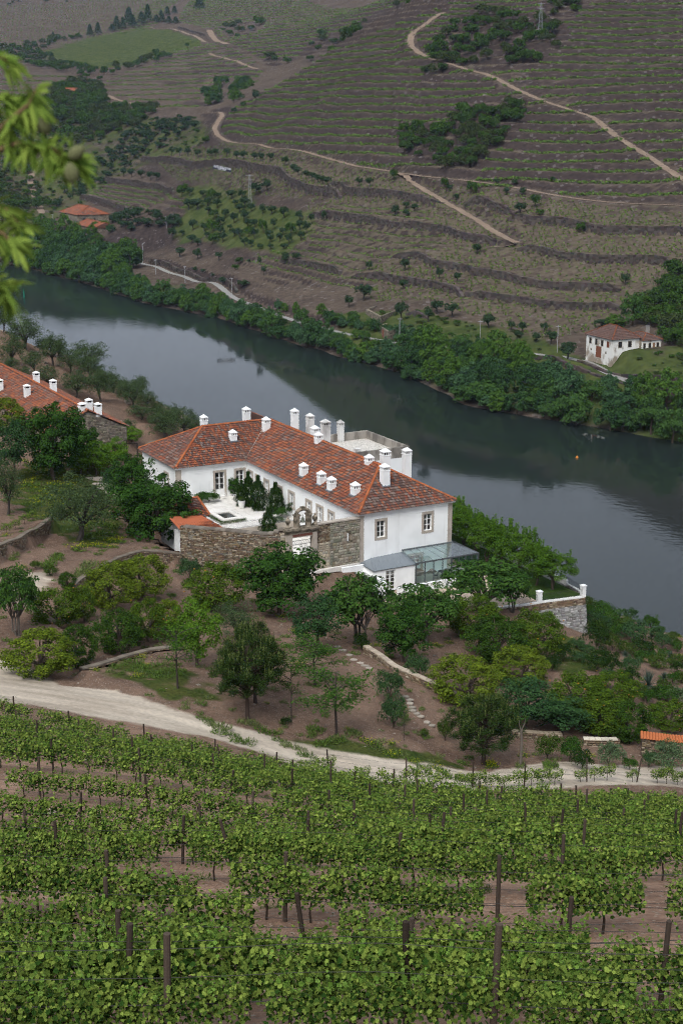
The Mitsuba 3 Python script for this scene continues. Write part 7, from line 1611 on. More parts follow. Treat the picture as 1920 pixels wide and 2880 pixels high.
# thickets: outlines filled with bushes standing close together
THICKETS = [([(38.11,712.0),(47.4,756.8),(55.64,782.4),(66.65,793.6),(79.9,788.8),(102.11,757.6),(109.42,731.2),(107.14,714.4),(95.71,705.6),(86.52,688.0),(81.47,696.8),(70.69,700.8),(62.49,712.8),(52.93,724.8),(45.27,701.6)], 75, (4.5, 9.5), 'scrub', 'dark bush in the top thicket of the terraced hillside', 'bushes of the upper hillside thicket'),
            ([(51.34,657.6),(62.17,649.6),(78.76,636.8),(76.42,624.0),(69.73,612.0),(66.09,602.4),(58.79,600.0),(53.14,584.8),(40.79,595.2),(38.93,608.8),(26.37,634.4),(25.9,660.8),(37.28,646.4),(47.12,637.6)], 70, (4.5, 9), 'scrub', 'dark bush in the lower thicket of the terraced hillside', 'bushes of the lower hillside thicket'),
            ([(107.73,807.2),(127.87,798.4),(121.79,772.8),(114.87,755.2),(107.28,751.2),(104.31,766.4)], 16, (5, 9), 'scrub', 'dark bush at the very top edge of the hillside', 'bushes at the top of the hillside'),
            ([(-109.92,1164.8),(-100.4,1206.4),(-84.64,1209.6),(-69.56,1135.2),(-66.01,980.8),(-79.94,972.8),(-96.33,1026.4)], 22, (7, 11), 'bank_tree', 'bright green tree in the clump at the hillside bend', 'trees of the clump at the hillside bend'),
            ([(-64.75,1256.8),(-62.06,1298.4),(-38.49,1210.4),(-32.67,1261.6),(-24.16,1300.8),(0.43,1284.8),(28.76,1304.0),(60.87,1268.0),(58.53,840.8),(69.59,828.0),(39.45,819.2),(15.96,829.6),(1.51,841.6),(-26.02,1207.2),(-38.91,1168.0)], 60, (6, 12), 'scrub', 'dark bush along the gully left of the terraced hill', 'bushes along the hillside gully'),
            ([(-137.38,1727.2),(-125.7,1776.8),(-88.73,1710.4),(-88.34,1655.2),(-107.69,1584.0),(-126.58,1650.4)], 16, (6, 11), 'scrub', 'bush beside the short bend of the far track', 'bushes beside the far track'),
            ([(-420.87,1775.2),(-376.06,1861.6),(-372.07,1941.6),(-344.68,1980.0),(-333.93,1958.4),(-357.86,1865.6),(-347.93,1720.0),(-320.04,1615.2),(-267.8,1480.0),(-240.5,1432.8),(-217.45,1392.0),(-212.26,1440.8),(-195.04,1522.4),(-176.1,1532.8),(-168.79,1487.2),(-190.91,1439.2),(-203.77,1354.4),(-218.64,1311.2),(-245.87,1368.0),(-272.58,1403.2),(-313.96,1463.2),(-334.99,1407.2)], 180, (6, 11), 'scrub', 'dark bush in the hedge line around the green field', 'bushes around the green field'),
            ([(-226.51,1133.6),(-239.44,1237.6),(-232.53,1280.8),(-209.72,1279.2),(-186.3,1176.0),(-173.24,1101.6),(-150.59,1078.4),(-131.83,1055.2),(-140.36,1024.0),(-152.29,1021.6),(-173.45,1020.0),(-191.06,1016.0),(-216.3,1005.6),(-241.84,1000.0),(-256.85,1068.8),(-226.86,1068.8)], 270, (6, 12), 'scrub', 'dark scrub bush filling the valley on the left', 'bushes of the left valley'),
            ([(-150.32,1007.2),(-127.66,1020.0),(-104.23,998.4),(-91.26,938.4),(-104.89,947.2),(-122.43,950.4),(-141.79,944.8),(-156.62,929.6),(-167.64,904.0),(-177.18,889.6),(-180.16,951.2),(-164.76,972.8)], 104, (4, 8), 'far_olive', 'olive tree on the overgrown terraces left of the vineyard', 'olive trees of the overgrown terraces'),
            ([(-240.77,995.2),(-213.71,992.0),(-198.38,956.8),(-180.2,898.4),(-185.33,864.0),(-207.58,848.8)], 101, (4, 8), 'scrub', 'scattered scrub bush on the grassy slope at far left', 'bushes of the far left slope'),
            ([(-183.09,859.2),(-168.97,852.8),(-142.24,808.8),(-115.55,732.0),(-109.62,720.8),(-126.0,727.2),(-159.91,804.8),(-180.38,839.2)], 40, (5, 8), 'bank_tree', 'round green orchard tree below the red roofed farmhouse', 'orchard trees below the red roofed farmhouse'),
            ([(-134.06,836.0),(-115.23,760.8),(-93.4,733.6),(-80.97,720.8),(-78.54,707.2),(-93.64,716.0),(-110.85,730.4)], 26, (5, 8), 'far_olive', 'olive tree right of the red roofed farmhouse', 'olive trees right of the red roofed farmhouse'),
            ([(84.89,396.8),(87.72,416.0),(92.44,420.8),(100.07,436.0),(104.06,442.4),(106.17,440.0),(89.91,367.2),(88.67,367.2),(86.9,379.2),(88.83,391.2)], 60, (4, 8), 'scrub', 'dense bush on the slope right of the white farmhouse', 'bushes right of the white farmhouse'),
            ([(-659.38,2807.2),(-583.15,2733.6),(-460.32,2730.4),(-434.04,2572.8),(-523.76,2468.8),(-561.55,2385.6)], 14, (6, 11), 'scrub', 'dark bush along the top edge far away', 'bushes along the top edge')]
MASSES = {270: 'valley_scrub', 180: 'hedge_bushes', 104: 'terrace_olives', 101: 'slope_scrub', 14: 'ridge_bushes', 26: 'farm_olives', 40: 'orchard_trees'}
for poly, n, (s0, s1), kind, text, grp in THICKETS:
    P = Polygon(poly).buffer(0)
    x0, y0, x1, y1 = P.bounds
    got = []
    tries = 0
    while len(got) < n and tries < 20000:
        tries += 1
        q = np.array([rng.uniform(x0, x1), rng.uniform(y0, y1)])
        if not P.contains(Point(q)):
            continue
        w = rng.uniform(s0, s1)
        if any(np.hypot(*(q - g[:2])) < (w + g[2]) * .26 for g in got):
            continue
        got.append((q[0], q[1], w))
        if n in MASSES:
            W_, H_ = FN[kind]
            inst(None, f'{kind}_kind_{rng.randint(3)}', q[0], q[1], float(FAR_H(*q)) - .15, w / W_, rng.uniform(0, 360), sz=w * rng.uniform(.6, .95) / H_, key=f'{MASSES[n]}__{len(got):03d}')
            tag(MASSES[n], text.replace('bush ', 'bushes ').replace('tree ', 'trees '), 'bushes' if kind == 'scrub' else 'trees', kind='stuff')
            continue
        far_plant({'scrub': 'scrub_bush', 'bank_tree': 'thicket_tree', 'far_olive': 'slope_olive_tree'}[kind], f'{kind}_{rng.randint(3)}', q[0], q[1], w, w * rng.uniform(.6, .95), text, {'scrub': 'bush', 'bank_tree': 'tree', 'far_olive': 'olive tree'}[kind], grp)
FIRS = [(np.float64(-330.5),np.float64(1970.4),np.float64(9.6),np.float64(15.9),'fir_0'),(np.float64(-322.1),np.float64(1984.0),np.float64(9.6),np.float64(15.2),'fir_0'),(np.float64(-305.1),np.float64(1996.0),np.float64(9.7),np.float64(9.7),'fir_0'),(np.float64(-300.5),np.float64(2006.4),np.float64(11.3),np.float64(18.6),'fir_0'),(np.float64(-292.7),np.float64(2010.4),np.float64(8.1),np.float64(15.4),'fir_0'),(np.float64(-288.0),np.float64(2037.6),np.float64(14.8),np.float64(23.0),'fir_0'),(np.float64(-280.2),np.float64(2014.4),np.float64(11.4),np.float64(16.2),'fir_0'),(np.float64(-268.9),np.float64(2021.6),np.float64(11.4),np.float64(16.3),'fir_0'),(np.float64(-261.8),np.float64(2032.8),np.float64(11.5),np.float64(22.9),'fir_0'),(np.float64(-249.0),np.float64(2022.4),np.float64(9.8),np.float64(9.8),'fir_0'),(np.float64(-240.0),np.float64(2011.2),np.float64(9.7),np.float64(11.3),'fir_0'),(np.float64(-240.8),np.float64(2079.2),np.float64(8.4),np.float64(11.7),'fir_0'),(np.float64(-230.2),np.float64(2076.0),np.float64(8.3),np.float64(10.8),'fir_0'),(np.float64(-249.5),np.float64(2079.2),np.float64(6.7),np.float64(8.4),'fir_0'),(np.float64(-372.5),np.float64(1936.0),np.float64(6.3),np.float64(9.4),'fir_0'),(np.float64(-228.5),np.float64(1989.6),np.float64(9.6),np.float64(9.6),'fir_0'),(np.float64(-217.4),np.float64(1971.2),np.float64(9.5),np.float64(9.5),'fir_0'),(np.float64(-193.5),np.float64(2053.6),np.float64(14.8),np.float64(16.5),'fir_0')]
for q in FIRS:
    far_plant('fir_tree', q[4], *q[:4], 'dark conifer standing along the upper edge of the green field', 'conifer', 'conifers above the green field')

# scattered low scrub over the rough slopes
for poly, n, text, grp in ((SCRUB, 420, 'low scrub bush scattered over the rough left slope', 'low scrub of the left slope'), (MEADOW, 190, 'low bush in the meadow along the river road', 'low bushes of the river meadow')):
    P = Polygon(poly).buffer(0)
    x0, y0, x1, y1 = P.bounds
    k = 0
    while k < n:
        q = np.array([rng.uniform(x0, x1), rng.uniform(y0, y1)])
        if P.contains(Point(q)) and min(np.abs(p - q).sum(1).min() for w, p in roads) > 5 and float(FAR_H(*q)) > 1.5:
            w = rng.uniform(1.5, 4.5)
            if grp == 'low bushes of the river meadow':
                w *= .55
            nm = 'meadow_bushes' if 'meadow' in grp else 'low_scrub'
            inst(None, f'scrub_kind_{rng.randint(3)}', q[0], q[1], float(FAR_H(*q)) - .15, w / 5.2, rng.uniform(0, 360), sz=w * rng.uniform(.4, .7) / 3.6, key=f'{nm}__{k:03d}')
            tag(nm, text.replace('bush ', 'bushes '), 'bushes', kind='stuff')
            k += 1

# vine rows on the terraces: one object per contour row
def tufts(r, P, size, n, A, B):
    k = len(P)
    Q = np.repeat(P, n, 0) + r.normal(size=(k * n, 3)) * [size * .45, size * .45, size * .22] + [0, 0, size * .45]
    return leaves(r, Q, unit(r, k * n) + [0, -.3, .7], size * r.uniform(.6, 1.2, k * n), blend(r, k * n, A, B, 1), .7)


far_patches = shapely.union_all([Polygon(t[0]).buffer(2) for t in THICKETS])
rr = RND(95)
for zone, (text, grp, size, per) in {'PATAMAR': ('green vine row along one terrace of the big brown hillside', 'vine rows of the terraced hillside', 1.15, 5), 'BROWN_A': ('vine row on the brown terraces right of the green field', 'vine rows right of the green field', 1.5, 2), 'BROWN_B': ('vine row on the brown terraces left below the green field', 'vine rows below the green field', 1.5, 2),
                                     'STEPS_A': ('vine row on the stepped plot behind the red roofed farmhouse', 'vine rows of the stepped plot', .9, 3), 'STEPS_B': ('vine row on the narrow steps in the middle far vineyard', 'vine rows of the middle steps', .8, 3), 'STEPS_C': ('vine row on the narrow steps above the river road', 'vine rows above the river road', .8, 3), 'STRIPE_A': ('distant vine row on the farthest hillside at top left', 'distant vine rows, top left', 1.7, 2), 'STRIPE_B': ('distant vine row on the farthest hillside at top centre', 'distant vine rows, top centre', 1.7, 2)}.items():
    t = stripe_t[zone] - .06
    inside = (MASKS[zone] > .5) & (near_road > .6)
    k0 = np.floor(t)
    cross = (k0[:, 1:] > k0[:, :-1]) & inside[:, 1:] & inside[:, :-1]
    I, J = np.nonzero(cross)
    lev = k0[I, J + 1]
    fr_ = (lev - t[I, J]) / (t[I, J + 1] - t[I, J] + 1e-9)
    X, Y = FX[I], FY[J] + (FY[J + 1] - FY[J]) * np.clip(fr_, 0, 1)
    ok = ~shapely.contains_xy(far_patches, X, Y)
    X, Y, lev = X[ok], Y[ok], lev[ok]
    for L in np.unique(lev):
        s = lev == L
        if s.sum() < 12:
            continue
        x, y = X[s], Y[s]
        step = 1
        xs = np.concatenate([x, x + .6, x + 1.15])
        ys = np.concatenate([y, y, y])
        gap = n3(xs, ys, 9, 17 + int(L) % 5, 2) > .2
        xs, ys = xs[gap], ys[gap]
        if len(xs) < 8:
            continue
        P = np.stack([xs, ys + rr.normal(0, .2, len(xs)), FAR_H(xs, ys)], 1)
        key = obj('terrace_vine_row', MB().add(*tufts(rr, P, size, per, (.095, .130, .040), (.170, .195, .066))), 'leaf', None, text, 'vine row', grp)
        POS[key] = (0, float(L))
# old vineyards between the walls: single bush vines in close rows
X, Y = grid(np.arange(-170, 190, 1.9), np.arange(380, 900, 2.3))
X = X + rr.normal(0, .25, X.shape)
Y = Y + rr.normal(0, .25, Y.shape) + np.sin(X / 14) * 1.2
P = Polygon(LOWER).buffer(0)
ok = shapely.contains_xy(P, X.ravel(), Y.ravel()) & ~shapely.contains_xy(shapely.union_all([Polygon(q).buffer(0) for q in (GROVE, STEPS_B, STEPS_C, MEADOW)]), X.ravel(), Y.ravel())
X, Y = X.ravel()[ok], Y.ravel()[ok]
for w, p in roads:
    far = cKDTree(p).query(np.stack([X, Y], 1))[0] > w / 2 + 1.0
    X, Y = X[far], Y[far]
sel = rr.rand(len(X)) < .80 * np.clip(n3(X, Y, 12, 19, 2) * 2.2, .3, 1)
X, Y = X[sel], Y[sel]
obj('old_vines', MB().add(*tufts(rr, np.stack([X, Y, FAR_H(X, Y)], 1), .8, 4, (.090, .110, .036), (.170, .18, .066))), 'leaf', None, 'low old vines in close rows between the far drystone walls', 'vines', kind='stuff')
# rocks on the terrace banks
X, Y = rr.uniform(FX[0], FX[-1], 26000), rr.uniform(400, 900, 26000)
ok = shapely.contains_xy(Polygon(PATAMAR).buffer(0), X, Y)
X, Y = X[ok][:1300], Y[ok][:1300]
s = trimesh.creation.icosphere(0, 1.0)
v0, f0 = np.array(s.vertices) * [1, .8, .6], np.array(s.faces)
sc = rr.uniform(.15, .5, len(X)) * np.where(rr.rand(len(X)) < .03, 2.2, 1)
V = v0[None] * sc[:, None, None] * rr.uniform(.7, 1.3, (len(X), len(v0), 1)) + np.stack([X, Y, FAR_H(X, Y)], 1)[:, None]
obj('bank_stones', MB().add(V.reshape(-1, 3), (f0[None] + (np.arange(len(X)) * len(v0))[:, None, None]).reshape(-1, 3), np.repeat(np.array((.17, .148, .138)) * rr.uniform(.6, 1.3, (len(X), 1)), len(v0), 0)), 'vc', None, 'loose stones lying on the terrace banks of the far hillside', 'stones', kind='stuff')

# ------------------------------------------------------------------ far buildings
def frame2(o, ang):
    a, b = np.array([math.cos(ang), math.sin(ang)]), np.array([-math.sin(ang), math.cos(ang)])
    return lambda v: np.concatenate([np.array(o) + np.asarray(v, float)[:, :1] * a + np.asarray(v, float)[:, 1:2] * b, np.asarray(v, float)[:, 2:]], 1)


def hip_roof(parent, fr, x0, x1, y0, y1, ze, rise, hip, weights, cw=.34, rl=.6, seed=1, age=.56, dull=None):
    r = RND(seed)
    W_ = (y1 - y0) / 2
    S = math.hypot(W_, rise)
    c, s = W_ / S, rise / S
    ym = (y0 + y1) / 2
    m = MB()
    h0, h1 = hip
    a, b, d, e = [x0, y0, ze], [x1, y0, ze], [x1 - h1, ym, ze + rise], [x0 + h0, ym, ze + rise]
    a2, b2 = [x0, y1, ze], [x1, y1, ze]
    m.add(fr(np.array([a, b, d, e, a2, b2])) - [0, 0, .03], [[0, 1, 2], [0, 2, 3], [4, 3, 2], [4, 2, 5], [0, 3, 4], [1, 5, 2]], (.12, .06, .045))
    key = obj('roof', m, 'vc', parent)
    t = MB()
    t.add(*tiles(r, (x0, y0, ze), (1, 0, 0), (0, c, s), [(0, 0), (x1 - x0, 0), (x1 - x0 - h1, S), (h0, S)], fr, weights, cw, rl, age))
    t.add(*tiles(r, (x1, y1, ze), (-1, 0, 0), (0, -c, s), [(0, 0), (x1 - x0, 0), (x1 - x0 - h0, S), (h1, S)], fr, weights, cw, rl, age))
    if h0:
        S0 = math.hypot(h0, rise)
        t.add(*tiles(r, (x0, y1, ze), (0, -1, 0), (h0 / S0, 0, rise / S0), [(0, 0), (y1 - y0, 0), (W_, S0)], fr, weights, cw, rl, age))
    if h1:
        S1 = math.hypot(h1, rise)
        t.add(*tiles(r, (x1, y0, ze), (0, 1, 0), (-h1 / S1, 0, rise / S1), [(0, 0), (y1 - y0, 0), (W_, S1)], fr, weights, cw, rl, age))
    if dull:
        t.c = [q * .22 + np.array(dull) * .78 for q in t.c]
    obj('tile', t, 'vc', key, kind='stuff')
    for p, q in ((a, e), (b, d), (a2, e), (b2, d), (e, d)):
        if np.linalg.norm(np.array(p) - q) > .6:
            ridge(r, key, [p[0], p[1], p[2] + .08], [q[0], q[1], q[2] + .08], fr, r=.12 if dull else .2, L=.9, bright=False)
    return key


def dark_window(parent, fr, x, y0, z0, w, h, shutter=None, name='window', ax='x'):
    m = MB()
    if ax == 'x':
        m.box((x - w / 2, y0 - .05, z0), (x + w / 2, y0 + .12, z0 + h), shutter or (.03, .028, .027), fr)
    else:
        m.box((y0 - .05, x - w / 2, z0), (y0 + .12, x + w / 2, z0 + h), shutter or (.03, .028, .027), fr)
    key = obj(name, m, 'vc', parent)
    m = MB()
    for lo, hi in (((-w / 2 - .12, z0 + h), (w / 2 + .12, z0 + h + .12)), ((-w / 2 - .12, z0 - .12), (w / 2 + .12, z0)), ((-w / 2 - .12, z0), (-w / 2, z0 + h)), ((w / 2, z0), (w / 2 + .12, z0 + h))):
        if ax == 'x':
            m.box((x + lo[0], y0 - .08, lo[1]), (x + hi[0], y0 + .05, hi[1]), (.40, .36, .31), fr)
        else:
            m.box((y0 - .08, x + lo[0], lo[1]), (y0 + .05, x + hi[0], hi[1]), (.40, .36, .31), fr)
    obj('frame', m, 'vc', key)


scene['stained'] = {'type': 'twosided', 'b': {'type': 'diffuse', 'reflectance': mikit.proc(lambda p, n, uv: mix((0.72, 0.71, 0.68), (0.30, 0.25, 0.20), smoothstep(0.52, 0.8, fbm(p.x * 0.7 + p.y * .7, p.y * 0.5, p.z * 0.35, 4) + smoothstep(11.5, 10.3, p.z) * .18)))}}
fh = thing('white_farmhouse', 'old white farmhouse with brown hip roof and stained walls on the far bank', 'house')
ang = math.atan2(-.907, .42)        # x runs along the windowed front towards the camera, y away to the right
f1 = frame2((64.4, 372.7), ang)
m = man_box((0, 0, 8.0), (11.6, 8.4, 15.25))
obj('wall', man_mesh(m, f1), 'stained', fh)
hip_roof(fh, f1, -.4, 12, -.4, 8.8, 15.25, 2.9, (4.6, 4.6), [.15, .02, .5, .9, .6, .25], seed=3, age=.40, dull=(.115, .074, .064))
for i, x in enumerate((1.9, 4.6, 7.2, 9.8)):
    dark_window(fh, f1, x, 0, 13.1, .95, 1.5, None if i < 3 else (.16, .06, .045))
dark_window(fh, f1, 5.8, 0, 9.9, 2.3, 2.9, (.19, .075, .045), 'door')
for x in (2.4, 9.0):
    dark_window(fh, f1, x, 0, 11.4, .4, .4)
f1s = lambda v: f1(np.stack([11.6 - np.asarray(v)[:, 1], np.asarray(v)[:, 0], np.asarray(v)[:, 2]], 1))
for x in (2.4, 5.4):
    dark_window(fh, f1s, x, 0, 13.1, 1.05, 1.5)
ann = thing('farmhouse_annex', 'lower brownish annex with wooden balcony right of the white farmhouse', 'house')
m = man_box((4.2, 8.4, 8.5), (12.6, 14.5, 14.6))
obj('wall', man_mesh(m, f1), 'old_stone', ann)
mm = man_box((12.6, 8.4, 11.9), (12.68, 14.5, 14.6))
obj('plaster_face', man_mesh(mm, f1), 'stained', ann)
hip_roof(ann, f1, 3.8, 13.0, 8.4, 14.9, 14.6, 1.5, (3, 3), [.15, .02, .5, .9, .6, .25], seed=4, age=.40, dull=(.11, .075, .065))
f2s = lambda v: f1(np.stack([12.7 - np.asarray(v)[:, 1], np.asarray(v)[:, 0], np.asarray(v)[:, 2]], 1))
for x, sh_ in ((9.2, None), (10.9, None), (12.2, (.22, .13, .08)), (13.4, None)):
    dark_window(ann, f2s, x, 0, 12.2, .7, 1.7, sh_)
bl = MB()
bl.box((12.7, 8.5, 11.75), (13.9, 14.2, 11.9), (.12, .08, .065), f1)
for t in np.linspace(8.6, 14.1, 8):
    bl.box((13.75, t, 11.9), (13.85, t + .1, 12.6), (.10, .07, .06), f1), bl.box((13.75, t, 9.5), (13.87, t + .12, 11.75), (.10, .07, .06), f1)
bl.box((13.73, 8.5, 12.55), (13.87, 14.2, 12.68), (.10, .07, .06), f1)
obj('balcony', bl, 'vc', ann)
obj('chimney', MB().box((6.2, 14.2, 14), (7.0, 14.9, 17.2), (.27, .25, .23), f1).box((6.1, 14.1, 17.2), (7.1, 15.0, 17.4), (.2, .19, .18), f1), 'vc', ann)

rf = thing('red_roofed_farmhouse', 'long stone farmhouse with bright orange hip roof on the far left bank', 'house')
a0, a1 = np.array([-155.7, 801.8]), np.array([-140.3, 773.2])
ang = math.atan2(*(a1 - a0)[::-1])
f3 = frame2(a0, ang)
L_ = float(np.linalg.norm(a1 - a0))
obj('wall', man_mesh(man_box((0, 0, 10), (L_, 17, 20)), f3), 'old_stone', rf)
hip_roof(rf, f3, -.5, L_ + .5, -.5, 17.5, 20, 4.2, (8, 8), [.9, .9, .4, .1, .05, .05], cw=.5, rl=.9, seed=5, age=.66)
for x in np.linspace(3, L_ - 4, 7):
    dark_window(rf, f3, x, 0, 16.2, 1.3, 2.3)
f3s = lambda v: f3(np.stack([L_ - np.asarray(v)[:, 1], np.asarray(v)[:, 0], np.asarray(v)[:, 2]], 1))
dark_window(rf, f3s, 3, 0, 15.5, 1.8, 3.2, name='door'), dark_window(rf, f3s, 9, 0, 16.4, 1.3, 2.2)
rs = thing('red_roofed_barn', 'low barn with an orange roof in front of the red roofed farmhouse', 'barn')
f4 = frame2((-140.5, 768.0), math.atan2(-36, 18.0))
obj('wall', man_mesh(man_box((0, 0, 8), (32, 12, 15.6)), f4), 'old_stone', rs)
hip_roof(rs, f4, -.5, 32.5, -.5, 12.5, 15.6, 2.6, (0, 0), [1, .9, .3, .05, .03, .03], cw=.5, rl=.9, seed=6, age=.7)
r3 = thing('hidden_cottage', 'tiny cottage with an orange roof among dark trees on the left valley side', 'house')
COT = np.array([(-216.28,1193.6)][0])
zc = float(FAR_H(*COT)) + 3.4
f5 = frame2(COT - [4.5, 4], 0.1)
obj('wall', man_mesh(man_box((0, 0, zc - 7), (9, 8, zc)), f5), 'stained', r3)
hip_roof(r3, f5, -.5, 9.5, -.5, 8.5, zc, 2.6, (0, 0), [1, 1, .2, .03, 0, 0], cw=.5, rl=.9, seed=7, age=.75)
# roofless ruins
for k, (pts, text) in enumerate((([(8.3, 463), (12.3, 446), (18.9, 462), (14.6, 480)], 'upper roofless stone ruin beside the terrace walls'), ([(12.0, 441), (14.2, 428), (20.2, 437), (17.7, 452)], 'lower roofless stone ruin with a red door opening'))):
    rk = thing('roofless_ruin', text, 'ruin')
    P = Polygon(pts)
    zb = float(np.mean(FAR_H(*np.array(pts).T)))
    ring = P.buffer(.35, join_style='mitre').difference(P.buffer(-.35, join_style='mitre'))
    mm = trimesh.creation.extrude_polygon(ring, 4.2, engine='earcut')
    v = np.array(mm.vertices)
    v[:, 2] += zb - 3.0
    top = v[:, 2] > zb - 1
    v[top, 2] += (meshkit.noise(v[top] * .4) - .5) * 1.2 - .4
    obj('wall', (v, np.array(mm.faces)), 'old_stone', rk)
    if k:
        a, b = np.array(pts[0]), np.array(pts[1])
        c_ = a * .5 + b * .5
        dd = (b - a) / np.linalg.norm(b - a)
        nn_ = np.array([dd[1], -dd[0]])
        nn_ = nn_ if nn_[1] < 0 else -nn_
        f6 = lambda v: np.concatenate([c_ + np.asarray(v)[:, :1] * dd - np.asarray(v)[:, 1:2] * nn_, np.asarray(v)[:, 2:]], 1)
        obj('door', MB().box((-.7, -.5, zb - 2), (.7, -.3, zb + .3), (.20, .07, .05), f6), 'vc', rk, 'reddish door opening')
# lettered board on the high wall
BOARD = [[-61.67,705.0,48.16],[-52.76,700.0,46.66]]
b0, b1 = np.array(BOARD[0]), np.array(BOARD[1])
bd = thing('lettered_board', 'dark board with white lettering fixed to the high drystone wall', 'sign')
ux = (b1 - b0) / np.linalg.norm(b1 - b0)
uz = np.cross(ux, np.array([0, 1.0, 0]))
uz = uz / np.linalg.norm(uz) * np.sign(uz[2])
BL = float(np.linalg.norm(b1 - b0))
pt = lambda u, w, d=0: b0 + ux * u + uz * w + np.array([0, -1.0, 0]) * d
zofs = float(FAR_H(*((b0 + b1)[:2] / 2))) - (b0 + b1)[2] / 2
m = MB().add([pt(-.2, -1.7), pt(BL + .2, -1.7), pt(BL + .2, .15), pt(-.2, .15), pt(-.2, -1.7, -.2), pt(BL + .2, -1.7, -.2), pt(BL + .2, .15, -.2), pt(-.2, .15, -.2)], BOXF * 0 + np.array([[0, 1, 2], [0, 2, 3], [4, 6, 5], [4, 7, 6], [0, 4, 5], [0, 5, 1], [1, 5, 6], [1, 6, 2], [2, 6, 7], [2, 7, 3], [3, 7, 4], [3, 4, 0]]), (.020, .024, .040))
obj('panel', m, 'vc', bd)
for text, u0, w0, hgt, wid in (('QUINTA NOVA DOURO', .02, -.85, .95, .96), ('ELECTON', .28, -1.62, .75, .42)):
    tm_ = meshkit.text_mesh(text, hgt, .05, bold=True)
    tv = np.array(tm_.vertices)
    sx = BL * wid / (tv[:, 0].max() - tv[:, 0].min())
    obj('lettering', MB().add(pt(0, 0) + (u0 * BL + tv[:, :1] * sx) * ux + (w0 + tv[:, 1:2]) * uz + tv[:, 2:] * np.array([0, -1.0, 0]) * 1 + np.array([0, -.02, 0]), np.array(tm_.faces), (.62, .62, .66)), 'vc', bd)
# lamp and power poles along the river road
POLES = [[-93.3,676.0,9],[-80.97,625.6,6.5],[-64.21,588.8,7],[-41.24,537.6,7],[17.39,424.8,7.5],[39.82,407.2,8],[60.14,394.4,7.8],[-86.69,716.8,6],[-117.23,664.0,5],[-170.04,852.8,5]]
for i, (x, y, h) in enumerate(POLES):
    key = thing('utility_pole', 'tall pale concrete lamp post where the river road turns' if i == 0 else 'slim pale concrete utility pole on the far bank', 'pole', None if i == 0 else 'utility poles along the far bank')
    z = float(FAR_H(x, y))
    POS[key] = (x, y)
    obj('shaft', MB().tube([[x, y, z - .3], [x, y, z + h]], [.11 if i else .2, .08 if i else .13], (.30, .30, .31), 6), 'vc', key)
    if i == 0:
        obj('lamp_arm', MB().tube([[x, y, z + h - .1], [x + .9, y - .3, z + h + .1]], [.06, .05], (.42, .42, .44), 5).box((x + .7, y - .5, z + h), (x + 1.4, y - .2, z + h + .15), (.5, .5, .5)), 'vc', key)
    else:
        obj('crossarm', MB().box((x - .7, y - .06, z + h - .45), (x + .7, y + .06, z + h - .3), (.3, .3, .31)), 'vc', key)
PYL = [[96.97,732.0,28],[-42.76,680.0,26]]
for i, (x, y, h) in enumerate(PYL):
    key = thing('power_pylon', 'steel lattice pylon standing in the upper hillside thicket' if i == 0 else 'faint steel lattice pylon above the olive grove', 'pylon')
    z = float(FAR_H(x, y))
    m = MB()
    w0 = 1.1 if i == 0 else .8
    h = h * (.55 if i == 0 else .5)
    for sx, sy in ((-1, -1), (1, -1), (1, 1), (-1, 1)):
        m.tube([[x + sx * w0, y + sy * w0, z - .3], [x + sx * .25, y + sy * .25, z + h]], [.08, .05], (.30, .31, .33), 4)
    for q in np.linspace(0, .9, 8):
        a, b = w0 * (1 - q) + .25 * q, w0 * (1 - q - .11) + .25 * (q + .11)
        for s0, s1 in (((-1, -1), (1, -1)), ((1, -1), (-1, -1))):
            m.tube([[x + s0[0] * a, y + s0[1] * a, z + h * q], [x + s1[0] * b, y + s1[1] * b, z + h * (q + .11)]], [.035, .035], (.30, .31, .33), 3)
    obj('lattice', m, 'vc', key)
    m = MB()
    for q in (.82, .97):
        m.box((x - 1.8, y - .06, z + h * q), (x + 1.8, y + .06, z + h * q + .12), (.30, .31, .33))
    obj('crossarm', m, 'vc', key)
# buoys
for px, text, col in (((0), 'small green buoy near the far left shore', (.02, .18, .12)), ((1), 'tiny orange buoy floating in mid river', (.6, .22, .05))):
    x, y = [(-128.49,578.52,0.0),(50.23,295.57,0.0)][px][:2]
    key = thing('buoy', text, 'buoy')
    obj('float', MB().tube([[x, y, -.2], [x, y, .3 if px else 1.0], [x, y, .5 if px else 3.2]], [.3, .25, .08], col, 8), 'vc', key)
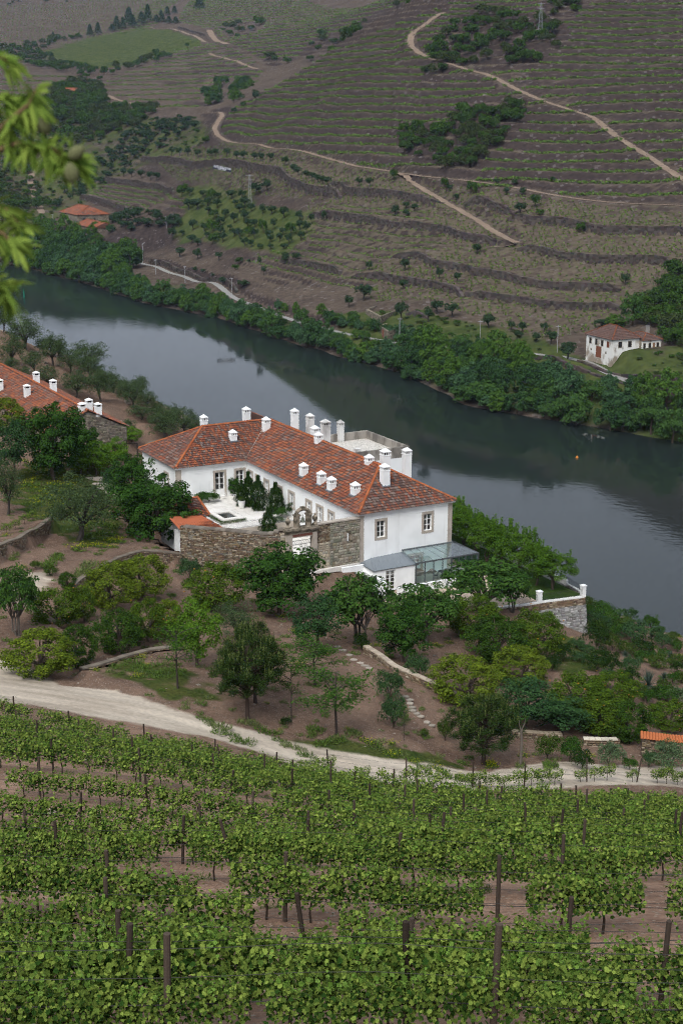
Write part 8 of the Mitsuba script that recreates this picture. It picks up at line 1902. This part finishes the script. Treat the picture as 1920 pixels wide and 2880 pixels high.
# ------------------------------------------------------------------ the vineyard in front
rng = RND(300)
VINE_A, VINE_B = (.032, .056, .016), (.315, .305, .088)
for k in range(6):
    r = RND(310 + k)
    near = k < 3
    n = 1050 if near else 400
    u = r.uniform(-.78, .78, n)
    top = 1.25 + .45 * (meshkit.noise(np.stack([u * 2.4 + 10 * k, u * 0, u * 0], 1)) - .4) + r.uniform(-.1, .1, n)
    z = .55 + (top - .55) * r.uniform(0, 1, n) ** .8
    yy = r.normal(0, .22, n) * (1.1 - .35 * (z - .6))
    P = np.stack([u, yy, z], 1)
    N = np.stack([r.normal(0, .4, n), np.sign(yy) * .5 + yy, .55 + r.uniform(0, .7, n)], 1)
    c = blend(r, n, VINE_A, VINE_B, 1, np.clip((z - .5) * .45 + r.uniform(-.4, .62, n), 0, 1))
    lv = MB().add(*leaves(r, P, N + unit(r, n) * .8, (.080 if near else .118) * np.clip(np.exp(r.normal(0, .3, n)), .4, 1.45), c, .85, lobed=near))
    m = MB()
    for j in range(11):      # shoots standing out of the top
        x0, h = r.uniform(-.7, .7), r.uniform(.12, .55)
        t = np.linspace(0, 1, 9)
        lean_ = r.normal(0, .22, 2)
        S = np.stack([x0 + lean_[0] * t ** 2, lean_[1] * t ** 1.5, 1.12 + h * t], 1)
        if near:
            m.tube(S, np.linspace(.006, .002, 9), (.10, .14, .05), 3, False)
        lv.add(*leaves(r, S[2:] + r.normal(size=(7, 3)) * .03, unit(r, 7) + [0, 0, .5], np.linspace(.12, .05, 7), blend(r, 7, (.13, .18, .04), (.20, .24, .07)), .85, lobed=near))
    m.tube([[0, 0, -.15], [.03, .02, .3], [-.02, 0, .62], [0, 0, .72]], [.034, .028, .026, .02], (.045, .034, .027), 6)
    for s in (-1, 1):
        m.tube([[0, 0, .68], [s * .3, .02, .76], [s * .72, 0, .78]], [.02, .016, .01], (.055, .042, .032), 5)
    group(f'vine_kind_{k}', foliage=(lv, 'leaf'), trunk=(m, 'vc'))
TOPROW = [(-32.08,92.5),(-21.87,86.0),(-14.8,82.5),(-5.74,80.75),(0.0,75.75),(4.5,68.0),(10.06,67.5),(21.08,81.25),(32.83,92.25)]
ROADROW = [(-2.41,88.0),(0.0,88.75),(3.41,89.0),(8.53,91.5),(13.99,94.5),(25.82,100.25),(29.21,102.5)]
EX, ED = zip(*sorted(TOPROW))
ROWS = [-.125, -.074, 0, .075, .15, .26, .37, .47, .57, .67, .76, .84, .92, 1.0, 9]
WHERE = ['cropped row at the bottom edge', 'second row from the bottom', 'third row from the bottom', 'thin row that peters out rightwards', 'fourth row from the bottom', 'fifth row from the bottom', 'sixth row from the bottom', 'seventh row from the bottom', 'eighth row from the bottom', 'ninth row from the bottom', 'tenth row from the bottom', 'eleventh row from the bottom', 'twelfth row from the bottom', 'top dense row of the vineyard', 'sparse row along the dirt road']
back = 0
tag('dense_vine_rows', 'dense small leaved vine rows in the upper part of the vineyard', 'vines', kind='stuff')
ex = np.linspace(-44, 44, 177)
eb = np.interp(ex, EX, ED)
for _ in range(60):
    eb[1:-1] = (eb[:-2] + 2 * eb[1:-1] + eb[2:]) / 4
for i, t in enumerate(ROWS):
    d = 22.5 + (eb - 22.5) * t if t >= 0 else 22.5 + 42 * t + 0 * eb
    line = np.stack([ex, d], 1)
    half = .245 * d + 1.5
    line = line[np.abs(ex) < half] if t < 9 else np.array(ROADROW)
    p = resample(line, .25)
    s = np.concatenate([[0], np.cumsum(np.linalg.norm(np.diff(p, axis=0), axis=1))])
    L = s[-1]
    at = lambda q: np.array([np.interp(q, s, p[:, 0]), np.interp(q, s, p[:, 1])])
    q = rng.uniform(0, 1)
    while q < L:
        x, y = at(q) + rng.normal(0, .08, 2)
        a = at(min(q + .5, L)) - at(max(q - .5, 0))
        last = i == len(ROWS) - 1
        if not (rng.rand() < (.25 if last else float(np.clip(.25 + (x + 4) * .12, .1, .85)) if i == 3 else .05)):
            sc = rng.uniform(.7, .9) if last or i == 0 else rng.uniform(.92, 1.12)
            kind, turn, hh = f'vine_kind_{rng.randint(3) if i < 6 else 3 + rng.randint(3)}', math.degrees(math.atan2(a[1], a[0])) + rng.uniform(-7, 7) + 180 * rng.randint(2), sc * rng.uniform(.9, 1.12)
            if 8 < i < 13:
                back += 1
                inst(None, kind, x, y, float(NEAR_H(x, y)), sc, turn, sz=hh, key=f'dense_vine_rows__{back:03d}')
            else:
                inst('grape_vine', kind, x, y, float(NEAR_H(x, y)), sc, turn, f'leafy grape vine in the {WHERE[i]}', 'grape vine', f'vines of the {WHERE[i]}', None, hh)
        q += rng.uniform(1.0, 1.3)
    q, pts = rng.uniform(1.0, 3.5), []
    while q < L:
        x, y = at(q)
        z = float(NEAR_H(x, y))
        lean_ = rng.normal(0, .05, 2) if rng.rand() < .85 else rng.normal(0, .2, 2)
        h = rng.uniform(1.75, 2.05)
        c = np.array((.055, .042, .034)) * rng.uniform(.7, 1.5)
        m = MB().tube([[x, y, z - .3], [x + lean_[0] * .5, y + lean_[1] * .5, z + h / 2], [x + lean_[0], y + lean_[1], z + h]], [.055, .052, .05], c, 8)
        POS[obj('vineyard_post', m, 'vc', None, f'dark wooden post in the {WHERE[i]}', 'post', f'posts of the {WHERE[i]}')] = (x, y)
        q += rng.uniform(4.2, 5.6)
    for hz_ in (.72, 1.15, 1.6):
        z = np.convolve(np.pad(NEAR_H(*p.T), 8, mode='edge'), np.ones(17) / 17, 'valid')
        w = np.concatenate([p, (z + hz_ + .02 * np.sin(s * 1.3))[:, None]], 1)[::4]
        obj('trellis_wire', MB().tube(w, .006 if hz_ > 1 else .011, (.05, .048, .046), 4, False), 'vc', None, f'{ {.72: "low thick", 1.15: "middle", 1.6: "top"}[hz_]} wire strung along the {WHERE[i]}', 'wire')
# the young vine row on the left terrace
for x, y in [(-36.22,147.75),(-35.82,150.25),(-35.45,153.0),(-35.05,155.25)]:
    inst('grape_vine', 'vine_kind_4', x, y, float(NEAR_H(x, y)), .8, 30 + rng.uniform(-9, 9), 'young grape vine on the upper left terrace', 'grape vine', 'vines of the upper left terrace')
# ------------------------------------------------------------------ almond twigs hanging in at upper left, close to the camera
r = RND(400)
TW = [[[-0.733,2.6,69.915],[-0.643,2.6,69.934],[-0.566,2.6,69.958],[-0.523,2.6,69.952],[-0.486,2.6,69.934],[-0.47,2.6,69.926]],[[-0.765,2.7,69.867],[-0.687,2.7,69.854],[-0.622,2.7,69.835],[-0.591,2.7,69.796]],[[-0.732,2.55,69.745],[-0.657,2.55,69.732],[-0.608,2.55,69.72],[-0.588,2.55,69.685]],[[-0.733,2.65,70.104],[-0.644,2.65,70.11],[-0.597,2.65,70.101],[-0.585,2.65,70.095]],[[-0.682,2.6,69.924],[-0.589,2.6,69.991],[-0.547,2.6,70.025],[-0.536,2.6,70.048]],[[-0.74,2.65,70.007],[-0.649,2.65,70.025],[-0.594,2.65,70.04],[-0.567,2.65,70.019]],[[-0.742,2.6,69.797],[-0.652,2.6,69.806],[-0.608,2.6,69.8],[-0.587,2.6,69.772]]]
STEM = [[-0.713,2.6,70.253],[-0.716,2.6,70.102],[-0.734,2.6,69.909],[-0.747,2.6,69.74],[-0.784,2.6,69.511]]
br = thing('almond_branch', 'blurred almond twigs with narrow green leaves and fuzzy green almonds close to the camera', 'branch')
m = MB().tube(STEM, .012, (.10, .075, .05), 6)
for q in TW:
    m.tube(q, np.linspace(.006, .002, len(q)), (.17, .11, .06), 5)
obj('twig', m, 'vc', br)
for q, n in zip(TW, (150, 70, 64, 34, 66, 60, 50)):
    q = np.array(q)
    for j in range(n):
        t = r.uniform(.28, 1.0)
        p0 = np.array([np.interp(t, np.linspace(0, 1, len(q)), q[:, k]) for k in range(3)])
        d = np.array([r.normal(.25, .6), r.normal(0, .5), r.normal(-.35, .6)])
        d /= np.linalg.norm(d)
        L, w = r.uniform(.034, .058), r.uniform(.008, .012)
        sd_ = np.cross(d, unit(r, 1)[0])
        sd_ /= np.linalg.norm(sd_)
        up = np.cross(sd_, d)
        tt = np.array([0, .2, .5, .8, 1])
        ww = np.array([.15, .75, 1, .55, 0]) * w / 2
        mid = p0 + np.outer(tt * L, d) - np.outer(tt ** 2 * .012, [0, 0, 1])
        v = np.concatenate([mid + np.outer(ww, sd_) + up * .0015, mid - np.outer(ww, sd_) + up * .0015, mid])
        f = np.concatenate([np.stack([np.arange(4), np.arange(1, 5), np.arange(11, 15), np.arange(10, 14)], 1), np.stack([np.arange(10, 14), np.arange(11, 15), np.arange(6, 10), np.arange(5, 9)], 1)])
        obj('leaf', MB().add(v, f, blend(r, 1, (.095, .165, .028), (.22, .29, .055))[0]), 'leaf', br)
for X0, Y0, Z0, l, a in [(-0.466,2.58,69.941,0.034,0.6),(-0.473,2.56,69.907,0.037,1.75),(-0.464,2.62,69.915,0.028,-0.5),(-0.526,2.6,69.988,0.036,2.0)]:
    s = trimesh.creation.icosphere(2, 1.0)
    v = np.array(s.vertices) * [l / 2, l * .30, l * .36]
    v[:, 2] *= 1 - .25 * np.clip(v[:, 0] / (l / 2), 0, 1)
    c, s_ = math.cos(a), math.sin(a)
    v = np.stack([v[:, 0] * c - v[:, 2] * s_, v[:, 1], v[:, 0] * s_ + v[:, 2] * c], 1) + [X0, Y0, Z0]
    obj('almond', MB().add(v, np.array(s.faces), np.array((.115, .118, .058)) * r.uniform(.8, 1.2)), 'vc', br, smooth=True)
# ------------------------------------------------------------------ the air
scene['haze_air'] = {'type': 'homogeneous', 'albedo': {'type': 'rgb', 'value': [0.93, 0.95, 0.97]}, 'sigma_t': {'type': 'rgb', 'value': [0.000022, 0.000028, 0.000040]}}
scene['haze'] = {'type': 'cube', 'to_world': T().translate([0, 1500, 195]).scale([1500, 1750, 206]), 'bsdf': {'type': 'null'}, 'interior': {'type': 'ref', 'id': 'haze_air'}}
tag('haze', kind='stuff')
scene['camera']['medium'] = {'type': 'ref', 'id': 'haze_air'}
# ------------------------------------------------------------------ repeats in a row: say which one, counted from the left (or upwards)
ONES = 'first second third fourth fifth sixth seventh eighth ninth tenth eleventh twelfth thirteenth fourteenth fifteenth sixteenth seventeenth eighteenth nineteenth'.split()
TENS = dict(zip(range(2, 10), 'twent thirt fort fift sixt sevent eight ninet'.split()))


def ordinal(n):
    return ONES[n - 1] if n < 20 else TENS[n // 10] + ('ieth' if n % 10 == 0 else 'y ' + ONES[n % 10 - 1])


by_group = {}
for key, d in labels.items():
    if 'group' in d and key in POS:
        by_group.setdefault(d['group'], []).append(key)
for grp, keys in by_group.items():
    if len(keys) > 99:
        continue
    if 'row' in labels[keys[0]].get('category', ''):
        for n, key in enumerate(sorted(keys, key=lambda k: POS[k][1]), 1):
            labels[key]['label'] += f', {ordinal(n)} from the lowest'
        continue
    n = 0
    for key in sorted(keys, key=lambda k: POS[k][0] / POS[k][1]):
        x, y = POS[key]
        z = y * math.cos(PITCH) + (70 - (float(NEAR_H(x, y)) if y < 290 else float(FAR_H(x, y)))) * math.sin(PITCH)
        if abs(x) > .245 * z:
            labels[key]['label'] += ', past the ' + ('left edge' if x < 0 else 'right edge')
        else:
            n += 1
            labels[key]['label'] += f', {ordinal(n)} from the left'
